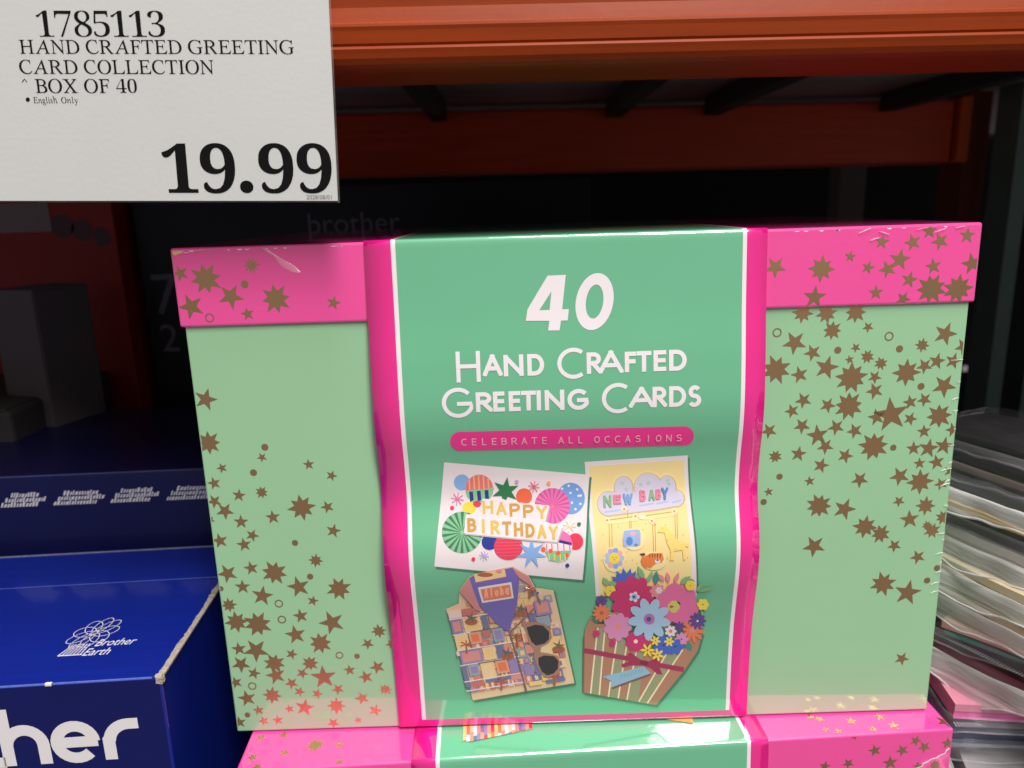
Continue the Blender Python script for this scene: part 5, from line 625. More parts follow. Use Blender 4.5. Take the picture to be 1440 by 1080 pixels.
 2429,-19003,2333,-19068,2222,-19084,2125,-19047]),('magenta2',[2061,-18570,2115,-18493,2211,-18463,2323,-18488,2420,-18560,2478,-18662,2479,-18764,
 2425,-18841,2329,-18871,2217,-18846,2120,-18774,2063,-18673]),('magenta2',[2270,-18273,2355,-18258,2448,-18310,2525,-18413,2564,-18541,2555,-18658,
 2500,-18735,2415,-18750,2322,-18699,2246,-18596,2207,-18468,2216,-18350]),('magenta2',[2598,-18216,2675,-18271,2722,-18380,2728,-18513,2690,-18636,
 2619,-18715,2533,-18729,2457,-18675,2410,-18567,2405,-18434,2442,-18311,2513,-18231]),('magenta2',[2893,-18427,2925,-18525,2905,-18640,2837,-18741,
 2740,-18801,2639,-18804,2563,-18750,2531,-18652,2552,-18538,2620,-18436,2717,-18376,2817,-18372]),('cream',[2624,-18790,2612,-18847,2577,-18888,2528,
 -18902,2479,-18884,2442,-18840,2428,-18782,2440,-18725,2475,-18684,2524,-18670,2573,-18687,2610,-18731]),('magenta2',[3342,-18696,3327,-18760,3283,
 -18805,3222,-18820,3160,-18801,3114,-18752,3096,-18687,3111,-18623,3154,-18578,3215,-18563,3277,-18582,3323,-18631]),('magenta2',[3245,-18944,3193,
 -18967,3133,-18952,3082,-18905,3054,-18836,3055,-18766,3086,-18712,3139,-18689,3198,-18703,3249,-18751,3278,-18819,3276,-18890]),('magenta2',[3016,
 -18997,2965,-18962,2935,-18899,2933,-18824,2959,-18759,3007,-18719,3064,-18717,3114,-18752,3144,-18815,3147,-18890,3121,-18955,3072,-18994]),
 ('magenta2',[2826,-18816,2816,-18749,2838,-18685,2885,-18640,2947,-18626,3005,-18648,3045,-18699,3055,-18766,3034,-18830,2986,-18875,2924,-18889,
 2866,-18867]),('magenta2',[2820,-18537,2857,-18488,2914,-18471,2976,-18489,3026,-18538,3051,-18605,3044,-18671,3007,-18719,2949,-18736,2887,-18718,
 2837,-18669,2813,-18603]),('magenta2',[3000,-18369,3057,-18376,3107,-18419,3136,-18487,3138,-18562,3111,-18623,3062,-18654,3005,-18647,2955,-18604,
 2926,-18536,2924,-18462,2951,-18400]),('magenta2',[3232,-18440,3266,-18497,3271,-18568,3246,-18634,3198,-18678,3139,-18688,3085,-18661,3051,-18605,
 3046,-18534,3071,-18467,3120,-18423,3178,-18413]),('cobalt2',[4342,-19055,4314,-19158,4232,-19231,4117,-19255,4001,-19222,3914,-19143,3880,-19037,
 3908,-18934,3990,-18861,4104,-18837,4220,-18870,4307,-18949]),('cobalt2',[4163,-19518,4075,-19551,3970,-19518,3877,-19426,3820,-19300,3814,-19175,
 3862,-19084,3950,-19050,4054,-19084,4148,-19176,4205,-19301,4211,-19427]),('cobalt2',[3730,-19618,3649,-19556,3601,-19441,3600,-19303,3646,-19179,
 3726,-19102,3819,-19094,3901,-19155,3949,-19271,3950,-19409,3904,-19533,3824,-19609]),('cobalt2',[3373,-19279,3360,-19169,3405,-19059,3496,-18979,
 3610,-18949,3715,-18979,3783,-19060,3797,-19170,3752,-19280,3661,-19360,3547,-19390,3442,-19360]),('cobalt2',[3360,-18757,3424,-18681,3527,-18659,
 3642,-18697,3738,-18785,3789,-18898,3782,-19008,3718,-19083,3614,-19105,3499,-19067,3403,-18980,3352,-18866]),('cobalt2',[3696,-18443,3790,-18459,
 3875,-18542,3928,-18670,3935,-18809,3894,-18921,3816,-18976,3722,-18961,3637,-18878,3585,-18750,3578,-18611,3619,-18499]),('cobalt2',[4133,-18576,
 4186,-18672,4189,-18797,4139,-18919,4052,-19004,3949,-19030,3859,-18990,3806,-18894,3804,-18769,3853,-18647,3941,-18562,4043,-18536]),('cobalt2',
 [4776,-19151,4755,-19231,4691,-19287,4603,-19305,4512,-19280,4445,-19219,4418,-19138,4439,-19059,4503,-19002,4591,-18984,4681,-19009,4749,-19070]),
 ('cobalt2',[4591,-19547,4520,-19560,4442,-19520,4379,-19438,4347,-19335,4355,-19240,4400,-19177,4471,-19164,4548,-19204,4611,-19286,4644,-19389,4636,
 -19484]),('cobalt2',[4192,-19532,4143,-19466,4129,-19370,4155,-19269,4213,-19192,4288,-19157,4360,-19176,4410,-19242,4423,-19338,4398,-19439,4340,
 -19516,4264,-19550]),('cobalt2',[3982,-19121,4003,-19042,4067,-18986,4155,-18968,4245,-18993,4312,-19054,4339,-19135,4318,-19214,4254,-19270,4165,
 -19289,4075,-19264,4008,-19203]),('cobalt2',[4167,-18726,4237,-18712,4314,-18752,4378,-18835,4410,-18937,4403,-19033,4357,-19095,4287,-19108,4209,
 -19069,4146,-18986,4114,-18884,4122,-18788]),('cobalt2',[4562,-18741,4612,-18807,4626,-18903,4601,-19004,4544,-19081,4469,-19115,4397,-19097,4348,
 -19031,4334,-18934,4359,-18834,4416,-18756,4491,-18722]),('yellow',[3425,-19301,3406,-19336,3350,-19360,3273,-19367,3196,-19355,3139,-19326,3117,
 -19289,3137,-19254,3193,-19230,3270,-19223,3347,-19235,3404,-19264]),('yellow',[3262,-19642,3225,-19637,3176,-19592,3129,-19517,3095,-19433,3085,
 -19362,3101,-19323,3138,-19328,3187,-19373,3234,-19449,3267,-19533,3277,-19603]),('yellow',[2918,-19629,2901,-19589,2909,-19519,2938,-19437,2983,
 -19366,3030,-19324,3066,-19322,3084,-19362,3077,-19432,3047,-19514,3002,-19585,2955,-19627]),('yellow',[2740,-19275,2760,-19240,2816,-19215,2893,
 -19209,2970,-19221,3027,-19250,3049,-19287,3029,-19322,2973,-19346,2896,-19353,2819,-19341,2762,-19312]),('yellow',[2904,-18934,2941,-18938,2990,
 -18984,3037,-19059,3070,-19143,3081,-19214,3065,-19253,3028,-19248,2979,-19203,2932,-19128,2899,-19043,2889,-18973]),('yellow',[3246,-18947,3263,
 -18987,3256,-19057,3227,-19139,3183,-19210,3136,-19252,3099,-19254,3082,-19214,3089,-19144,3119,-19062,3162,-18991,3209,-18949]),('yellow',[3869,
 -19700,3841,-19725,3785,-19727,3714,-19705,3650,-19665,3607,-19618,3599,-19576,3627,-19551,3683,-19549,3753,-19571,3818,-19611,3861,-19658]),
 ('yellow',[3632,-19927,3598,-19910,3565,-19854,3543,-19773,3537,-19690,3549,-19626,3575,-19599,3609,-19616,3642,-19672,3664,-19753,3671,-19836,3659,
 -19900]),('yellow',[3332,-19790,3326,-19748,3350,-19690,3398,-19631,3457,-19588,3511,-19571,3545,-19585,3552,-19628,3528,-19686,3480,-19744,3421,
 -19788,3367,-19805]),('yellow',[3269,-19425,3297,-19400,3354,-19398,3424,-19420,3488,-19460,3531,-19507,3539,-19549,3511,-19574,3455,-19576,3385,
 -19554,3320,-19514,3278,-19467]),('yellow',[3505,-19197,3539,-19214,3572,-19271,3594,-19351,3601,-19435,3589,-19499,3563,-19526,3528,-19509,3496,
 -19453,3473,-19372,3467,-19288,3479,-19224]),('yellow',[3805,-19335,3811,-19377,3787,-19435,3740,-19494,3681,-19538,3627,-19555,3593,-19540,3586,
 -19498,3610,-19439,3658,-19380,3716,-19337,3770,-19320]),('yellow',[3690,-18840,3671,-18868,3628,-18881,3572,-18876,3519,-18854,3481,-18821,3470,
 -18786,3489,-18758,3532,-18745,3588,-18750,3641,-18772,3679,-18805]),('yellow',[3538,-19055,3507,-19049,3473,-19011,3446,-18952,3432,-18887,3435,
 -18835,3455,-18808,3486,-18815,3520,-18852,3547,-18912,3561,-18976,3558,-19029]),('yellow',[3294,-18996,3282,-18962,3291,-18910,3320,-18856,3360,
 -18813,3400,-18794,3431,-18802,3443,-18836,3434,-18888,3405,-18942,3365,-18985,3325,-19004]),('yellow',[3203,-18721,3221,-18693,3264,-18680,3320,
 -18685,3374,-18707,3411,-18739,3422,-18775,3403,-18802,3360,-18816,3304,-18811,3251,-18789,3214,-18756]),('yellow',[3354,-18505,3385,-18511,3419,
 -18549,3446,-18609,3460,-18674,3457,-18726,3437,-18753,3406,-18746,3372,-18708,3345,-18649,3331,-18584,3335,-18531]),('yellow',[3597,-18564,3610,
 -18599,3601,-18650,3572,-18705,3533,-18747,3492,-18767,3461,-18759,3449,-18724,3458,-18673,3486,-18619,3526,-18576,3567,-18556]),('yellow',[4342,
 -18854,4328,-18886,4288,-18908,4233,-18915,4178,-18904,4136,-18879,4120,-18846,4134,-18814,4174,-18792,4229,-18786,4284,-18797,4326,-18822]),
 ('yellow',[4227,-19100,4196,-19100,4157,-19069,4122,-19016,4098,-18954,4094,-18901,4109,-18871,4140,-18871,4179,-18902,4214,-18955,4238,-19016,4242,
 -19070]),('yellow',[3981,-19091,3963,-19059,3965,-19006,3984,-18946,4017,-18896,4053,-18868,4084,-18870,4102,-18901,4100,-18954,4081,-19014,4049,
 -19065,4012,-19093]),('yellow',[3850,-18836,3864,-18804,3904,-18782,3959,-18776,4014,-18786,4055,-18812,4071,-18844,4057,-18876,4018,-18898,3963,
 -18904,3907,-18894,3866,-18869]),('yellow',[3965,-18590,3996,-18590,4034,-18621,4070,-18674,4093,-18736,4098,-18789,4083,-18820,4052,-18819,4013,
 -18788,3977,-18735,3954,-18674,3949,-18620]),('yellow',[4210,-18599,4227,-18631,4226,-18684,4207,-18744,4175,-18795,4138,-18823,4107,-18821,4090,
 -18789,4091,-18736,4110,-18676,4142,-18625,4179,-18597]),('yellow',[5836,-16831,5824,-16904,5782,-16957,5720,-16974,5655,-16952,5605,-16896,5582,
 -16821,5594,-16748,5636,-16696,5698,-16679,5763,-16701,5813,-16757]),('yellow',[5717,-17125,5657,-17142,5594,-17117,5544,-17058,5521,-16980,5530,
 -16904,5570,-16851,5630,-16834,5693,-16859,5743,-16918,5766,-16996,5756,-17072]),('yellow',[5434,-17114,5387,-17057,5366,-16980,5379,-16903,5420,
 -16848,5480,-16828,5542,-16849,5590,-16906,5610,-16983,5598,-17060,5557,-17116,5496,-17136]),('yellow',[5273,-16809,5285,-16736,5328,-16684,5389,
 -16667,5454,-16689,5504,-16745,5526,-16819,5514,-16892,5472,-16945,5410,-16962,5345,-16940,5295,-16884]),('yellow',[5393,-16517,5452,-16501,5515,
 -16525,5564,-16584,5588,-16661,5578,-16737,5538,-16790,5479,-16806,5416,-16782,5366,-16723,5343,-16646,5353,-16570]),('yellow',[5673,-16528,5721,
 -16585,5742,-16661,5729,-16737,5688,-16792,5628,-16812,5566,-16791,5519,-16734,5498,-16658,5511,-16582,5552,-16527,5611,-16507]),('yellow',[5137,
 -15742,5128,-15814,5092,-15866,5040,-15884,4985,-15862,4942,-15807,4923,-15734,4933,-15662,4968,-15612,5021,-15594,5075,-15616,5118,-15670]),
 ('yellow',[5036,-15991,4979,-16010,4920,-15993,4876,-15944,4858,-15876,4872,-15808,4913,-15759,4970,-15740,5028,-15757,5072,-15805,5090,-15873,5077,
 -15940]),('yellow',[4797,-15981,4749,-15928,4726,-15858,4735,-15792,4773,-15747,4829,-15734,4889,-15758,4937,-15811,4960,-15880,4951,-15947,4914,
 -15992,4858,-16005]),('yellow',[4661,-15724,4671,-15652,4707,-15601,4759,-15584,4814,-15606,4856,-15660,4875,-15732,4866,-15804,4830,-15856,4778,
 -15874,4723,-15852,4680,-15797]),('yellow',[4765,-15481,4822,-15463,4880,-15479,4924,-15526,4940,-15592,4927,-15658,4886,-15708,4828,-15726,4770,
 -15709,4727,-15661,4710,-15595,4724,-15529]),('yellow',[5002,-15490,5050,-15542,5072,-15609,5063,-15674,5026,-15719,4970,-15732,4909,-15709,4862,
 -15656,4840,-15588,4849,-15524,4886,-15480,4943,-15467]),('magenta2',[859,-18279,849,-18319,820,-18347,780,-18357,741,-18344,711,-18314,700,-18273,
 711,-18232,739,-18204,779,-18195,819,-18207,848,-18238]),('magenta2',[772,-18458,738,-18466,701,-18449,673,-18412,661,-18365,668,-18321,692,-18291,
 726,-18283,762,-18299,790,-18336,803,-18383,796,-18427]),('magenta2',[595,-18451,571,-18419,564,-18374,576,-18328,603,-18293,639,-18279,674,-18290,
 698,-18322,706,-18367,694,-18413,666,-18448,630,-18461]),('magenta2',[506,-18265,517,-18225,545,-18196,585,-18187,625,-18199,654,-18230,665,-18271,
 655,-18311,626,-18340,586,-18349,546,-18337,517,-18306]),('magenta2',[593,-18086,628,-18078,664,-18094,692,-18131,704,-18178,698,-18223,674,-18253,
 639,-18261,603,-18245,575,-18208,563,-18161,569,-18116]),('magenta2',[769,-18092,794,-18125,801,-18170,789,-18216,762,-18251,726,-18265,691,-18254,
 667,-18222,660,-18177,671,-18130,699,-18096,735,-18082]),('magenta2',[1599,-18831,1590,-18871,1563,-18899,1527,-18909,1490,-18896,1462,-18866,1452,
 -18826,1461,-18786,1488,-18757,1525,-18748,1562,-18760,1589,-18791]),('magenta2',[1519,-18995,1485,-19004,1450,-18990,1423,-18956,1412,-18913,1420,
 -18871,1444,-18842,1478,-18833,1514,-18847,1540,-18881,1551,-18924,1544,-18966]),('magenta2',[1355,-18989,1330,-18958,1322,-18915,1332,-18873,1358,
 -18841,1393,-18830,1428,-18841,1453,-18872,1461,-18915,1451,-18957,1425,-18989,1390,-19000]),('magenta2',[1272,-18819,1281,-18779,1308,-18750,1345,
 -18741,1382,-18753,1409,-18784,1419,-18824,1410,-18864,1383,-18892,1346,-18902,1309,-18890,1282,-18859]),('magenta2',[1352,-18655,1386,-18646,1422,
 -18660,1448,-18693,1459,-18737,1452,-18779,1427,-18808,1393,-18817,1358,-18802,1331,-18769,1320,-18726,1328,-18684]),('magenta2',[1516,-18661,1541,
 -18692,1549,-18735,1539,-18777,1513,-18808,1478,-18820,1444,-18809,1419,-18777,1410,-18735,1420,-18692,1446,-18661,1481,-18649]),('palesky',[4116,
 -17844,4038,-17961,3859,-18012,3628,-17982,3407,-17880,3255,-17731,3213,-17577,3292,-17459,3469,-17408,3699,-17438,3920,-17541,4073,-17690]),
 ('palesky',[3775,-18537,3646,-18559,3473,-18457,3301,-18258,3177,-18015,3132,-17791,3179,-17648,3306,-17625,3479,-17729,3652,-17931,3778,-18176,3823,
 -18397]),('palesky',[3117,-18767,3001,-18685,2917,-18480,2887,-18205,2917,-17932,3000,-17736,3115,-17671,3230,-17755,3316,-17965,3349,-18242,3318,
 -18512,3233,-18704]),('palesky',[2462,-18433,2413,-18285,2458,-18070,2581,-17844,2751,-17670,2922,-17594,3049,-17637,3099,-17788,3058,-18005,2935,
 -18229,2763,-18401,2590,-18475]),('palesky',[2117,-17681,2157,-17533,2306,-17409,2524,-17341,2753,-17349,2932,-17429,3014,-17561,2975,-17709,2826,
 -17832,2606,-17899,2376,-17892,2197,-17812]),('palesky',[2234,-16857,2343,-16783,2528,-16811,2740,-16934,2923,-17121,3028,-17320,3025,-17479,2916,
 -17554,2729,-17525,2516,-17401,2333,-17214,2231,-17015]),('palesky',[2755,-16361,2882,-16394,3019,-16560,3128,-16815,3181,-17092,3163,-17317,3077,
 -17428,2948,-17396,2811,-17228,2702,-16971,2651,-16694,2671,-16471]),('palesky',[3439,-16418,3528,-16542,3554,-16768,3510,-17037,3408,-17277,3275,
 -17422,3147,-17434,3058,-17309,3033,-17080,3078,-16811,3181,-16573,3312,-16429]),('palesky',[3977,-17001,3985,-17160,3887,-17342,3709,-17499,3498,
 -17588,3312,-17586,3200,-17493,3194,-17334,3293,-17151,3471,-16994,3680,-16906,3865,-16908]),('orchid',[3376,-17558,3348,-17718,3256,-17831,3126,
 -17869,2992,-17821,2891,-17700,2850,-17537,2879,-17377,2971,-17263,3100,-17225,3233,-17273,3334,-17395]),('purple2',[3211,-17551,3181,-17653,3099,
 -17692,3013,-17646,2975,-17542,3005,-17441,3087,-17402,3173,-17447])]
SERIF = {'r7':[[83,7,261,413,73,419,54,417,38,408,27,393,22,374,22,348,0,348,3,470,305,470,302,449,122,11]],'ig':[[149,-153,115,-151,85,-143,59,-131,
 38,-115,22,-96,13,-75,13,-39,34,-6,74,24,55,34,43,44,36,57,36,65,38,74,72,121,39,141,17,165,4,195,0,216,1,237,6,256,16,273,29,289,45,301,65,311,87,
 316,113,318,149,313,213,296,256,296,264,266,218,266,230,236,234,214,233,193,228,174,219,156,206,142,190,130,171,121,149,115,96,116,87,105,83,96,83,
 87,91,76,111,65,178,44,208,32,234,19,254,3,269,-16,279,-40,282,-61,281,-81,275,-99,264,-115,249,-128,229,-139,206,-147,179,-152],[122,129,136,131,
 147,136,157,146,165,158,171,173,174,190,176,209,174,229,170,249,164,265,157,278,147,288,136,296,125,301,112,302,99,300,88,295,78,285,70,273,64,258,
 60,241,58,222,59,203,63,182,76,153,96,135],[155,-132,209,-124,236,-100,237,-60,233,-49,226,-40,205,-23,151,1,93,18,65,-7,52,-34,53,-64,72,-102,106,
 -125]],'r0':[[152,6,125,8,101,13,81,22,63,34,48,50,35,68,24,90,15,114,4,173,0,241,4,309,15,367,24,392,35,413,48,431,63,446,81,458,101,466,125,471,
 153,473,179,471,202,466,222,458,239,446,254,431,267,413,278,391,288,367,300,309,304,240,300,172,288,114,278,90,267,68,254,50,239,34,221,22,201,13,
 178,8],[152,24,175,28,193,41,206,62,214,88,223,154,226,240,223,327,214,393,206,418,193,438,175,451,153,456,131,451,112,438,99,418,91,393,81,327,78,
 240,81,154,91,88,99,62,112,41,130,28]],'il':[[99,-7,80,-3,65,8,56,26,53,54,53,426,48,442,43,449,37,453,17,458,2,459,0,471,99,487,107,484,110,465,106,
 57,111,41,117,36,124,34,136,40,150,55,166,82,179,72,166,47,153,27,139,12,125,1,111,-5]],'r1':[[32,9,32,26,78,23,97,26,106,30,113,37,122,55,124,79,
 116,428,89,409,48,367,32,360,15,361,4,373,0,386,50,406,97,437,140,470,202,473,199,68,203,49,207,40,214,32,223,26,245,23,291,26,291,9]],'r3':[[107,7,
 69,12,39,23,19,36,6,51,0,66,0,83,6,97,19,107,34,113,32,104,37,84,45,67,57,52,72,41,88,33,106,29,138,28,161,33,183,44,201,62,214,87,221,120,222,139,
 220,160,214,179,204,196,190,212,173,224,153,233,130,238,105,240,72,236,72,259,108,256,130,258,150,263,168,274,182,288,192,305,200,324,204,345,204,
 386,202,403,196,418,189,432,179,443,167,452,152,457,137,458,123,457,110,453,99,447,83,429,74,406,66,355,70,351,61,355,32,361,14,373,9,380,5,401,6,
 414,12,427,22,439,36,450,55,460,79,467,107,472,140,473,173,472,201,467,226,458,246,447,262,433,273,417,280,399,282,377,281,357,276,340,268,324,256,
 310,226,286,208,276,180,255,203,240,241,226,264,212,283,193,290,182,298,155,298,120,291,89,278,64,260,44,237,29,210,17,163,8]],'r4':[[112,9,112,26,
 122,23,146,25,167,33,178,41,185,53,189,67,190,83,186,134,0,134,3,162,188,468,266,470,266,160,336,160,336,134,266,134,262,83,263,67,267,53,274,41,284,
 33,306,25,330,23,329,9],[26,163,186,160,193,399,185,428,168,417]],'iT':[[99,0,98,13,134,17,147,23,156,34,163,62,166,429,159,438,145,441,89,438,60,
 432,40,420,27,404,19,381,15,352,0,353,0,465,387,465,396,350,383,350,372,389,365,404,357,416,347,425,335,432,319,437,278,441,241,438,235,423,233,63,
 236,43,243,28,256,19,288,14,310,13,310,0]],'b9':[[110,-6,78,0,53,10,36,25,25,42,19,60,21,83,27,94,37,102,52,107,63,80,80,56,90,47,102,41,116,37,132,
 36,171,48,200,84,218,145,227,230,210,212,189,198,163,188,132,185,104,187,79,194,57,205,37,220,21,240,9,264,2,292,0,324,5,369,10,390,18,409,29,426,41,
 441,55,454,72,466,90,475,109,481,131,485,154,486,178,485,200,480,221,473,240,463,258,449,274,433,288,413,300,390,309,363,316,332,320,298,321,233,316,
 182,305,133,288,91,265,54,251,39,235,25,217,14,198,5,177,-2,154,-5],[161,233,182,236,201,245,216,260,227,278,226,318,222,352,216,380,208,403,197,420,
 186,432,173,439,158,441,144,439,132,434,122,425,113,413,106,397,101,377,97,328,101,286,113,257,133,239]],'iN':[[379,-11,94,373,95,43,102,29,113,20,
 157,13,157,0,5,0,5,13,32,16,49,25,54,33,60,56,63,408,55,423,42,438,25,448,0,451,0,465,97,465,363,108,361,422,354,436,343,445,299,451,299,465,451,465,
 451,451,418,447,407,440,400,429,395,404,392,-11]],'b7':[[81,0,260,406,83,406,68,404,56,398,48,387,44,372,40,338,0,338,3,480,324,480,324,447,138,0]],
 'r2':[[0,9,3,64,137,202,165,238,184,271,197,303,204,336,207,372,203,408,197,423,190,435,180,445,168,453,155,457,141,458,122,456,105,449,92,437,82,
 422,75,403,67,357,71,339,63,343,35,350,25,355,17,362,11,370,8,381,7,405,14,424,28,441,50,455,80,467,119,472,175,471,204,466,228,458,248,446,263,432,
 274,415,280,396,282,364,274,334,257,301,212,246,113,147,43,69,212,61,235,65,255,76,270,94,279,117,280,131,303,132,299,9]],'iH':[[5,0,5,13,40,18,50,
 25,58,43,61,73,59,419,52,433,41,443,13,450,0,451,0,465,185,465,186,451,157,448,148,445,141,439,136,432,130,407,131,268,141,261,343,262,347,274,345,
 412,341,427,332,439,318,446,284,451,285,465,470,465,470,451,440,448,431,444,425,439,416,421,413,392,415,45,422,31,434,21,462,14,475,13,475,0,290,0,
 290,13,325,18,335,25,343,43,346,73,344,226,334,233,133,231,129,220,131,45,138,31,149,21,177,14,190,13,190,0]],'iB':[[5,0,5,13,35,17,44,21,51,27,59,
 45,62,73,60,413,56,428,47,439,33,446,0,451,0,465,171,465,240,458,294,440,331,408,352,365,355,327,342,296,313,270,269,251,308,234,339,211,362,181,376,
 145,380,124,381,104,378,85,371,68,361,53,348,39,332,28,313,18,291,10,266,4,210,0],[197,260,225,266,248,275,265,287,277,303,284,322,285,344,281,369,
 267,401,245,424,214,437,145,440,136,434,130,394,132,266,143,260],[219,23,247,30,270,40,287,56,298,75,304,97,304,123,299,152,292,172,282,190,270,205,
 255,217,238,226,218,232,195,236,139,235,132,231,129,222,132,44,138,32,148,25,174,21]],'iE':[[5,0,5,13,34,16,43,20,50,25,55,33,60,57,60,413,56,427,47,
 439,33,446,0,451,0,465,355,465,362,364,351,364,336,405,324,421,307,432,283,439,230,442,144,439,134,431,130,396,129,260,208,261,228,264,243,269,254,
 275,263,284,268,296,272,309,273,326,286,326,283,161,271,161,259,206,248,225,229,234,189,237,130,237,131,47,137,36,147,28,173,24,255,24,294,29,326,40,
 351,57,370,80,385,110,391,128,404,128,390,0]],'r5':[[101,7,63,12,35,23,17,36,5,51,0,66,0,83,5,95,15,103,30,107,31,111,28,110,35,79,46,58,63,42,86,31,
 114,27,138,30,161,39,181,54,197,78,206,109,210,148,208,173,203,196,194,215,182,232,167,244,148,253,128,258,70,258,31,248,11,254,30,470,266,470,269,
 366,248,367,246,390,235,408,221,416,204,419,55,415,45,271,63,271,127,278,163,276,194,270,221,260,244,245,263,227,276,205,284,179,286,147,283,110,272,
 81,255,57,234,38,209,24,167,11,138,7]],'is':[[98,-7,40,6,33,5,29,2,28,-4,14,-4,0,106,12,105,22,77,35,53,50,35,67,21,85,13,104,10,118,12,130,17,139,
 26,144,38,146,52,143,69,136,85,125,102,34,196,16,227,12,238,9,259,12,278,21,294,35,306,52,314,75,316,106,313,141,303,157,304,161,308,161,314,172,314,
 186,214,174,214,151,261,121,289,87,299,76,298,68,294,61,287,57,279,56,270,57,261,64,245,77,228,159,143,182,111,191,89,194,71,194,55,191,40,185,26,
 176,15,164,5,150,-2,134,-7]],'iL':[[5,0,5,13,34,16,43,20,50,26,55,33,61,56,60,419,53,433,41,443,13,450,0,451,0,465,185,465,183,452,158,449,149,445,
 142,440,134,422,131,393,131,51,138,37,148,29,175,24,260,24,301,29,332,38,356,54,374,78,387,111,393,132,406,132,397,0]],'iO':[[233,-10,206,-9,180,-5,
 156,2,132,11,110,22,90,36,72,52,55,70,40,90,27,112,17,136,4,185,0,230,5,275,16,317,35,357,59,393,89,423,123,447,161,465,202,474,250,473,276,469,300,
 463,323,453,344,441,364,427,382,411,399,393,414,373,426,351,436,327,448,284,452,246,451,208,444,170,425,117,408,85,386,56,361,32,334,14,303,1,270,
 -7],[228,10,245,11,261,15,276,21,303,39,326,65,345,97,359,133,369,174,373,218,372,263,366,309,352,360,340,384,327,406,311,423,293,437,274,447,253,
 453,230,455,212,453,195,449,179,443,164,434,136,408,113,374,96,333,84,286,80,230,83,174,91,137,100,108,112,83,126,61,143,43,162,29,182,18,204,12]],
 'iI':[[5,0,5,13,41,18,50,25,59,43,61,73,60,419,53,433,41,443,13,450,0,451,0,465,188,465,188,451,158,448,150,444,143,439,135,421,132,392,132,52,137,
 37,146,25,159,18,193,13,193,0]],'iX':[[0,0,1,11,22,16,42,26,61,42,79,64,201,230,90,413,69,434,43,447,3,452,4,465,209,465,209,451,179,450,167,445,162,
 437,162,425,180,388,246,279,337,398,344,412,347,423,347,433,342,441,333,447,319,451,293,452,294,465,455,465,454,452,432,448,414,436,374,392,263,251,
 384,48,403,28,427,17,467,13,467,0,257,0,257,13,296,16,307,21,310,32,293,75,218,199,127,74,120,59,117,46,118,35,124,25,136,18,154,13,178,11,177,0]],
 'ii':[[68,395,50,404,37,419,33,436,34,445,43,458,50,462,68,462,86,452,99,437,104,419,103,410,99,403,93,398,86,395],[94,-8,75,-4,60,8,50,36,48,86,49,
 264,41,278,25,285,0,287,0,299,99,316,106,313,109,296,103,52,108,41,114,34,122,32,136,38,151,55,166,84,179,74,154,28,126,1]],'iF':[[5,0,5,13,41,18,50,
 25,58,43,61,73,61,413,57,427,48,439,33,446,0,451,0,465,334,465,342,355,329,355,320,387,312,403,303,415,292,425,279,432,264,437,226,441,150,440,139,
 435,132,424,133,258,201,259,233,267,247,277,257,292,266,325,279,325,280,156,266,156,259,190,250,212,238,226,218,233,186,235,133,235,136,44,143,29,
 156,19,187,13,202,12,204,0]],'iG':[[277,-10,245,-9,214,-4,184,3,156,13,129,26,104,42,82,60,62,80,44,102,29,127,17,153,8,181,3,205,0,230,0,254,7,302,
 23,346,47,386,78,420,95,435,125,452,157,465,192,472,230,475,277,471,377,442,393,445,403,457,408,469,419,469,426,327,415,327,402,355,386,380,368,402,
 346,420,323,434,297,444,270,451,240,453,211,450,184,443,159,430,138,413,120,391,105,366,93,338,85,306,81,272,80,239,83,206,89,173,102,137,117,105,
 137,77,161,53,187,35,216,21,247,13,281,11,314,15,341,26,352,34,360,43,365,53,366,64,363,185,356,199,344,208,294,214,294,227,487,227,487,214,457,211,
 445,204,438,194,434,146,436,35,401,15,362,1,321,-7]],'iy':[[98,-153,80,-150,65,-140,57,-125,57,-111,65,-101,79,-98,113,-108,121,-109,131,-104,142,
 -91,182,-7,66,244,48,268,39,276,28,282,16,286,1,287,0,299,80,316,89,310,101,290,209,57,256,205,257,233,252,244,244,253,216,273,209,288,209,302,217,
 312,232,316,242,314,251,311,268,296,278,273,282,241,278,203,242,80,186,-55,154,-111,132,-137,121,-146,109,-151]],'r8':[[149,6,101,10,81,15,47,31,23,
 52,8,78,0,106,1,141,5,157,12,171,23,184,52,208,70,220,98,242,44,290,25,317,19,331,16,347,15,378,22,405,35,429,57,449,71,457,88,464,108,469,157,473,
 189,471,216,466,238,456,256,443,270,428,279,410,285,391,287,369,286,352,282,337,276,325,254,303,223,282,197,260,231,234,254,220,272,205,286,191,295,
 177,302,161,307,145,308,127,306,100,298,76,286,56,268,39,245,25,218,15,186,8],[169,270,188,280,208,299,222,323,228,353,227,391,216,422,204,439,187,
 452,165,459,137,459,123,453,110,445,100,433,93,420,84,389,84,354,89,337,96,322,105,309,131,289,146,280],[153,19,171,20,189,26,204,34,217,46,228,61,
 235,78,239,96,241,116,239,134,234,151,225,166,214,180,181,204,160,215,129,229,111,218,90,197,73,171,68,155,64,119,65,99,70,80,77,63,88,48,101,35,116,
 26,134,20]],'iC':[[251,-10,222,-9,194,-4,168,3,143,13,119,25,97,41,77,58,58,78,42,101,28,125,17,151,8,179,3,203,0,227,0,252,8,299,24,344,48,384,78,
 419,96,433,126,451,157,464,190,472,225,475,268,470,340,453,352,458,358,470,372,470,381,332,367,332,354,376,344,395,332,413,317,427,300,438,281,446,
 260,451,237,453,217,451,198,447,179,440,162,430,145,418,131,404,118,388,96,350,83,305,77,255,78,229,88,175,100,140,114,109,132,83,154,60,178,42,204,
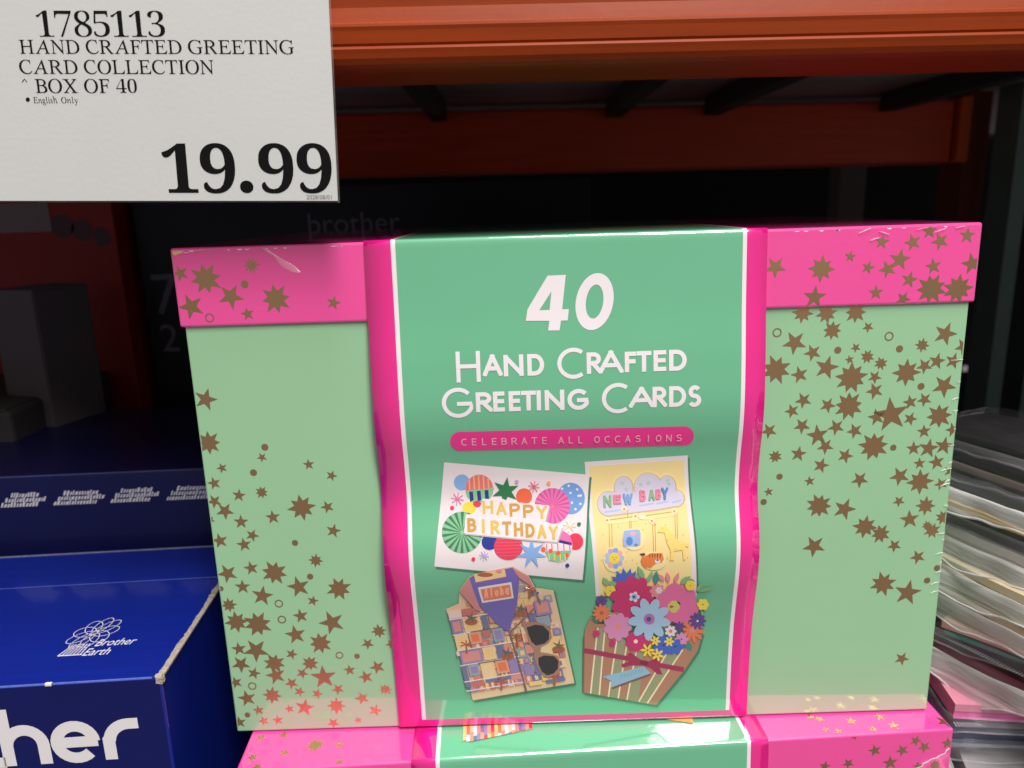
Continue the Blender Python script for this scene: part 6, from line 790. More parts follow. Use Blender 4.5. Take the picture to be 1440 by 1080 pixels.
 29,232,21,261,19,303,24,341,40,373,66,401,103,417,91,402,67,386,46,368,29,349,15,328,4,304,-4,279,-9]],'in':[[284,-9,265,-5,250,8,241,28,238,49,237,
 233,234,254,229,265,222,272,211,275,194,270,175,255,148,219,125,174,114,142,107,105,103,58,101,0,47,0,53,252,48,270,38,280,20,284,1,285,0,297,108,
 315,111,308,105,177,127,220,150,254,173,281,196,300,218,311,239,315,262,311,278,299,288,278,293,222,291,49,295,40,301,35,310,34,322,40,335,59,347,91,
 360,83,340,32,315,1]],'iR':[[5,0,5,13,35,17,44,21,51,27,59,45,62,73,60,413,56,428,47,439,33,446,0,451,0,465,197,465,230,463,260,458,287,450,310,438,
 329,424,345,406,357,387,365,364,368,320,353,284,319,256,266,235,391,53,411,31,432,18,457,13,456,0,352,0,199,228,130,231,131,53,136,37,145,24,159,17,
 197,13,196,0],[207,252,234,257,256,267,274,280,285,297,292,316,293,339,289,363,274,398,249,423,215,438,158,442,142,438,134,427,130,398,129,253,168,
 250]],'iA':[[1,0,0,13,21,15,40,24,56,37,145,182,315,475,329,475,426,47,437,30,454,19,478,14,493,13,494,0,306,0,306,13,326,14,337,16,346,20,351,26,
 354,34,353,60,332,158,172,157,161,150,117,71,107,44,107,36,113,24,123,17,161,13,161,0],[180,183,326,183,286,367]],'b1':[[37,0,37,36,100,36,113,41,
 121,51,125,68,126,416,80,365,59,351,39,346,24,349,11,359,3,375,0,396,58,418,103,447,150,482,226,482,227,61,232,47,243,38,260,36,314,36,314,0]],
 'iD':[[3,0,4,13,34,16,43,20,50,26,55,33,61,56,61,413,57,427,48,439,33,446,0,451,0,465,211,463,242,459,272,452,300,442,326,429,350,413,372,395,392,
 375,410,352,424,328,436,301,446,272,452,245,454,219,454,193,451,169,445,145,436,122,425,101,411,82,394,64,374,48,352,34,328,22,301,12,271,5,240,1],
 [230,24,255,28,277,34,297,44,315,56,330,70,343,86,354,103,369,144,375,189,373,237,364,287,352,323,337,354,318,381,296,403,270,420,242,433,210,440,
 150,441,140,437,134,429,129,387,129,56,134,42,144,32,195,22]],'ih':[[369,-7,351,-5,335,1,320,11,307,25,297,41,286,84,270,283,260,305,247,319,228,323,
 204,317,183,300,165,272,151,238,143,204,141,172,151,0,88,0,62,451,52,468,34,479,1,482,0,510,124,510,133,275,140,275,165,326,199,356,240,366,283,358,
 313,333,332,291,340,218,348,89,353,68,360,50,371,39,385,36,398,37,411,42,424,51,441,32,419,10,395,-2]]}
PC_ORIGIN = (-0.0942,-0.019,0.01666)
PC_SX = 0.0002749
PC_SZ = 0.0002542
PC_ROLL = 0.03134
PC_GRID = [0.000259875,-1.30692e-05,-0.119742,0.0,-0.000253146,0.0716404,-6.01728e-06,-0.000193007,1.0]

# ------------------------------------------------------------------ camera, world, lamps, exposure
cam_data = bpy.data.cameras.new('camera')
cam_data.sensor_fit = 'HORIZONTAL'; cam_data.sensor_width = 36.0
cam_data.lens = 1075.0 / 1440.0 * 36.0
cam_data.clip_start = 0.01; cam_data.clip_end = 60
cam = bpy.data.objects.new('camera', cam_data); COL.objects.link(cam)
ax = CAM_AXES
cam.matrix_world = Matrix(((ax[0][0], ax[1][0], ax[2][0], CAM_POS[0]), (ax[0][1], ax[1][1], ax[2][1], CAM_POS[1]),
                           (ax[0][2], ax[1][2], ax[2][2], CAM_POS[2]), (0, 0, 0, 1)))
cam_data.dof.use_dof = True; cam_data.dof.focus_distance = 0.318; cam_data.dof.aperture_fstop = 13.0
scene.camera = cam

world = bpy.data.worlds.new('World'); scene.world = world; world.use_nodes = True
world.node_tree.nodes['Background'].inputs[0].default_value = (1.0, 0.95, 0.92, 1)
world.node_tree.nodes['Background'].inputs[1].default_value = 0.21

def area_lamp(name, loc, target, sx, sy, power, col):
    d = bpy.data.lights.new(name, 'AREA'); d.shape = 'RECTANGLE'; d.size = sx; d.size_y = sy; d.energy = power; d.color = col
    o = bpy.data.objects.new(name, d); COL.objects.link(o); o.location = loc
    o.rotation_euler = (Vector(target) - Vector(loc)).to_track_quat('-Z', 'Y').to_euler()
    return o
# warehouse ceiling lamps over the aisle, behind and above the viewer
area_lamp('ceiling_lamp', (0.8, -2.05, 2.55), (0, 0, -0.1), 0.7, 1.8, 122, (1.0, 0.965, 0.93))
area_lamp('ceiling_lamp', (0.2, -0.85, 2.9), (0, -0.1, -0.2), 0.5, 1.6, 92, (1.0, 0.96, 0.93))

scene.view_settings.view_transform = 'Standard'; scene.view_settings.look = 'None'
scene.view_settings.exposure = 0.0; scene.view_settings.gamma = 1.0; scene.view_settings.use_curve_mapping = False
scene.cycles.max_bounces = 8; scene.cycles.transparent_max_bounces = 24
scene.cycles.use_denoising = True; scene.cycles.caustics_reflective = False; scene.cycles.caustics_refractive = False

# ------------------------------------------------------------------ materials
def lin(c):
    return tuple((v / 255 / 12.92) if v / 255 <= 0.04045 else ((v / 255 + 0.055) / 1.055) ** 2.4 for v in c)
MATS = {}
def mat(name, rgb, rough=0.5, metal=0.0, coat=0.0, coat_rough=0.05, coat_ior=1.5, spec=0.5, var=0.06, vscale=60, bump=0.0, bscale=200,
        cbump=0.0, cscale=14, trans=0.0, streak=False):
    if name in MATS: return MATS[name]
    m = bpy.data.materials.new(name); m.use_nodes = True
    nt = m.node_tree; b = nt.nodes['Principled BSDF']
    c = lin(rgb)
    tc = nt.nodes.new('ShaderNodeTexCoord')
    if var > 0:
        n = nt.nodes.new('ShaderNodeTexNoise'); n.inputs['Scale'].default_value = vscale; n.inputs['Detail'].default_value = 6
        if streak:
            mp = nt.nodes.new('ShaderNodeMapping'); mp.inputs['Scale'].default_value = (0.35, 6, 9); nt.links.new(tc.outputs['Object'], mp.inputs['Vector']); nt.links.new(mp.outputs[0], n.inputs['Vector'])
        else: nt.links.new(tc.outputs['Object'], n.inputs['Vector'])
        mx = nt.nodes.new('ShaderNodeMix'); mx.data_type = 'RGBA'
        mx.inputs[6].default_value = tuple(v * (1 - var) for v in c) + (1,); mx.inputs[7].default_value = tuple(min(1, v * (1 + var)) for v in c) + (1,)
        nt.links.new(n.outputs['Fac'], mx.inputs[0]); nt.links.new(mx.outputs[2], b.inputs['Base Color'])
    else: b.inputs['Base Color'].default_value = c + (1,)
    b.inputs['Roughness'].default_value = rough; b.inputs['Metallic'].default_value = metal
    b.inputs['Specular IOR Level'].default_value = spec
    b.inputs['Coat Weight'].default_value = coat; b.inputs['Coat Roughness'].default_value = coat_rough; b.inputs['Coat IOR'].default_value = coat_ior
    b.inputs['Transmission Weight'].default_value = trans
    if bump > 0:
        n2 = nt.nodes.new('ShaderNodeTexNoise'); n2.inputs['Scale'].default_value = bscale; n2.inputs['Detail'].default_value = 4
        nt.links.new(tc.outputs['Object'], n2.inputs['Vector'])
        bp = nt.nodes.new('ShaderNodeBump'); bp.inputs['Strength'].default_value = bump; bp.inputs['Distance'].default_value = 0.001
        nt.links.new(n2.outputs['Fac'], bp.inputs['Height']); nt.links.new(bp.outputs['Normal'], b.inputs['Normal'])
    if cbump > 0:      # cling-film ripple in the clear coat only
        n3 = nt.nodes.new('ShaderNodeTexNoise'); n3.inputs['Scale'].default_value = cscale; n3.inputs['Detail'].default_value = 5
        n3.inputs['Distortion'].default_value = 1.5
        nt.links.new(tc.outputs['Object'], n3.inputs['Vector'])
        bp = nt.nodes.new('ShaderNodeBump'); bp.inputs['Strength'].default_value = cbump; bp.inputs['Distance'].default_value = 0.002
        nt.links.new(n3.outputs['Fac'], bp.inputs['Height']); nt.links.new(bp.outputs['Normal'], b.inputs['Coat Normal'])
    MATS[name] = m
    return m
FILM = dict(coat=1.0, coat_rough=0.045, coat_ior=2.2, cbump=0.10, cscale=16)
M_PINK = mat('glossy_pink_card', (248, 70, 160), 0.45, var=0.04, vscale=30, bump=0.05, bscale=400, **FILM)
M_MINT = mat('glossy_mint_card', (153, 203, 157), 0.45, var=0.05, vscale=9, bump=0.06, bscale=70, **FILM)
M_SGREEN = mat('glossy_sea_green_print', (103, 184, 142), 0.4, var=0.04, vscale=25, **FILM)
M_SPINK = mat('glossy_magenta_print', (236, 10, 138), 0.4, var=0.04, vscale=25, **FILM)
M_SWHITE = mat('glossy_white_print', (244, 234, 238), 0.4, var=0.02, **FILM)
M_FOIL = mat('gold_foil', (226, 184, 138), 0.36, metal=1.0, var=0.10, vscale=900, bump=0.18, bscale=45)
M_BOARD = mat('raw_cardboard', (160, 148, 136), 0.9, var=0.6, vscale=260, bump=0.8, bscale=900)
M_BLUE = mat('glossy_blue_carton', (6, 30, 128), 0.45, spec=0.3, var=0.22, vscale=60, streak=True, coat=0.7, coat_rough=0.12, coat_ior=1.5, bump=0.12, bscale=120)
M_BLUEDK = mat('shaded_blue_carton', (8, 12, 66), 0.45, var=0.1, vscale=40, coat=0.4, coat_rough=0.2, bump=0.1, bscale=120)  # carton blue with the shelf's shade put into the colour
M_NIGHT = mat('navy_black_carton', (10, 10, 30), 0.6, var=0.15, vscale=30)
M_INK = mat('black_ink', (14, 14, 14), 0.8, spec=0.1, var=0.05)
M_INKWHITE = mat('white_ink', (222, 218, 220), 0.5, var=0.04, vscale=300)
M_PAPER = mat('price_paper', (192, 193, 191), 0.6, var=0.05, vscale=18, bump=0.05, bscale=500)
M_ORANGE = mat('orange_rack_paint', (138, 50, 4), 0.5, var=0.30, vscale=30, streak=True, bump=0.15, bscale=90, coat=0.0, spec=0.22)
M_ORANGE2 = mat('brightened_orange_rack_paint', (226, 70, 24), 0.5, var=0.25, vscale=20, streak=True)  # rack orange brightened in its colour for the dim rear beam
M_RACKGREEN = mat('brightened_green_rack_paint', (104, 132, 126), 0.5, var=0.2, vscale=12)  # post green lifted in colour to make up for scant light
M_DECK = mat('grey_deck', (196, 182, 186), 0.8, var=0.12, vscale=9)
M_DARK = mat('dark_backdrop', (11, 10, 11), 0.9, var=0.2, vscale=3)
M_STEEL = mat('dull_steel', (120, 120, 118), 0.45, metal=0.8, var=0.1)
M_SCUFF = mat('white_scuff', (248, 226, 234), 0.6, var=0.1, vscale=900)

PAL = dict(white=(236, 222, 226), white2=(230, 220, 228), sky=(132, 172, 224), cobalt=(112, 158, 218), salmon=(230, 112, 122), peach=(248, 176, 96),
    mint=(132, 196, 150), navy=(30, 44, 124), navy2=(26, 48, 146), yellow=(246, 214, 70), red=(228, 52, 82), rose=(226, 84, 120), leafdk=(64, 122, 84),
    forest=(26, 118, 66), orange=(236, 98, 62), pink=(234, 112, 178), pinkdk=(208, 80, 150), plaid=(240, 226, 232), lilac=(186, 170, 220), cream=(246, 228, 190),
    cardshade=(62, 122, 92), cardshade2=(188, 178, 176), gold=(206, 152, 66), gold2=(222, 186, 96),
    sand=(232, 196, 158), sand2=(240, 198, 132), cream2=(236, 204, 156), coral=(220, 142, 132), coral2=(230, 158, 126), orange2=(230, 122, 76), periw=(150, 130, 182),
    slate=(112, 114, 154), teal2=(150, 164, 174), brickred=(196, 112, 106), shell=(236, 208, 196), forest2=(92, 104, 86), rust=(176, 88, 56), rose2=(206, 132, 132),
    purple=(112, 96, 176), shirtline=(124, 96, 96), tan=(168, 124, 104), lens=(38, 34, 40), alohatext=(246, 176, 150),
    custard=(246, 220, 152), custard2=(248, 226, 160), cloud=(214, 206, 226), cloudedge=(214, 176, 132), mintpale=(176, 206, 190), skypale=(176, 196, 226),
    goldline=(206, 158, 84), elephant=(162, 180, 224), skydk=(84, 138, 206), pinkpale=(238, 172, 190), tiger=(232, 126, 58), tigerdk=(70, 44, 40), yellowpale=(248, 216, 116),
    kraft=(178, 124, 98), kraftdk=(140, 92, 72), sage=(152, 152, 116), sage2=(128, 176, 128), ribbon=(164, 36, 84), ribbondk=(120, 22, 60), tagshade=(126, 86, 70), tag=(146, 184, 208),
    tagline=(120, 164, 192), tealleaf=(54, 136, 134), rosepale=(228, 140, 146), cobalt2=(62, 98, 196), purple2=(92, 58, 140), magenta=(204, 30, 104), magenta2=(206, 36, 110),
    pinkflower=(228, 104, 160), lime=(206, 202, 92), lilacpink=(222, 140, 188), palesky=(168, 198, 226), orchid=(176, 112, 176), textgreen=(140, 182, 134), textpink=(236, 132, 158), textblue=(124, 164, 216))
def pm(key):
    return mat('print_' + key, PAL[key], 0.42, var=0.03, vscale=120, coat=1.0, coat_rough=0.05, coat_ior=2.0, cbump=0.08, cscale=16)

def film_material(name, tint, opacity, rough=0.12, streak=False):
    m = bpy.data.materials.new(name); m.use_nodes = True; nt = m.node_tree
    for n in list(nt.nodes): nt.nodes.remove(n)
    out = nt.nodes.new('ShaderNodeOutputMaterial'); tr = nt.nodes.new('ShaderNodeBsdfTransparent')
    pb = nt.nodes.new('ShaderNodeBsdfPrincipled'); pb.inputs['Base Color'].default_value = lin(tint) + (1,)
    pb.inputs['Roughness'].default_value = rough; pb.inputs['IOR'].default_value = 1.55
    tc = nt.nodes.new('ShaderNodeTexCoord'); nz = nt.nodes.new('ShaderNodeTexNoise'); nz.inputs['Scale'].default_value = 45; nz.inputs['Detail'].default_value = 5
    if streak:      # creases drawn out along the bag
        mp = nt.nodes.new('ShaderNodeMapping'); mp.inputs['Scale'].default_value = (0.25, 1.2, 3.5); mp.inputs['Rotation'].default_value = (0, 0, 0.12)
        nt.links.new(tc.outputs['Object'], mp.inputs['Vector']); nt.links.new(mp.outputs[0], nz.inputs['Vector']); nz.inputs['Distortion'].default_value = 0.6
    else: nt.links.new(tc.outputs['Object'], nz.inputs['Vector'])
    bp = nt.nodes.new('ShaderNodeBump'); bp.inputs['Strength'].default_value = 0.5; bp.inputs['Distance'].default_value = 0.003
    nt.links.new(nz.outputs['Fac'], bp.inputs['Height']); nt.links.new(bp.outputs['Normal'], pb.inputs['Normal'])
    mr = nt.nodes.new('ShaderNodeMapRange'); mr.inputs[1].default_value = 0.35; mr.inputs[2].default_value = 0.65; mr.inputs[3].default_value = opacity * (0.6 if streak else 0.6); mr.inputs[4].default_value = min(1, opacity * (1.3 if streak else 1.4))
    nt.links.new(nz.outputs['Fac'], mr.inputs[0])
    mx = nt.nodes.new('ShaderNodeMixShader'); nt.links.new(mr.outputs[0], mx.inputs[0])
    nt.links.new(tr.outputs[0], mx.inputs[1]); nt.links.new(pb.outputs[0], mx.inputs[2]); nt.links.new(mx.outputs[0], out.inputs[0])
    return m
M_FILM = film_material('clear_pouch_film', (190, 188, 192), 0.10, 0.12, streak=True)
M_FILMC = film_material('very_clear_pouch_film', (150, 148, 152), 0.04, 0.08, streak=True)
M_RIM = film_material('milky_pouch_rim', (238, 234, 232), 0.5, 0.25, streak=True)
M_RIMC = film_material('clear_pouch_rim', (190, 186, 190), 0.14, 0.15, streak=True)
M_SEAMW = film_material('welded_seam', (226, 222, 222), 0.45, 0.2)
M_CLEAR = film_material('clear_holder_film', (236, 236, 236), 0.05, 0.08)

# ------------------------------------------------------------------ helpers
def link(name, me, parent=None, mats=()):
    o = bpy.data.objects.new(name, me); COL.objects.link(o)
    if parent is not None: o.parent = parent
    for m in mats:
        if m.name not in [x.name for x in me.materials if x]: me.materials.append(m)
    return o
def mesh_from_bm(name, bm, smooth=False):
    me = bpy.data.meshes.new(name); bm.normal_update(); bm.to_mesh(me); bm.free()
    if smooth:
        for p in me.polygons: p.use_smooth = True
    return me
def empty(name, loc, rz=0.0):
    o = bpy.data.objects.new(name, None); COL.objects.link(o); o.location = loc; o.rotation_euler = (0, 0, rz); o.empty_display_size = 0.02
    return o
def tag(o, label, cat, group=None, kind=None):
    o['label'] = label; o['category'] = cat
    if group: o['group'] = group
    if kind: o['kind'] = kind
    return o
def box_bm(x0, x1, y0, y1, z0, z1, bevel=0.0, seg=2, bm=None):
    bm2 = bmesh.new(); bmesh.ops.create_cube(bm2, size=1.0)
    for v in bm2.verts: v.co = Vector(((x0 + x1) / 2 + v.co.x * (x1 - x0), (y0 + y1) / 2 + v.co.y * (y1 - y0), (z0 + z1) / 2 + v.co.z * (z1 - z0)))
    if bevel > 0: bmesh.ops.bevel(bm2, geom=bm2.edges[:], offset=bevel, segments=seg, profile=0.5, affect='EDGES')
    if bm is None: return bm2
    me = bpy.data.meshes.new('tmp'); bm2.to_mesh(me); bm2.free(); bm.from_mesh(me); bpy.data.meshes.remove(me)
    return bm
def box(name, parent, m, *a, **k):
    return link(name, mesh_from_bm(name, box_bm(*a, **k)), parent, [m])

# --- stroke lettering -------------------------------------------------------
def arc(cx, cy, rx, ry, a0, a1, n=18):
    return [(cx + rx * math.cos(math.radians(a0 + (a1 - a0) * i / n)), cy + ry * math.sin(math.radians(a0 + (a1 - a0) * i / n))) for i in range(n + 1)]
STROKES = {
 'H': [[(0, 0), (0, 1)], [(1, 0), (1, 1)], [(0, .52), (1, .52)]],
 'A': [[(0, 0), (.5, 1)], [(1, 0), (.5, 1)], [(.19, .32), (.81, .32)]],
 'N': [[(0, 0), (0, 1)], [(0, 1), (1, 0)], [(1, 0), (1, 1)]],
 'D': [[(0, 0), (0, 1)], [(0, 1), (.35, 1)] + arc(.4, .5, .6, .5, 85, -85) + [(.35, 0), (0, 0)]],
 'C': [arc(.62, .5, .62, .5, 52, 308, 28)],
 'G': [arc(.53, .5, .53, .5, 42, 354, 30), [(.56, .46), (.97, .46)]],
 'O': [arc(.5, .5, .5, .5, 0, 360, 32)],
 'R': [[(0, 0), (0, 1)], [(0, 1), (.4, 1)] + arc(.45, .74, .45, .26, 85, -85, 12) + [(.4, .48), (0, .48)], [(.38, .48), (1, 0)]],
 'P': [[(0, 0), (0, 1)], [(0, 1), (.5, 1)] + arc(.55, .73, .45, .27, 85, -85, 12) + [(.5, .46), (0, .46)]],
 'B': [[(0, 0), (0, 1)], [(0, 1), (.4, 1)] + arc(.45, .76, .42, .24, 85, -85, 10) + [(.4, .52), (0, .52)], [(.4, .52)] + arc(.48, .26, .52, .26, 85, -85, 10) + [(.4, 0), (0, 0)]],
 'F': [[(0, 0), (0, 1)], [(0, 1), (1, 1)], [(0, .53), (.92, .53)]],
 'T': [[(.5, 0), (.5, 1)], [(0, 1), (1, 1)]],
 'E': [[(0, 0), (0, 1)], [(0, 1), (1, 1)], [(0, .52), (.92, .52)], [(0, 0), (1, 0)]],
 'L': [[(0, 1), (0, 0)], [(0, 0), (1, 0)]],
 'I': [[(.5, 0), (.5, 1)]],
 'S': [arc(.5, .755, .44, .245, 30, 260, 14) + arc(.48, .26, .5, .26, 80, -150, 16)],
 'Y': [[(0, 1), (.5, .48)], [(1, 1), (.5, .48)], [(.5, .48), (.5, 0)]],
 'W': [[(0, 1), (.27, 0)], [(.27, 0), (.5, .9)], [(.5, .9), (.73, 0)], [(.73, 0), (1, 1)]],
 'l': [[(.5, 0), (.45, 1)]],
 'o': [arc(.5, .32, .42, .32, 0, 360, 14)],
 'h': [[(.1, 0), (.1, 1)], [(.1, .3)] + arc(.45, .35, .38, .28, 170, 0, 8) + [(.83, 0)]],
 'a': [arc(.45, .32, .4, .32, 0, 360, 14), [(.9, .62), (.9, 0)]],
}
def stroke_quads(path, w):
    n = len(path); L = []; closed = math.dist(path[0], path[-1]) < 1e-6
    for i in range(n):
        p = Vector(path[i])
        a = Vector(path[i - 1]) if i > 0 else (Vector(path[-2]) if closed else None)
        b = Vector(path[i + 1]) if i < n - 1 else (Vector(path[1]) if closed else None)
        d1 = (p - a).normalized() if a is not None else (b - p).normalized()
        d2 = (b - p).normalized() if b is not None else d1
        t = (d1 + d2).normalized() if (d1 + d2).length > 1e-6 else d1
        nr = Vector((-t.y, t.x)); k = 1 / max(0.5, nr.dot(Vector((-d1.y, d1.x))))
        L.append((p + nr * w / 2 * k, p - nr * w / 2 * k))
    return [[L[i][0], L[i + 1][0], L[i + 1][1], L[i][1]] for i in range(n - 1)]
def clip_rect(poly, x0, x1, z0, z1):
    for ax_, lim, sg in ((0, x0, 1), (0, x1, -1), (1, z0, 1), (1, z1, -1)):
        out = []
        for i in range(len(poly)):
            a, b = poly[i - 1], poly[i]; da, db = (a[ax_] - lim) * sg, (b[ax_] - lim) * sg
            if (da < 0) != (db < 0): t = da / (da - db); out.append((a[0] + (b[0] - a[0]) * t, a[1] + (b[1] - a[1]) * t))
            if db >= 0: out.append((b[0], b[1]))
        poly = out
        if not poly: return []
    return poly
def glyph_polys(ch, x0, x1, z0, z1, w, slant=0.0):
    out = []
    for s in STROKES[ch]:
        path = []
        for (u, v) in s:
            x = x0 + w / 2 + u * max(0.01, (x1 - x0 - w)); z = z0 + w / 2 + v * (z1 - z0 - w)
            path.append((x + slant * (z - z0), z))
        # straight strokes run to the full cap height
        if len(path) == 2:
            a, b = Vector(path[0]), Vector(path[1]); d = (b - a).normalized() * w * 0.5
            path = [tuple(a - d), tuple(b + d)]
        out.append([c for c in (clip_rect(q, x0 - .02, x1 + .02 + slant * (z1 - z0), z0, z1) for q in stroke_quads(path, w)) if len(c) > 2])
    return out

# --- flat print laid on a surface ------------------------------------------
class Print:
    """flat ink shapes in the (x, z) plane, each later shape a hair above the one before"""
    def __init__(self, base=0.00012, step=0.000014): self.bm = bmesh.new(); self.mats = []; self.k = 0; self.base = base; self.step = step
    def poly(self, pts, m, same=False):
        if m not in self.mats: self.mats.append(m)
        if not same: self.k += 1
        y = -(self.base + self.k * self.step)
        vs = [self.bm.verts.new((p[0], y, p[1])) for p in pts]
        try: f = self.bm.faces.new(vs)
        except ValueError: return
        f.material_index = self.mats.index(m)
        f.normal_update()
        if f.normal.y > 0: f.normal_flip()
    def glyph(self, strokes, m):
        for s in strokes:
            self.k += 1
            for q in s: self.poly([(p[0] / 1000, p[1] / 1000) for p in q], m, True)
    def build(self, name, parent, bend=None):
        cut = 0.003
        bm = self.bm
        bmesh.ops.triangulate(bm, faces=bm.faces[:], ngon_method='EAR_CLIP')
        if bend:
            zs = [v.co.z for v in bm.verts]; z = math.floor(min(zs) / cut) * cut
            while z < max(zs):
                bmesh.ops.bisect_plane(bm, geom=bm.verts[:] + bm.edges[:] + bm.faces[:], plane_co=(0, 0, z), plane_no=(0, 0, 1), dist=1e-7); z += cut
            for v in bm.verts: v.co.y -= bend(v.co.z)
        me = mesh_from_bm(name, bm)
        if bend:
            for p in me.polygons: p.use_smooth = True
        o = link(name, me, parent)
        for m in self.mats: me.materials.append(m)
        return o

# --- foil stars --------------------------------------------------------------
def star_outline(kind):
    if kind == 'd': return [(math.cos(i * math.pi / 8), math.sin(i * math.pi / 8)) for i in range(16)]
    inner = {5: 0.40, 8: 0.50, 9: 0.54, 10: 0.38}[kind]
    n = kind; out = []
    for i in range(2 * n):
        r = 1.0 if i % 2 == 0 else inner
        if kind >= 8 and i % 2 == 0: r *= (1.0, 0.86, 0.97, 0.9, 1.0, 0.84, 0.95, 0.9, 1.0, 0.88)[i // 2 % 10]
        out.append((r * math.sin(math.pi * i / n), r * math.cos(math.pi * i / n)))
    return out
UNIT = {}
def unit_star(kind):
    if kind in UNIT: return UNIT[kind]
    bm = bmesh.new()
    if kind == 'o':
        A = [bm.verts.new((math.cos(i * math.pi / 10), 0, math.sin(i * math.pi / 10))) for i in range(20)]
        B = [bm.verts.new((.72 * math.cos(i * math.pi / 10), 0, .72 * math.sin(i * math.pi / 10))) for i in range(20)]
        for i in range(20): bm.faces.new((A[i], A[(i + 1) % 20], B[(i + 1) % 20], B[i]))
    else:
        c = bm.verts.new((0, 0, 0)); V = [bm.verts.new((x, 0, z)) for x, z in star_outline(kind)]
        for i in range(len(V)): bm.faces.new((c, V[i], V[(i + 1) % len(V)]))
    for f in bm.faces:
        f.normal_update()
        if f.normal.y > 0: f.normal_flip()
    me = mesh_from_bm('foil_star_mesh', bm); me.materials.append(M_FOIL)
    UNIT[kind] = me
    return me
def place_stars(stars, parent, y, bounds, horizontal=False):
    rnd = random.Random(len(stars))
    for sx, sz, r, kind in stars:
        sx /= 1000; sz /= 1000; r /= 1000
        rot = rnd.uniform(0, 6.28)
        me = unit_star(kind)
        name = {'d': 'foil_dot', 'o': 'foil_ring'}.get(kind, 'foil_star')
        x0, x1, z0, z1 = bounds
        clip = sx - r < x0 or sx + r > x1 or sz - r < z0 or sz + r > z1
        if clip:
            bm = bmesh.new(); bm.from_mesh(me)
            ca, sa = math.cos(rot), math.sin(rot)
            for v in bm.verts: v.co = Vector(((v.co.x * ca + v.co.z * sa) * r + sx, 0, (-v.co.x * sa + v.co.z * ca) * r + sz))
            for co, no in (((x0, 0, 0), (-1, 0, 0)), ((x1, 0, 0), (1, 0, 0)), ((0, 0, z0), (0, 0, -1)), ((0, 0, z1), (0, 0, 1))):
                bmesh.ops.bisect_plane(bm, geom=bm.verts[:] + bm.edges[:] + bm.faces[:], plane_co=co, plane_no=no, clear_outer=True)
            if not bm.faces: bm.free(); continue
            if horizontal:
                for v in bm.verts: v.co = Vector((v.co.x, v.co.z, 0))
            me = mesh_from_bm('foil_star_mesh', bm)
            if not me.materials: me.materials.append(M_FOIL)
            o = link(name, me, parent); o.location = (0, 0, y) if horizontal else (0, y, 0)
        else:
            o = link(name, me, parent); o.scale = (r, r, r)
            if horizontal: o.location = (sx, sz, y); o.rotation_euler = (-math.pi / 2, 0, rot)
            else: o.location = (sx, y, sz); o.rotation_euler = (0, rot, 0)

# --- sleeve bulge ------------------------------------------------------------
def bulge(z):
    Z, D = BULGE_Z, BULGE_D
    if z <= Z[0]: return D[0]
    if z >= Z[-1]: return D[-1]
    i = max(k for k in range(len(Z) - 1) if Z[k] <= z)
    def grad(k):
        if k == 0: return (D[1] - D[0]) / (Z[1] - Z[0])
        if k == len(Z) - 1: return (D[-1] - D[-2]) / (Z[-1] - Z[-2])
        hs, hd = Z[k] - Z[k - 1], Z[k + 1] - Z[k]
        return (hs * hs * D[k + 1] + (hd * hd - hs * hs) * D[k] - hd * hd * D[k - 1]) / (hs * hd * (hd + hs))
    h = Z[i + 1] - Z[i]; t = (z - Z[i]) / h
    return (2*t**3 - 3*t**2 + 1) * D[i] + (t**3 - 2*t**2 + t) * h * grad(i) + (-2*t**3 + 3*t**2) * D[i + 1] + (t**3 - t**2) * h * grad(i + 1)

CUT = 0.003
def on_cuts(fn):
    # the surface and everything printed on it bend at the same heights
    def g(z):
        k = math.floor(z / CUT); a, b = fn(k * CUT), fn((k + 1) * CUT); return a + (b - a) * (z / CUT - k)
    return g
# ------------------------------------------------------------------ setting
SHELF_Z = -2 * BOX_H * 0.995
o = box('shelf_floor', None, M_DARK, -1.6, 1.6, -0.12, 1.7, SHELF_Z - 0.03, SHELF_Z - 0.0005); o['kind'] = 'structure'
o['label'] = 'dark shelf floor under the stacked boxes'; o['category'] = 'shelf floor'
o = box('backdrop_sheet', None, M_DARK, -1.8, 2.6, 1.9, 1.95, SHELF_Z - 0.03, 1.2); o['kind'] = 'structure'  # added dark sheet that closes off the unlit depth
o['label'] = 'added black sheet for the unlit depth behind the rack'; o['category'] = 'backdrop'

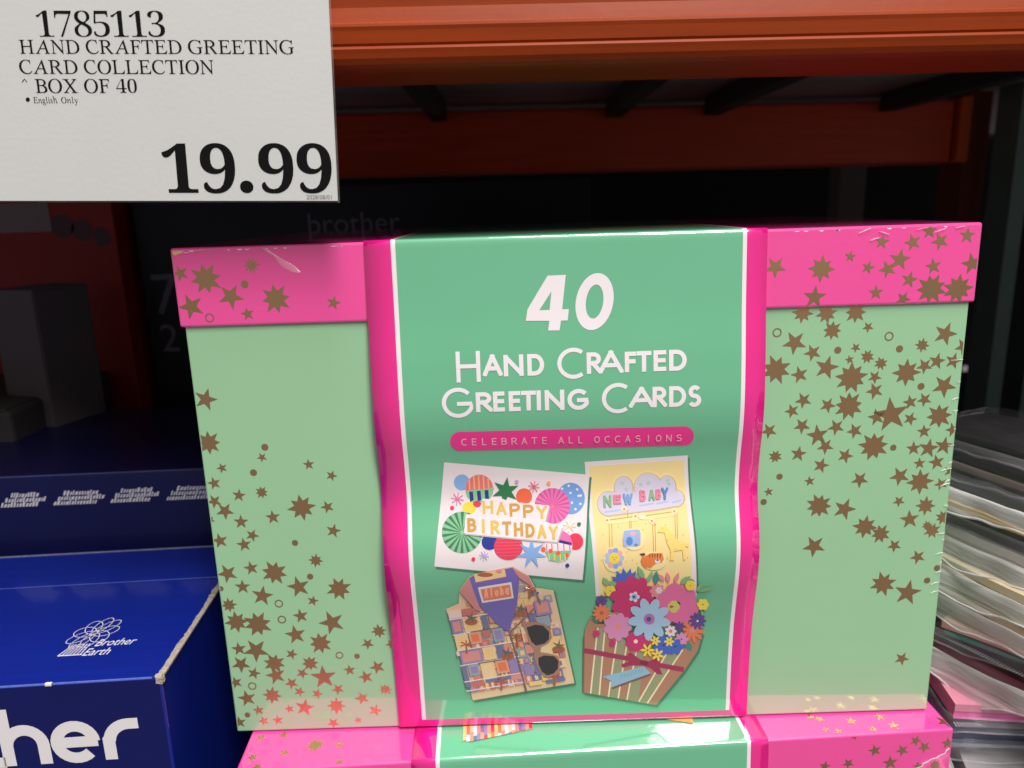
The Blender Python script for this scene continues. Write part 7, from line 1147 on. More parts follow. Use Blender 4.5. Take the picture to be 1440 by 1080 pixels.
# ------------------------------------------------------------------ gift boxes
W = 0.34; DEP = 0.20; E = 0.0015
SL_X = (-0.0889, -0.0776, -0.0757, 0.0694, 0.0711, 0.0797)      # sleeve edge, white rule, green field, white rule, edge
def gift_box(base, rz, label, lid_stars, body_stars, top_stars, art, bend):
    root = empty('greeting_card_box', base, rz)
    tag(root, label, 'gift box', 'shrink wrapped boxes of greeting cards in a stack')
    H, LH = BOX_H, LID_H; bend = on_cuts(bend)
    body = box('box_body', root, M_MINT, -W/2 + E, W/2 - E, E, DEP - E, -H, -0.004, bevel=0.0007); body.location.z = H
    lid = box('lid', root, M_PINK, -W/2, W/2, 0, DEP, -LH, 0, bevel=0.0011, seg=3); lid.location.z = H
    for p in lid.data.polygons: p.use_smooth = False
    place_stars(lid_stars, lid, -0.00008, (-W/2 + .001, W/2 - .001, -LH + .001, -.001))
    place_stars(body_stars, body, E - 0.00008, (-W/2 + E + .0008, W/2 - E - .0008, -H + .0008, -LH + .004))
    place_stars(top_stars, lid, 0.00008, (-W/2 + .001, W/2 - .001, .001, DEP - .001), horizontal=True)
    # paper sleeve: front, over the lid and a little way under
    bm = bmesh.new(); prof = []
    z = -H + 0.0015
    while z < -0.0012: prof.append((-bend(z), z, True)); z = math.floor(z / CUT + 1.0001) * CUT
    b0 = bend(-0.001)
    prof += [(-b0, -0.0012, True), (-b0 * 0.7, -0.0002, True), (-b0 * 0.15, 0.0005, True), (0.0012, 0.0007, False), (DEP * 0.5, 0.0007, False), (DEP - 0.0005, 0.0007, False), (DEP + 0.0006, -0.001, False), (DEP + 0.0006, -H + .002, False)]
    xs = SL_X; grid = []
    for (y, zz, fr) in prof: grid.append([bm.verts.new((x, y, zz)) for x in xs])
    ws = -H + 0.0052
    for i in range(len(prof) - 1):
        for j in range(5):
            f = bm.faces.new((grid[i][j], grid[i][j + 1], grid[i + 1][j + 1], grid[i + 1][j])); f.smooth = True
            zc = (prof[i][1] + prof[i + 1][1]) / 2
            mi = (1, 2, 0, 2, 1)[j]
            if prof[i][2] and 1 <= j <= 3:
                if zc < ws - 0.0012: mi = 1
                elif zc < ws: mi = 2
            f.material_index = mi
    sl = link('sleeve', mesh_from_bm('sleeve', bm), root); sl.location.z = H
    for m in (M_SGREEN, M_SPINK, M_SWHITE): sl.data.materials.append(m)
    sm = sl.modifiers.new('thickness', 'SOLIDIFY'); sm.thickness = 0.0004; sm.offset = -1
    if art: sleeve_art(sl, bend)
    return root, body, lid, sl

def sleeve_art(sl, bend):
    def mmp(l): return [(a / 1000, b / 1000) for a, b in l]
    # 40
    P = Print(); four = mmp(FOUR); hole = mmp(FOUR_HOLE); w = M_SWHITE
    # the figure four with its counter, cut into simple pieces
    f, h = four, hole
    P.poly([f[0], h[0], h[1], f[9], f[10]], w); P.poly([f[0], f[1], f[2], h[2], h[0]], w, True)
    P.poly([h[1], h[2], f[2], f[3], f[4], f[5], f[8], f[9]], w, True); P.poly([f[5], f[6], f[7], f[8]], w, True)
    P.build('numeral_four', sl, bend)
    P = Print(); a, b = mmp(ZERO_OUT), mmp(ZERO_IN); n = len(a); P.k = 1
    for i in range(n): P.poly([a[i], a[(i + 1) % n], b[(i + 1) % n], b[i]], w, True)
    P.build('numeral_zero', sl, bend)
    # title, letter by letter
    for ch, x0, x1, z0, z1 in TITLE:
        P = Print(); big = (z1 - z0) > 13.0
        P.glyph(glyph_polys(ch, x0, x1, z0, z1, 1.75 if big else 1.85), w)
        P.build('title_letter', sl, bend)
    P = Print(); P.poly(mmp(PILL), M_SPINK)
    for ch, x0, x1, z0, z1 in PILL_TEXT:
        P.glyph(glyph_polys(ch, x0, x1, z0, z1, 0.46), pm('pinkpale'))
    P.build('slogan_bar', sl, bend)
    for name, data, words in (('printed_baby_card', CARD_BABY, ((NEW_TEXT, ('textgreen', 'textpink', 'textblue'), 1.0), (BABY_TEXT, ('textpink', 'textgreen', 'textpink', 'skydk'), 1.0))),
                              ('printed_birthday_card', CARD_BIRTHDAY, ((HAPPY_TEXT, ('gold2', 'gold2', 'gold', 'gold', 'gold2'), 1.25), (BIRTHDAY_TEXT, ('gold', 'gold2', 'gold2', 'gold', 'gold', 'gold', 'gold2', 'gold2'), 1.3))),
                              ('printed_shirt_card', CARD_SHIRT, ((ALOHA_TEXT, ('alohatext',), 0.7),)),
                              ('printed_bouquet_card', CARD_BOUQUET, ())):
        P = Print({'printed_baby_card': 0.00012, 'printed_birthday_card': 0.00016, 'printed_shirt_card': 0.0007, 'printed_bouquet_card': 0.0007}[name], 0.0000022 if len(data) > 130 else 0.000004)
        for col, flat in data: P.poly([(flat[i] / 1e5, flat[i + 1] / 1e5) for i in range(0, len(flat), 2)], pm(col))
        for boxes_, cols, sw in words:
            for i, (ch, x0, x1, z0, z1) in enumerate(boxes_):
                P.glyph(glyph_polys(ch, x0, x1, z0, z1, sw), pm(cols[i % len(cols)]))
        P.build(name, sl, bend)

top_root, top_body, top_lid, top_sleeve = gift_box((0, 0, -BOX_H), 0.0, 'upright pink lidded mint gift box with star print and green paper sleeve, on top', LID_STARS, BODY_STARS, [], True, bulge)
low_root, low_body, low_lid, low_sleeve = gift_box((0.0069, -0.0188, -2 * BOX_H * 0.9925), math.radians(2.3), 'lower gift box mostly cut off by the bottom edge, pink lid carrying the box above',
    LOWER_FRONT_STARS, [], LOWER_TOP_STARS, False, lambda z: 0.0008 + 0.004 * max(0.0, math.sin(max(0, -z) / BOX_H * math.pi)))
low_root.scale = (0.985, 0.985, 0.985)
low_root.location.z = -BOX_H - BOX_H * 0.985 - 0.0006

# scraps of the lower card prints that run over the fold onto the lid top
def flat_scrap(name, pts, m, parent):
    bm = bmesh.new(); f = bm.faces.new([bm.verts.new((x, y, 0.00125)) for x, y in pts]); f.normal_update()
    if f.normal.z < 0: f.normal_flip()
    return link(name, mesh_from_bm(name, bm), parent, [m])
bm = bmesh.new(); cols = ['sand', 'coral', 'periw', 'red', 'orange2', 'white2', 'slate', 'coral2', 'sand2']; mats_ = []
scrap = bpy.data.meshes.new('printed_scrap')
for k in range(20):
    x = -0.0650 + k * 0.0017
    mats_.append(pm(cols[k * 5 % len(cols)]))
    zt = 0.0135 - abs(k - 3) * 0.00012; zb = 0.0090 + k * 0.00036 if k > 1 else 0.0105 - k * 0.0008
    zm = 0.0135 + 0.0012 * (k % 3)
    for za, zc_, kk in ((zb, max(zm, zb + .0004), k), (max(zm, zb + .0004), 0.021, (k + 7) % 20)):
        f = bm.faces.new([bm.verts.new(c) for c in ((x, za, 0.00125), (x + .0017, za + .00036, 0.00125), (x + .0017, zc_, 0.00125), (x, zc_, 0.00125))]); f.material_index = kk
bm.to_mesh(scrap); bm.free()
o = link('printed_scrap', scrap, low_sleeve)
for mm_ in mats_: scrap.materials.append(mm_)
flat_scrap('printed_scrap', [(0.036, 0.0170), (0.0475, 0.0135), (0.0485, 0.0200), (0.033, 0.0195)], pm('peach'), low_sleeve)

# film: tight little folds up the right-hand edge, glare painted as pale folds on the lid and nicks in the card edge
def fold_strip(name, parent, pts, w, m, lift=0.0004):
    bm = bmesh.new(); A = []
    n = len(pts)
    for i, (x, y, z) in enumerate(pts):
        a = Vector(pts[max(0, i - 1)]); b = Vector(pts[min(n - 1, i + 1)]); d = (b - a).normalized()
        s = Vector((-d.z, 0, d.x)) if abs(d.x) + abs(d.z) > 1e-6 else Vector((1, 0, 0))
        t = w * math.sin(math.pi * (i + 0.35) / (n - 0.3)); p = Vector((x, y, z))
        A.append([bm.verts.new(p - s * t), bm.verts.new(p + Vector((0, -lift, 0))), bm.verts.new(p + s * t)])
    for i in range(n - 1):
        for j in range(2): bm.faces.new((A[i][j], A[i][j + 1], A[i + 1][j + 1], A[i + 1][j]))
    return link(name, mesh_from_bm(name, bm, True), parent, [m])
M_FOLD = film_material('shrink_film_fold', (250, 246, 246), 0.45, 0.15)
M_FOLDGLARE = film_material('shrink_film_fold_glare', (250, 246, 246), 0.28, 0.15)  # whitish tint paints the glare on the lid's film
rnd = random.Random(5)
for k in range(20):
    z = -0.062 - k * 0.0058 + rnd.uniform(-.002, .002); L = rnd.uniform(.002, .0065)
    x1 = W / 2 - E - 0.0003; L *= rnd.choice((.4, .7, 1)); z += rnd.uniform(-.003, .003)
    fold_strip('film_fold_glare', top_body, [(x1 - L, E - .0002, z + rnd.uniform(-.0012, .0004)), (x1 - L * .5, E - .0002, z), (x1, E - .0002, z + .0003)], rnd.uniform(.00015, .0003), M_FOLD, 0.0003)
fold_strip('film_fold_glare', top_lid, [(-0.1265, -.0002, -0.0045), (-0.1235, -.0002, -0.0075), (-0.1195, -.0002, -0.0100), (-0.1165, -.0002, -0.0118)], 0.0016, M_FOLDGLARE, 0.0006)
fold_strip('film_fold_glare', top_lid, [(-0.131, -.0002, -0.0012), (-0.1285, -.0002, -0.0030), (-0.1255, -.0002, -0.0048)], 0.0007, M_FOLDGLARE, 0.0005)
for (x, z, L, a) in ((.118, -.003, .006, .6), (.123, -.006, .004, .4), (.1265, -.0024, .005, -.5), (.142, -.0022, .006, .25), (.150, -.0035, .005, .5), (.1585, -.002, .004, .3), (-.1655, -.0022, .004, .1), (-.1600, -.0016, .005, .2)):
    fold_strip('film_fold_glare', top_lid, [(x, -.0002, z), (x + L * .5 * math.cos(a), -.0002, z + L * .5 * math.sin(a) * .6), (x + L * math.cos(a), -.0002, z + L * math.sin(a) * .6)], rnd.uniform(.0002, .0004), M_FOLDGLARE, 0.0005)
# rubbed corners and edge nicks on the lids
def nicks(parent, n, x0, x1, seed):
    r = random.Random(seed)
    for k in range(n):
        x = r.uniform(x0, x1); L = r.uniform(.0006, .0026); d = r.uniform(.00025, .0006)
        bm = bmesh.new()
        f = bm.faces.new([bm.verts.new(c) for c in ((x, -.00004, -.0012), (x + L, -.00004, -.0012), (x + L * .8, -.00004, -.0012 - d), (x + L * .3, -.00004, -.0012 - d * .8))])
        f.normal_update()
        if f.normal.y > 0: f.normal_flip()
        link('edge_nick', mesh_from_bm('edge_nick', bm), parent, [M_SCUFF])
nicks(top_lid, 12, -W / 2 + .002, -.10, 2); nicks(top_lid, 8, .09, W / 2 - .004, 3)
bm = bmesh.new()
for c in (((-.1688, -.00006, -.0011), (-.1640, -.00006, -.0011), (-.1655, -.00006, -.0020), (-.1680, -.00006, -.0030), (-.1689, -.00006, -.0024)),): bm.faces.new([bm.verts.new(v) for v in reversed(c)])
link('worn_corner', mesh_from_bm('worn_corner', bm), top_lid, [mat('worn_card_corner', (226, 190, 120), 0.8, var=0.3, vscale=900)])
# crack in the lower lid's film beside its right-hand corner
pts = [(.1685, -.0105), (.1672, -.0118), (.1668, -.0132), (.1640, -.0143), (.1628, -.0155), (.1600, -.0160), (.1588, -.0172), (.1565, -.0182), (.1560, -.0196), (.1535, -.0206), (.1520, -.0218)]
P = Print(0.00012)
for i in range(len(pts) - 1):
    for q in stroke_quads([pts[i], pts[i + 1]], 0.0005 if i % 3 else 0.0008): P.poly(q, M_SCUFF, True)
P.build('film_crack', low_lid)

# ------------------------------------------------------------------ inset price card, added in front of the rack beam
pc = empty('price_card_inset', PC_ORIGIN)                   # its lower right-hand corner
pc.rotation_euler = (math.radians(-1.2), PC_ROLL, 0)
S = PC_SX
tag(pc, 'inset price card reading 19.99 on white paper, added in front of the orange beam', 'price card')
CW, CH = 0.132, 0.102
box('card_sheet', pc, M_PAPER, -CW, 0, 0, 0.0007, 0, CH, bevel=0.0002, seg=1)
def card_at(u, v):
    # layout grid of the printed sheet -> metres from its lower right-hand corner
    h = PC_GRID; d = h[6] * u + h[7] * v + h[8]
    return ((h[0] * u + h[1] * v + h[2]) / d, (h[3] * u + h[4] * v + h[5]) / d)
def serif_line(text, keyf, x_px, y_px, h_px, parent, name, x_end=None, sx=1.0, space=0.25, track=0.0, m=M_INK):
    """letters on the card; positions in millimetre-scaled print units from the sheet's lower right corner"""
    caps = max(SERIF['iH' if keyf == 'i' else 'b9'][0][1::2]) / 1000; adv = caps / 0.66
    x = 0.0; placed = []
    for ch in text:
        if ch == ' ': x += space * adv; continue
        if ch == '.':
            n = 20; r = 0.085 * adv
            placed.append((x, [[v for i in range(n) for v in (int(1000 * (r + r * math.cos(2 * math.pi * i / n))), int(1000 * (r * 0.94 + r * math.sin(2 * math.pi * i / n))))]])); x += 0.25 * adv; continue
        k = ('r' if keyf == 'i' and ch.isdigit() else keyf) + ch
        g = SERIF[k]; w = max(c[i] for c in g for i in range(0, len(c), 2)) / 1000
        placed.append((x, g)); x += w + (0.045 + track) * adv
    total = x - (0.045 + track) * adv
    (X0, Z0), (X1, _) = card_at(x_px, y_px), card_at(x_end, y_px); ZT = card_at(x_px, y_px - h_px)[1]
    sc = (ZT - Z0) / caps; sxx = (X1 - X0) / total
    for px, g in placed:
        cu = bpy.data.curves.new('g', 'CURVE'); cu.dimensions = '2D'; cu.fill_mode = 'BOTH'
        for c in g:
            s = cu.splines.new('POLY'); n = len(c) // 2; s.points.add(n - 1); s.use_cyclic_u = True
            for i in range(n):
                X = X0 + (px + c[2 * i] / 1000) * sxx; Z = Z0 + c[2 * i + 1] / 1000 * sc
                s.points[i].co = (X, Z, 0, 1)
        tmp = bpy.data.objects.new('g', cu); COL.objects.link(tmp)
        dg = bpy.context.evaluated_depsgraph_get(); me = bpy.data.meshes.new_from_object(tmp.evaluated_get(dg))
        bpy.data.objects.remove(tmp); bpy.data.curves.remove(cu)
        for v in me.vertices: v.co = Vector((v.co.x, -0.00012, v.co.y))
        me.materials.clear()
        link(name, me, parent, [m])
serif_line('1785113', 'i', 51, 51, 37, pc, 'item_digit', x_end=231)
serif_line('HAND CRAFTED GREETING', 'i', 26, 74.5, 19.5, pc, 'description_letter', x_end=413)
serif_line('CARD COLLECTION', 'i', 26, 103, 19.5, pc, 'description_letter', x_end=300)
serif_line('BOX OF 40', 'i', 49, 130, 19.5, pc, 'description_letter', x_end=192)
serif_line('English', 'i', 46, 144.5, 8.5, pc, 'note_letter', x_end=80)
serif_line('Only', 'i', 85, 144.5, 8.5, pc, 'note_letter', x_end=108)
serif_line('19.99', 'b', 232, 271, 70, pc, 'price_digit', x_end=468)
P = Print(0.00012); cz = card_at
P.poly([cz(37.5 + 3 * math.cos(t * .5), 139.5 + 3 * math.sin(t * .5)) for t in range(12)], M_INK)
P.build('bullet', pc)
P = Print(0.00012)
for q in stroke_quads([cz(29, 115), cz(32.5, 110.5)], .9 * S) + stroke_quads([cz(32.5, 110.5), cz(36, 115)], .9 * S): P.poly(q, M_INK, True)
P.build('caret', pc)
def sans_text(body, size, parent, name, m, to3d, shear=0.0, spacing=1.0):
    cu = bpy.data.curves.new('t', 'FONT'); cu.body = body; cu.size = size; cu.shear = shear; cu.space_character = spacing; cu.resolution_u = 3
    tmp = bpy.data.objects.new('t', cu); COL.objects.link(tmp)
    dg = bpy.context.evaluated_depsgraph_get(); me = bpy.data.meshes.new_from_object(tmp.evaluated_get(dg))
    bpy.data.objects.remove(tmp); bpy.data.curves.remove(cu)
    for v in me.vertices: v.co = Vector(to3d(v.co.x, v.co.y))
    me.materials.clear()
    return link(name, me, parent, [m])
x0, z0 = cz(431, 280)
sans_text('2028/08/01', 8.0 * S, pc, 'date_print', mat('grey_ink', (120, 118, 118), 0.6), lambda a, b: (x0 + a * 1.02, -0.00012, z0 + b))
# added clear holder and hook, invented to hang the inset
box('holder', pc, M_CLEAR, -CW - .003, 0.0006, 0.0009, 0.0016, -0.0006, CH + .006, bevel=0.0002, seg=1)
box('hook', pc, M_STEEL, -CW * .55, -CW * .45, 0.0018, 0.0034, CH - .01, CH + .03)

# ------------------------------------------------------------------ pallet rack
rack = empty('pallet_rack', (0, 0, 0)); rack.rotation_euler = (0, math.radians(0.5), 0)
tag(rack, 'orange beamed pallet rack bay over the boxes with grey deck', 'rack')
def extrude_x(name, prof, x0, x1, m, parent, n=1):
    bm = bmesh.new(); R = []
    for k in range(n + 1):
        x = x0 + (x1 - x0) * k / n; R.append([bm.verts.new((x, y, z)) for y, z in prof])
    for k in range(n):
        for i in range(len(prof)): bm.faces.new((R[k][i], R[k][(i + 1) % len(prof)], R[k + 1][(i + 1) % len(prof)], R[k + 1][i]))
    bm.faces.new(R[0]); bm.faces.new(list(reversed(R[-1])))
    bmesh.ops.recalc_face_normals(bm, faces=bm.faces[:])
    return link(name, mesh_from_bm(name, bm), parent, [m])
fb = [(0.030, 0.0648), (-0.006, 0.0644), (-0.0112, 0.0649), (-0.0140, 0.0660), (-0.0152, 0.0680), (-0.0156, 0.0698), (-0.0160, 0.0712), (-0.0157, 0.0720), (-0.0150, 0.0724),
      (-0.0156, 0.0732), (-0.0160, 0.0776), (-0.0163, 0.0790), (-0.0161, 0.0800), (-0.0152, 0.0806), (-0.0146, 0.0830), (-0.0138, 0.0860), (-0.0135, 0.1780), (0.030, 0.1780)]
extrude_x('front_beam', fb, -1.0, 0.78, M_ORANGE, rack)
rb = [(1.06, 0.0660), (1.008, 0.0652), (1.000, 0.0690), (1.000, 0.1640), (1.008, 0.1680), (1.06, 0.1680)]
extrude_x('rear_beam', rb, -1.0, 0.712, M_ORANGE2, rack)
box('deck_panel', rack, M_DECK, -1.75, 2.5, 0.032, 1.88, 0.1785, 0.190)
for x in (-0.135, 0.15, 0.312, 0.60):
    box('cross_bar', rack, mat('deck_bar', (52, 46, 48), 0.7), x - 0.012, x + 0.012, 0.032, 0.998, 0.1500, 0.1780)
box('connector', rack, mat('bright_orange_paint', (232, 96, 34), 0.45, var=0.1), 0.7165, 0.735, 0.985, 1.055, 0.066, 0.170, bevel=0.002)
bm = box_bm(0.737, 0.775, 1.0, 1.07, SHELF_Z, 0.9); link('post', mesh_from_bm('post', bm), rack, [mat('brown_orange_paint', (120, 48, 24), 0.5, var=0.15)])
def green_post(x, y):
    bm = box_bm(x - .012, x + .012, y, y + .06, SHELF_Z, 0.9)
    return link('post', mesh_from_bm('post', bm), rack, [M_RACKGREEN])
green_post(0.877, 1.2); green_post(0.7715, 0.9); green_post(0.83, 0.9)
box('post', rack, mat('grey_post_paint', (92, 84, 80), 0.6), 0.745, 0.805, 1.5, 1.56, SHELF_Z, 0.9)

# ------------------------------------------------------------------ printer cartons on the left
PR = Vector((-0.190, -0.0205, -0.1872)); PA = math.radians(3.0)
pb = empty('printer_carton', (PR.x, PR.y, SHELF_Z), PA)
tag(pb, 'glossy blue printer carton with white lettering, nearest at lower left', 'carton', 'blue printer cartons')
PH = PR.z - SHELF_Z
PW, PD = 0.36, 0.139
box('carton_body', pb, M_BLUE, -PW, 0, 0, PD, 0, PH, bevel=0.0009, seg=2)
# torn corrugated edge along the top right
bm = bmesh.new(); r = random.Random(8); A = []
n = 46
for i in range(n + 1):
    y = 0.0005 + 0.094 * i / n; w = 0.0004 + r.uniform(-.0003, .0005) + .0006 * max(0, math.sin(i * .21))
    A.append([bm.verts.new((-w - .0012, y, PH + .00015)), bm.verts.new((-.0010 + r.uniform(-.0002, .0002), y, PH + .0004 + r.uniform(-.0003, .0004))), bm.verts.new((.0006, y, PH - .0002)), bm.verts.new((.0005, y, PH - .0012))])
for i in range(n):
    for j in range(3): bm.faces.new((A[i][j], A[i][j + 1], A[i + 1][j + 1], A[i + 1][j]))
link('torn_edge', mesh_from_bm('torn_edge', bm), pb, [M_BOARD])
bm = box_bm(-.0028, .0008, -.0006, .0022, PH - .0034, PH + .0005, bevel=.0008)
for v in bm.verts: v.co += Vector((r.uniform(-.0004, .0004), r.uniform(-.0003, .0002), r.uniform(-.0005, .0005)))
link('crushed_corner', mesh_from_bm('crushed_corner', bm), pb, [M_BOARD])
bm = box_bm(-.0505, -.0475, -.0003, .0012, PH - .0013, PH + .0003, bevel=.0004); link('chipped_edge', mesh_from_bm('chipped_edge', bm), pb, [M_INKWHITE])
# flap seam across the top
M_SEAM = mat('scuffed_blue', (92, 112, 196), 0.6, var=0.4, vscale=500)
box('flap_seam', pb, M_SEAM, -PW, -.003, 0.0955, 0.0958, PH, PH + .0001)
box('rear_fold', pb, mat('rubbed_fold', (120, 124, 150), 0.8, var=0.5, vscale=300), -PW, -.02, PD - .0016, PD - .0006, PH - .0003, PH + .0004)
box('front_fold', pb, M_SEAM, -PW, -.004, -0.0001, 0.0004, PH - .0006, PH + .0001)
P = Print(0.00004); P.poly([(-PW + .001, .001), (-.0012, .001), (-.0012, PH - .0011), (-PW + .001, PH - .0011)], mat('navy_front', (10, 18, 84), 0.5, spec=0.2, var=0.08, coat=0.25, coat_rough=0.15)); P.build('front_panel', pb)  # front face in a darker navy than the carton body
# big lower-case lettering on the front, only its tail in view
def ring_quads(path, w, m, P):
    for q in stroke_quads(path, w): P.poly(q, m, True)
U = 0.0205                                   # x-height
base = PH - 0.0405
def front_letter(name, paths, x, w):
    P = Print(0.00012)
    for p in paths: P.k += 1; ring_quads([(x + a * U, base + b * U) for a, b in p], w, M_INKWHITE, P)
    P.build(name, pb)
WB = 0.0054
front_letter('brand_letter', [[(0.13, -.0), (0.13, 1.42)], [(.13, .45)] + arc(.52, .48, .39, .40, 175, 0, 14) + [(.91, 0)]], -0.0745, WB)
front_letter('brand_letter', [arc(.5, .5, .40, .40, 0, 315, 24), [(.10, .5), (.98, .5)]], -0.0520, WB)
front_letter('brand_letter', [[(.12, 0), (.12, .5)] + arc(.58, .45, .44, .43, 170, 92, 8) + [(.80, .88)]], -0.0295, WB)
front_letter('brand_letter', [[(.3, 1.3), (.3, .3)] + arc(.62, .32, .3, .22, 180, 270, 6) + [(.8, .1)], [(0, .9), (.75, .9)]], -0.0900, WB)
front_letter('brand_letter', [arc(.5, .5, .40, .40, 0, 360, 24)], -0.1120, WB)
# tree emblem and two words on the top face
bm = bmesh.new()
def top_stroke(path, w):
    for q in stroke_quads(path, w):
        f = bm.faces.new([bm.verts.new((p[0], p[1], PH + 0.00012)) for p in q]); f.normal_update()
        if f.normal.z < 0: f.normal_flip()
ex, ey = -0.0480, 0.0415
for k in range(9):
    a = math.radians(k * 40 + 10); pth = []
    for i in range(25):
        q = 2 * math.pi * i / 24; u, v = .0056 * (1 - math.cos(q)), .0036 * math.sin(q)
        X = u * math.cos(a) - v * math.sin(a); Y = (u * math.sin(a) + v * math.cos(a)) * 1.25
        pth.append((ex + X * .95 + Y * .15, ey + Y))
    top_stroke(pth, .00034)
for k in range(7):
    x = ex - .0052 + k * .0013
    top_stroke([(x, ey - .0098), (x - .0015 + (k - 3) * .0004, ey - .0190)], .00055)
top_stroke([(ex - .0082, ey - .0192), (ex + .0030, ey - .0192)], .0007)
link('tree_emblem', mesh_from_bm('tree_emblem', bm), pb, [M_INKWHITE])
for txt, yy, dx in (('Brother', 0.0290, 0.0052), ('Earth', 0.0212, 0.0030)):
    bx_ = ex + dx
    sans_text(txt, 0.0058, pb, 'emblem_word', M_INKWHITE, lambda a, b, bx_=bx_, yy=yy: (bx_ + a, yy + b * 1.5, PH + 0.00012), shear=0.22)

# second carton behind it
p2 = empty('printer_carton', (-0.205, 0.128, SHELF_Z), math.radians(2.0))
tag(p2, 'shadowed dark blue carton with a row of small white text, behind the nearest blue carton', 'carton', 'blue printer cartons')
H2 = -0.1401 - SHELF_Z
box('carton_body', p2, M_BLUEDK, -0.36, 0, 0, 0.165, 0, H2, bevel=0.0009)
box('front_fold', p2, mat('edge_highlight_blue', (70, 72, 120), 0.7, var=0.3, vscale=200), -0.36, -.001, -0.0002, 0.0006, H2 - .0005, H2 + .0002)  # paler strip paints the highlight along the top edge
r = random.Random(3)
for gx, gw in ((-0.141, .026), (-0.109, .030), (-0.074, .028), (-0.0395, .029), (-0.004, .004)):
    for row in range(3):
        P = Print(0.00012); x = gx + (0.004 if row == 0 else (0 if row == 1 else -.003)); xe = gx + gw * (0.75 if row == 2 else (.95 if row == 1 else .8))
        while x < min(xe, -0.0005):
            w = r.uniform(.0008, .0016); hh = .0022 * r.choice((1, 1, 1.35)); z0 = H2 - .0135 - row * .0031; sl = .0012
            P.poly([(x, z0), (x + w, z0), (x + w + sl, z0 + hh), (x + sl, z0 + hh)], M_INKWHITE, True); x += w + .0006
        P.build('small_print', p2)

# tall navy carton in the dark, with figures and lettering
p3 = empty('printer_carton', (-0.355, 0.36, SHELF_Z), math.radians(1.0))
tag(p3, 'tall navy black carton with faint grey 7 and 2, deep in the shadow', 'carton', 'blue printer cartons')
H3 = 0.035 - SHELF_Z
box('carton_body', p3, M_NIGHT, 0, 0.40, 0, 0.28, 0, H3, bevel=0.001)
M_FAINT = mat('grey_ink_dim', (112, 108, 120), 0.7)
zz = -SHELF_Z
sans_text('7', 0.052, p3, 'numeral', M_FAINT, lambda a, b: (0.006 + a, -0.0002, zz - 0.072 + b))
sans_text('2', 0.036, p3, 'numeral', M_FAINT, lambda a, b: (0.009 + a, -0.0002, zz - 0.106 + b))
sans_text('brother', 0.026, p3, 'brand_word', M_FAINT, lambda a, b: (0.150 + a, -0.0002, zz - 0.006 + b))

# red carton and white packs at the far left, pale colours darkened for shade
p4 = empty('red_carton', (-0.62, 0.34, SHELF_Z), 0)
tag(p4, 'dim red carton with a pale top band, in shadow at far left', 'carton')
H4 = 0.030 - SHELF_Z
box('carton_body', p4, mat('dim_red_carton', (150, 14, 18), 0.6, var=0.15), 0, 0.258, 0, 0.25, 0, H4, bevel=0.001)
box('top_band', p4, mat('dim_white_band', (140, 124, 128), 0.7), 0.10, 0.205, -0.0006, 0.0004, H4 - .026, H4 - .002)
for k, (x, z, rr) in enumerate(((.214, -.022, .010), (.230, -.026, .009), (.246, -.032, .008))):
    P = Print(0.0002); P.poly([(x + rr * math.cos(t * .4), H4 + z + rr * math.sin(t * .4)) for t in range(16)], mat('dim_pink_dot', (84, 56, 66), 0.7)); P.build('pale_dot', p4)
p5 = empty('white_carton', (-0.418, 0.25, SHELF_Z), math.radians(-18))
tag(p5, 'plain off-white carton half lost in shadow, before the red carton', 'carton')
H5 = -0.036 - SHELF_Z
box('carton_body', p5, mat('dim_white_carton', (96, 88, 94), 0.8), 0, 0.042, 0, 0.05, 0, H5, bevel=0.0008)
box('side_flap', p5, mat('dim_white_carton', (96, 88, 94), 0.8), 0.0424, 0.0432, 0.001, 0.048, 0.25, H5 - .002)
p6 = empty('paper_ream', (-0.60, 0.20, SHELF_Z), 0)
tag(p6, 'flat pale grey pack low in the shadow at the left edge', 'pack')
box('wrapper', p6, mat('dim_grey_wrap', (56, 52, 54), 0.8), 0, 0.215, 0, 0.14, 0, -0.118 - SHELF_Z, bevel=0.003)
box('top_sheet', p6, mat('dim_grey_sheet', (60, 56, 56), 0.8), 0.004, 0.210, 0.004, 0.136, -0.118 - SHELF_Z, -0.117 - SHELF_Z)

# ------------------------------------------------------------------ clear pouches of card stock on the right
tray = empty('carton_base', (0.32, 0.12, SHELF_Z), 0)
tag(tray, 'brown carton below the clear pouches at right', 'carton')
box('carton_body', tray, M_BOARD, -0.125, 0.30, -0.14, 0.22, 0, -0.292 - SHELF_Z, bevel=0.002)
box('carton_flap', tray, M_BOARD, -0.1275, -0.1255, -0.13, 0.21, 0.05, -0.30 - SHELF_Z)
def smooth_noise(x, s): return math.sin(x * 3.1 + s) * .5 + math.sin(x * 7.3 + s * 2.1) * .3 + math.sin(x * 13.7 + s * .7) * .2
def seam_pts(path, wid, rim, top, seed, N):
    out_ = []
    for i, p in enumerate(path):
        d = (path[min(i + 1, N)] - path[max(i - 1, 0)]).normalized(); o_ = Vector((d.y, -d.x, 0))
        if o_.dot(Vector((-1, -1, 0))) < 0: o_ = -o_
        q = i / N; sag = rim[2] * math.exp(-((q - .70) / .12) ** 2) + .0012 * smooth_noise(q * 5, seed); wv = wid * (.8 + .3 * smooth_noise(q * 3.3, seed + 1))
        out_.append(p - o_ * .001 + o_ * wv * .82 + Vector((0, 0, top * .12 - sag)))
    return out_
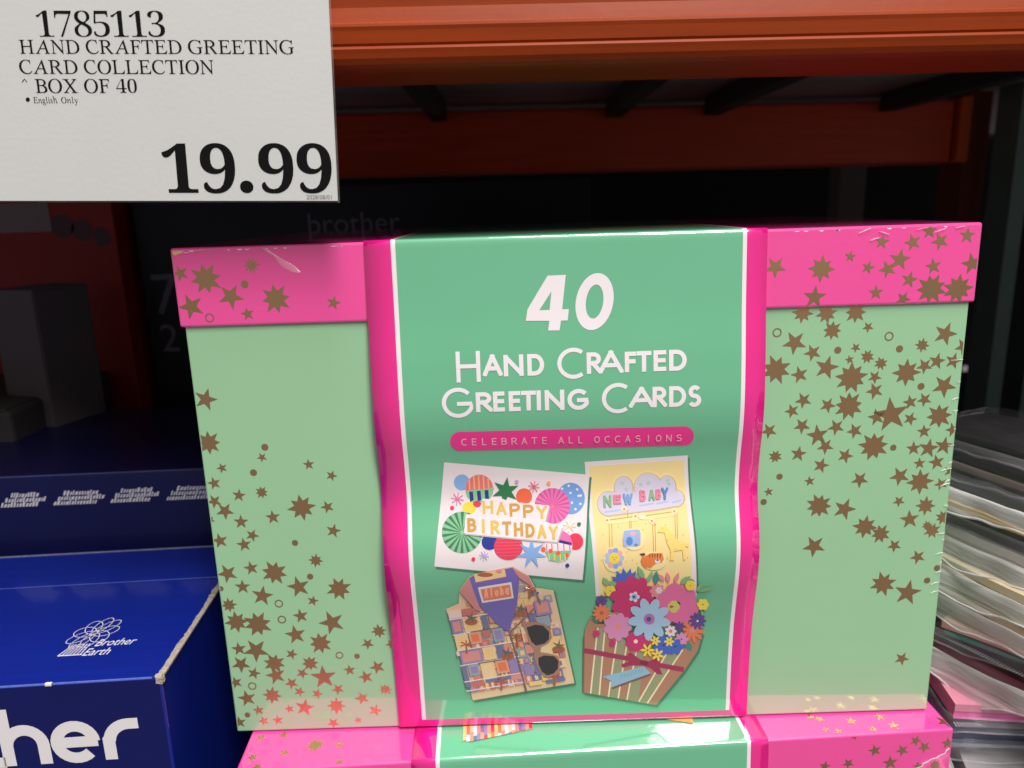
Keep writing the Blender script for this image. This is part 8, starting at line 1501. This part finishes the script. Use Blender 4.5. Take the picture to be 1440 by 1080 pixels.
def pouch(z, x, y, rz, thick, sheets, label, rim, zipped, seed, L, clear):
    root = empty('card_pouch', (x, y, z), rz)
    tag(root, label, 'pouch', 'clear pouches stacked beside the gift boxes')
    Wd = 0.22 if abs(rz) < 0.7 else 0.12     # local: +x to the right along the front edge, +y away from the viewer; corner at the origin
    r = random.Random(seed)
    zc = 0.0018
    for i, (t, key) in enumerate(sheets):
        nx, ny = 8, 8; off = r.uniform(.003, .007); offy = r.uniform(.004, .010); bm = bmesh.new()
        g = [[[bm.verts.new((off + (Wd - 2 * off) * a / nx, offy + (L - 2 * offy) * b / ny, zc + k * t + .0006 * smooth_noise(a * .5 + b * .3, seed + i))) for b in range(ny + 1)] for a in range(nx + 1)] for k in (0, 1)]
        for a in range(nx):
            for b in range(ny):
                bm.faces.new((g[1][a][b], g[1][a + 1][b], g[1][a + 1][b + 1], g[1][a][b + 1])); bm.faces.new((g[0][a][b], g[0][a][b + 1], g[0][a + 1][b + 1], g[0][a + 1][b]))
        for a in range(nx):
            bm.faces.new((g[0][a][0], g[0][a + 1][0], g[1][a + 1][0], g[1][a][0])); bm.faces.new((g[0][a + 1][ny], g[0][a][ny], g[1][a][ny], g[1][a + 1][ny]))
        for b in range(ny):
            bm.faces.new((g[0][0][b + 1], g[0][0][b], g[1][0][b], g[1][0][b + 1])); bm.faces.new((g[0][nx][b], g[0][nx][b + 1], g[1][nx][b + 1], g[1][nx][b]))
        link('card_sheet', mesh_from_bm('card_sheet', bm), root, [mat('sheet_' + key, SHEETS[key], 0.5, var=0.1, vscale=40, coat=0.4, coat_rough=0.15)])
        zc += t + 0.0004
    # film envelope, drawn thin towards its welded edges
    top = max(thick, zc + .0008); nx, ny = 26, 30; bm = bmesh.new(); G = {}
    for a in range(nx + 1):
        for b in range(ny + 1):
            u, v = a / nx, b / ny; e = min(u * 14, v * 14, (1 - u) * 9, (1 - v) * 9, 1.0); e = math.sin(e * math.pi / 2) ** .7
            cx = .008 * (1 - v) ** 8 * (1 - u) ** 8
            h = e * top + (1 - e) * top * .30 + .0011 * smooth_noise(u * 6 + v * 9, seed) * e
            G[a, b] = bm.verts.new((u * Wd + cx * .5 - .002 * (1 - u), v * L + cx * .3 - .002 * (1 - v), h))
    for a in range(nx):
        for b in range(ny): bm.faces.new((G[a, b], G[a + 1, b], G[a + 1, b + 1], G[a, b + 1]))
    link('film', mesh_from_bm('film', bm, True), root, [M_FILM if not clear else M_FILMC])
    # puffed, creased margin of film running down the left side and round the front corner
    N = 60; path = []
    for i in range(N + 1):
        q = i / N
        rc = .007
        if q < .40: p = Vector((-.002, L * .95 * (1 - q / .40) + rc * (q / .40), 0))
        elif q < .55:
            w_ = (q - .40) / .15 * math.pi / 2; p = Vector((-.002 + rc * (1 - math.cos(w_)), rc * (1 - math.sin(w_)) - .002 * math.sin(w_), 0))
        else: p = Vector((rc - .002 + (q - .55) / .45 * (Wd * .6), -.002, 0))
        path.append(p)
    bm = bmesh.new(); A = []
    wid = rim[0]
    for i, p in enumerate(path):
        d = (path[min(i + 1, N)] - path[max(i - 1, 0)]).normalized(); out = Vector((d.y, -d.x, 0))
        if out.dot(Vector((-1, -1, 0))) < 0: out = -out
        q = i / N
        sag = rim[2] * math.exp(-((q - .70) / .12) ** 2) + .0012 * smooth_noise(q * 5, seed)
        wv = wid * (.8 + .3 * smooth_noise(q * 3.3, seed + 1)); row = []
        for j in range(7):
            s = j / 6; puff = math.sin(s * math.pi) * top * .32 * rim[1]
            row.append(bm.verts.new(p - out * .001 + out * wv * s * (1 - .18 * s) + Vector((0, 0, top * (.62 - .50 * s) + puff - sag * s + .0005 * smooth_noise(q * 22 + s * 3, seed) * s))))
        A.append(row)
    for i in range(N):
        for j in range(6): bm.faces.new((A[i][j], A[i][j + 1], A[i + 1][j + 1], A[i + 1][j]))
    link('rim', mesh_from_bm('rim', bm, True), root, [M_RIM if not clear else M_RIMC])
    # the welded seam itself: a thin bright bead along the outer edge
    bm = bmesh.new(); R = []
    pts_ = [v for v in seam_pts(path, wid, rim, top, seed, N)]
    for p in pts_: R.append([bm.verts.new(p + Vector((dx * .0007, dy * .0007, dz * .0006))) for dx, dy, dz in ((-.7, -.7, 0), (0, 0, 1), (.7, .7, 0), (0, 0, -1))])
    for i in range(len(R) - 1):
        for j in range(4): bm.faces.new((R[i][j], R[i][(j + 1) % 4], R[i + 1][(j + 1) % 4], R[i + 1][j]))
    link('seam', mesh_from_bm('seam', bm, True), root, [M_SEAMW if not clear else M_RIMC])
    if zipped:
        bm = bmesh.new()
        for i in range(60):
            xx = .006 + i * .0013
            box_bm(xx, xx + .0006, .003, .0062, top + .0002, top + .0006, bm=bm)
        link('zip_ribs', mesh_from_bm('zip_ribs', bm), root, [mat('zip_plastic', (150, 150, 158), 0.3, var=0.05)])
    return root
SHEETS = dict(black=(22, 20, 24), bottle=(16, 36, 30), brown=(96, 62, 44), gold=(232, 170, 40), white=(214, 208, 206), cream=(236, 218, 172), olive=(150, 146, 62), blush=(238, 178, 164), teal=(30, 120, 112),
    rose=(204, 128, 150), pinkstock=(226, 100, 170), plum=(120, 26, 52), navy=(48, 54, 88), grey=(150, 148, 150), seagreen=(70, 160, 126), slate=(84, 92, 108), paper=(200, 196, 200))
stack = [
 # z, x, y, yaw, thickness, sheets (thickness, colour), label, margin (width, puff, sag), zip, depth, very clear film
 (-0.291, 0.1815, -0.040, 10, .016, [(.004, 'seagreen'), (.004, 'teal')], 'clear pouch of sea green card at the very bottom right, white strip on top', (.007, 1.2, .002), False, .26, False),
 (-0.273, 0.1780, -0.022, 16, .016, [(.005, 'slate'), (.005, 'grey')], 'clear pouch of grey card with a white front rim, above the green pouch', (.010, 1.4, .006), False, .26, False),
 (-0.256, 0.1755, -0.004, 6, .015, [(.004, 'slate'), (.005, 'navy')], 'clear pouch of navy card with ribbed zip, level with the box base', (.003, .5, .001), True, .26, True),
 (-0.240, 0.1755, -0.006, 8, .015, [(.004, 'pinkstock'), (.004, 'rose')], 'clear pouch of pink card, beside the mint box foot', (.002, .4, .0), False, .26, True),
 (-0.224, 0.1800, 0.0340, 62, .014, [(.004, 'plum'), (.003, 'plum')], 'clear pouch of dark plum card with a looping white rim', (.006, 1.4, .010), True, .24, False),
 (-0.209, 0.1780, 0.0260, 52, .014, [(.003, 'teal'), (.004, 'blush')], 'clear pouch of blush card over a teal edge', (.002, .5, .0), False, .24, True),
 (-0.194, 0.1805, 0.0440, 70, .013, [(.004, 'cream'), (.004, 'olive')], 'clear pouch of cream and olive card with sagging rim', (.005, 1.0, .005), False, .22, False),
 (-0.179, 0.1805, 0.0440, 72, .014, [(.004, 'white'), (.004, 'cream')], 'clear pouch of ivory card, rim curling over the cream pouch', (.006, 1.1, .006), False, .22, False),
 (-0.163, 0.1805, 0.0460, 71, .014, [(.004, 'paper'), (.004, 'white')], 'thick clear pouch of white card folded over at its rim', (.006, 1.1, .005), False, .20, False),
 (-0.149, 0.1790, 0.0480, 70, .012, [(.004, 'black'), (.003, 'gold')], 'clear pouch with a thin gold card edge', (.003, .5, .0), False, .18, True),
 (-0.137, 0.1800, 0.0520, 72, .013, [(.005, 'black'), (.003, 'bottle')], 'clear pouch of black card with a bright white rim, above the gold edge', (.006, 1.1, .005), False, .15, False),
 (-0.124, 0.1800, 0.0620, 72, .012, [(.004, 'brown'), (.003, 'black')], 'clear pouch of brown card near the top of the pile', (.004, .7, .002), False, .10, True),
 (-0.113, 0.1810, 0.0700, 68, .008, [(.003, 'black')], 'uppermost clear pouch of black card, farthest back in the pile', (.004, .6, .0), False, .07, True),
]
for i, (z, x, y, a, th, sh, lab, rim, zp, L_, cl) in enumerate(stack):
    pouch(z, x, y, math.radians(-a), th, sh, lab, rim, zp, i * 1.7 + 2, L_, cl)
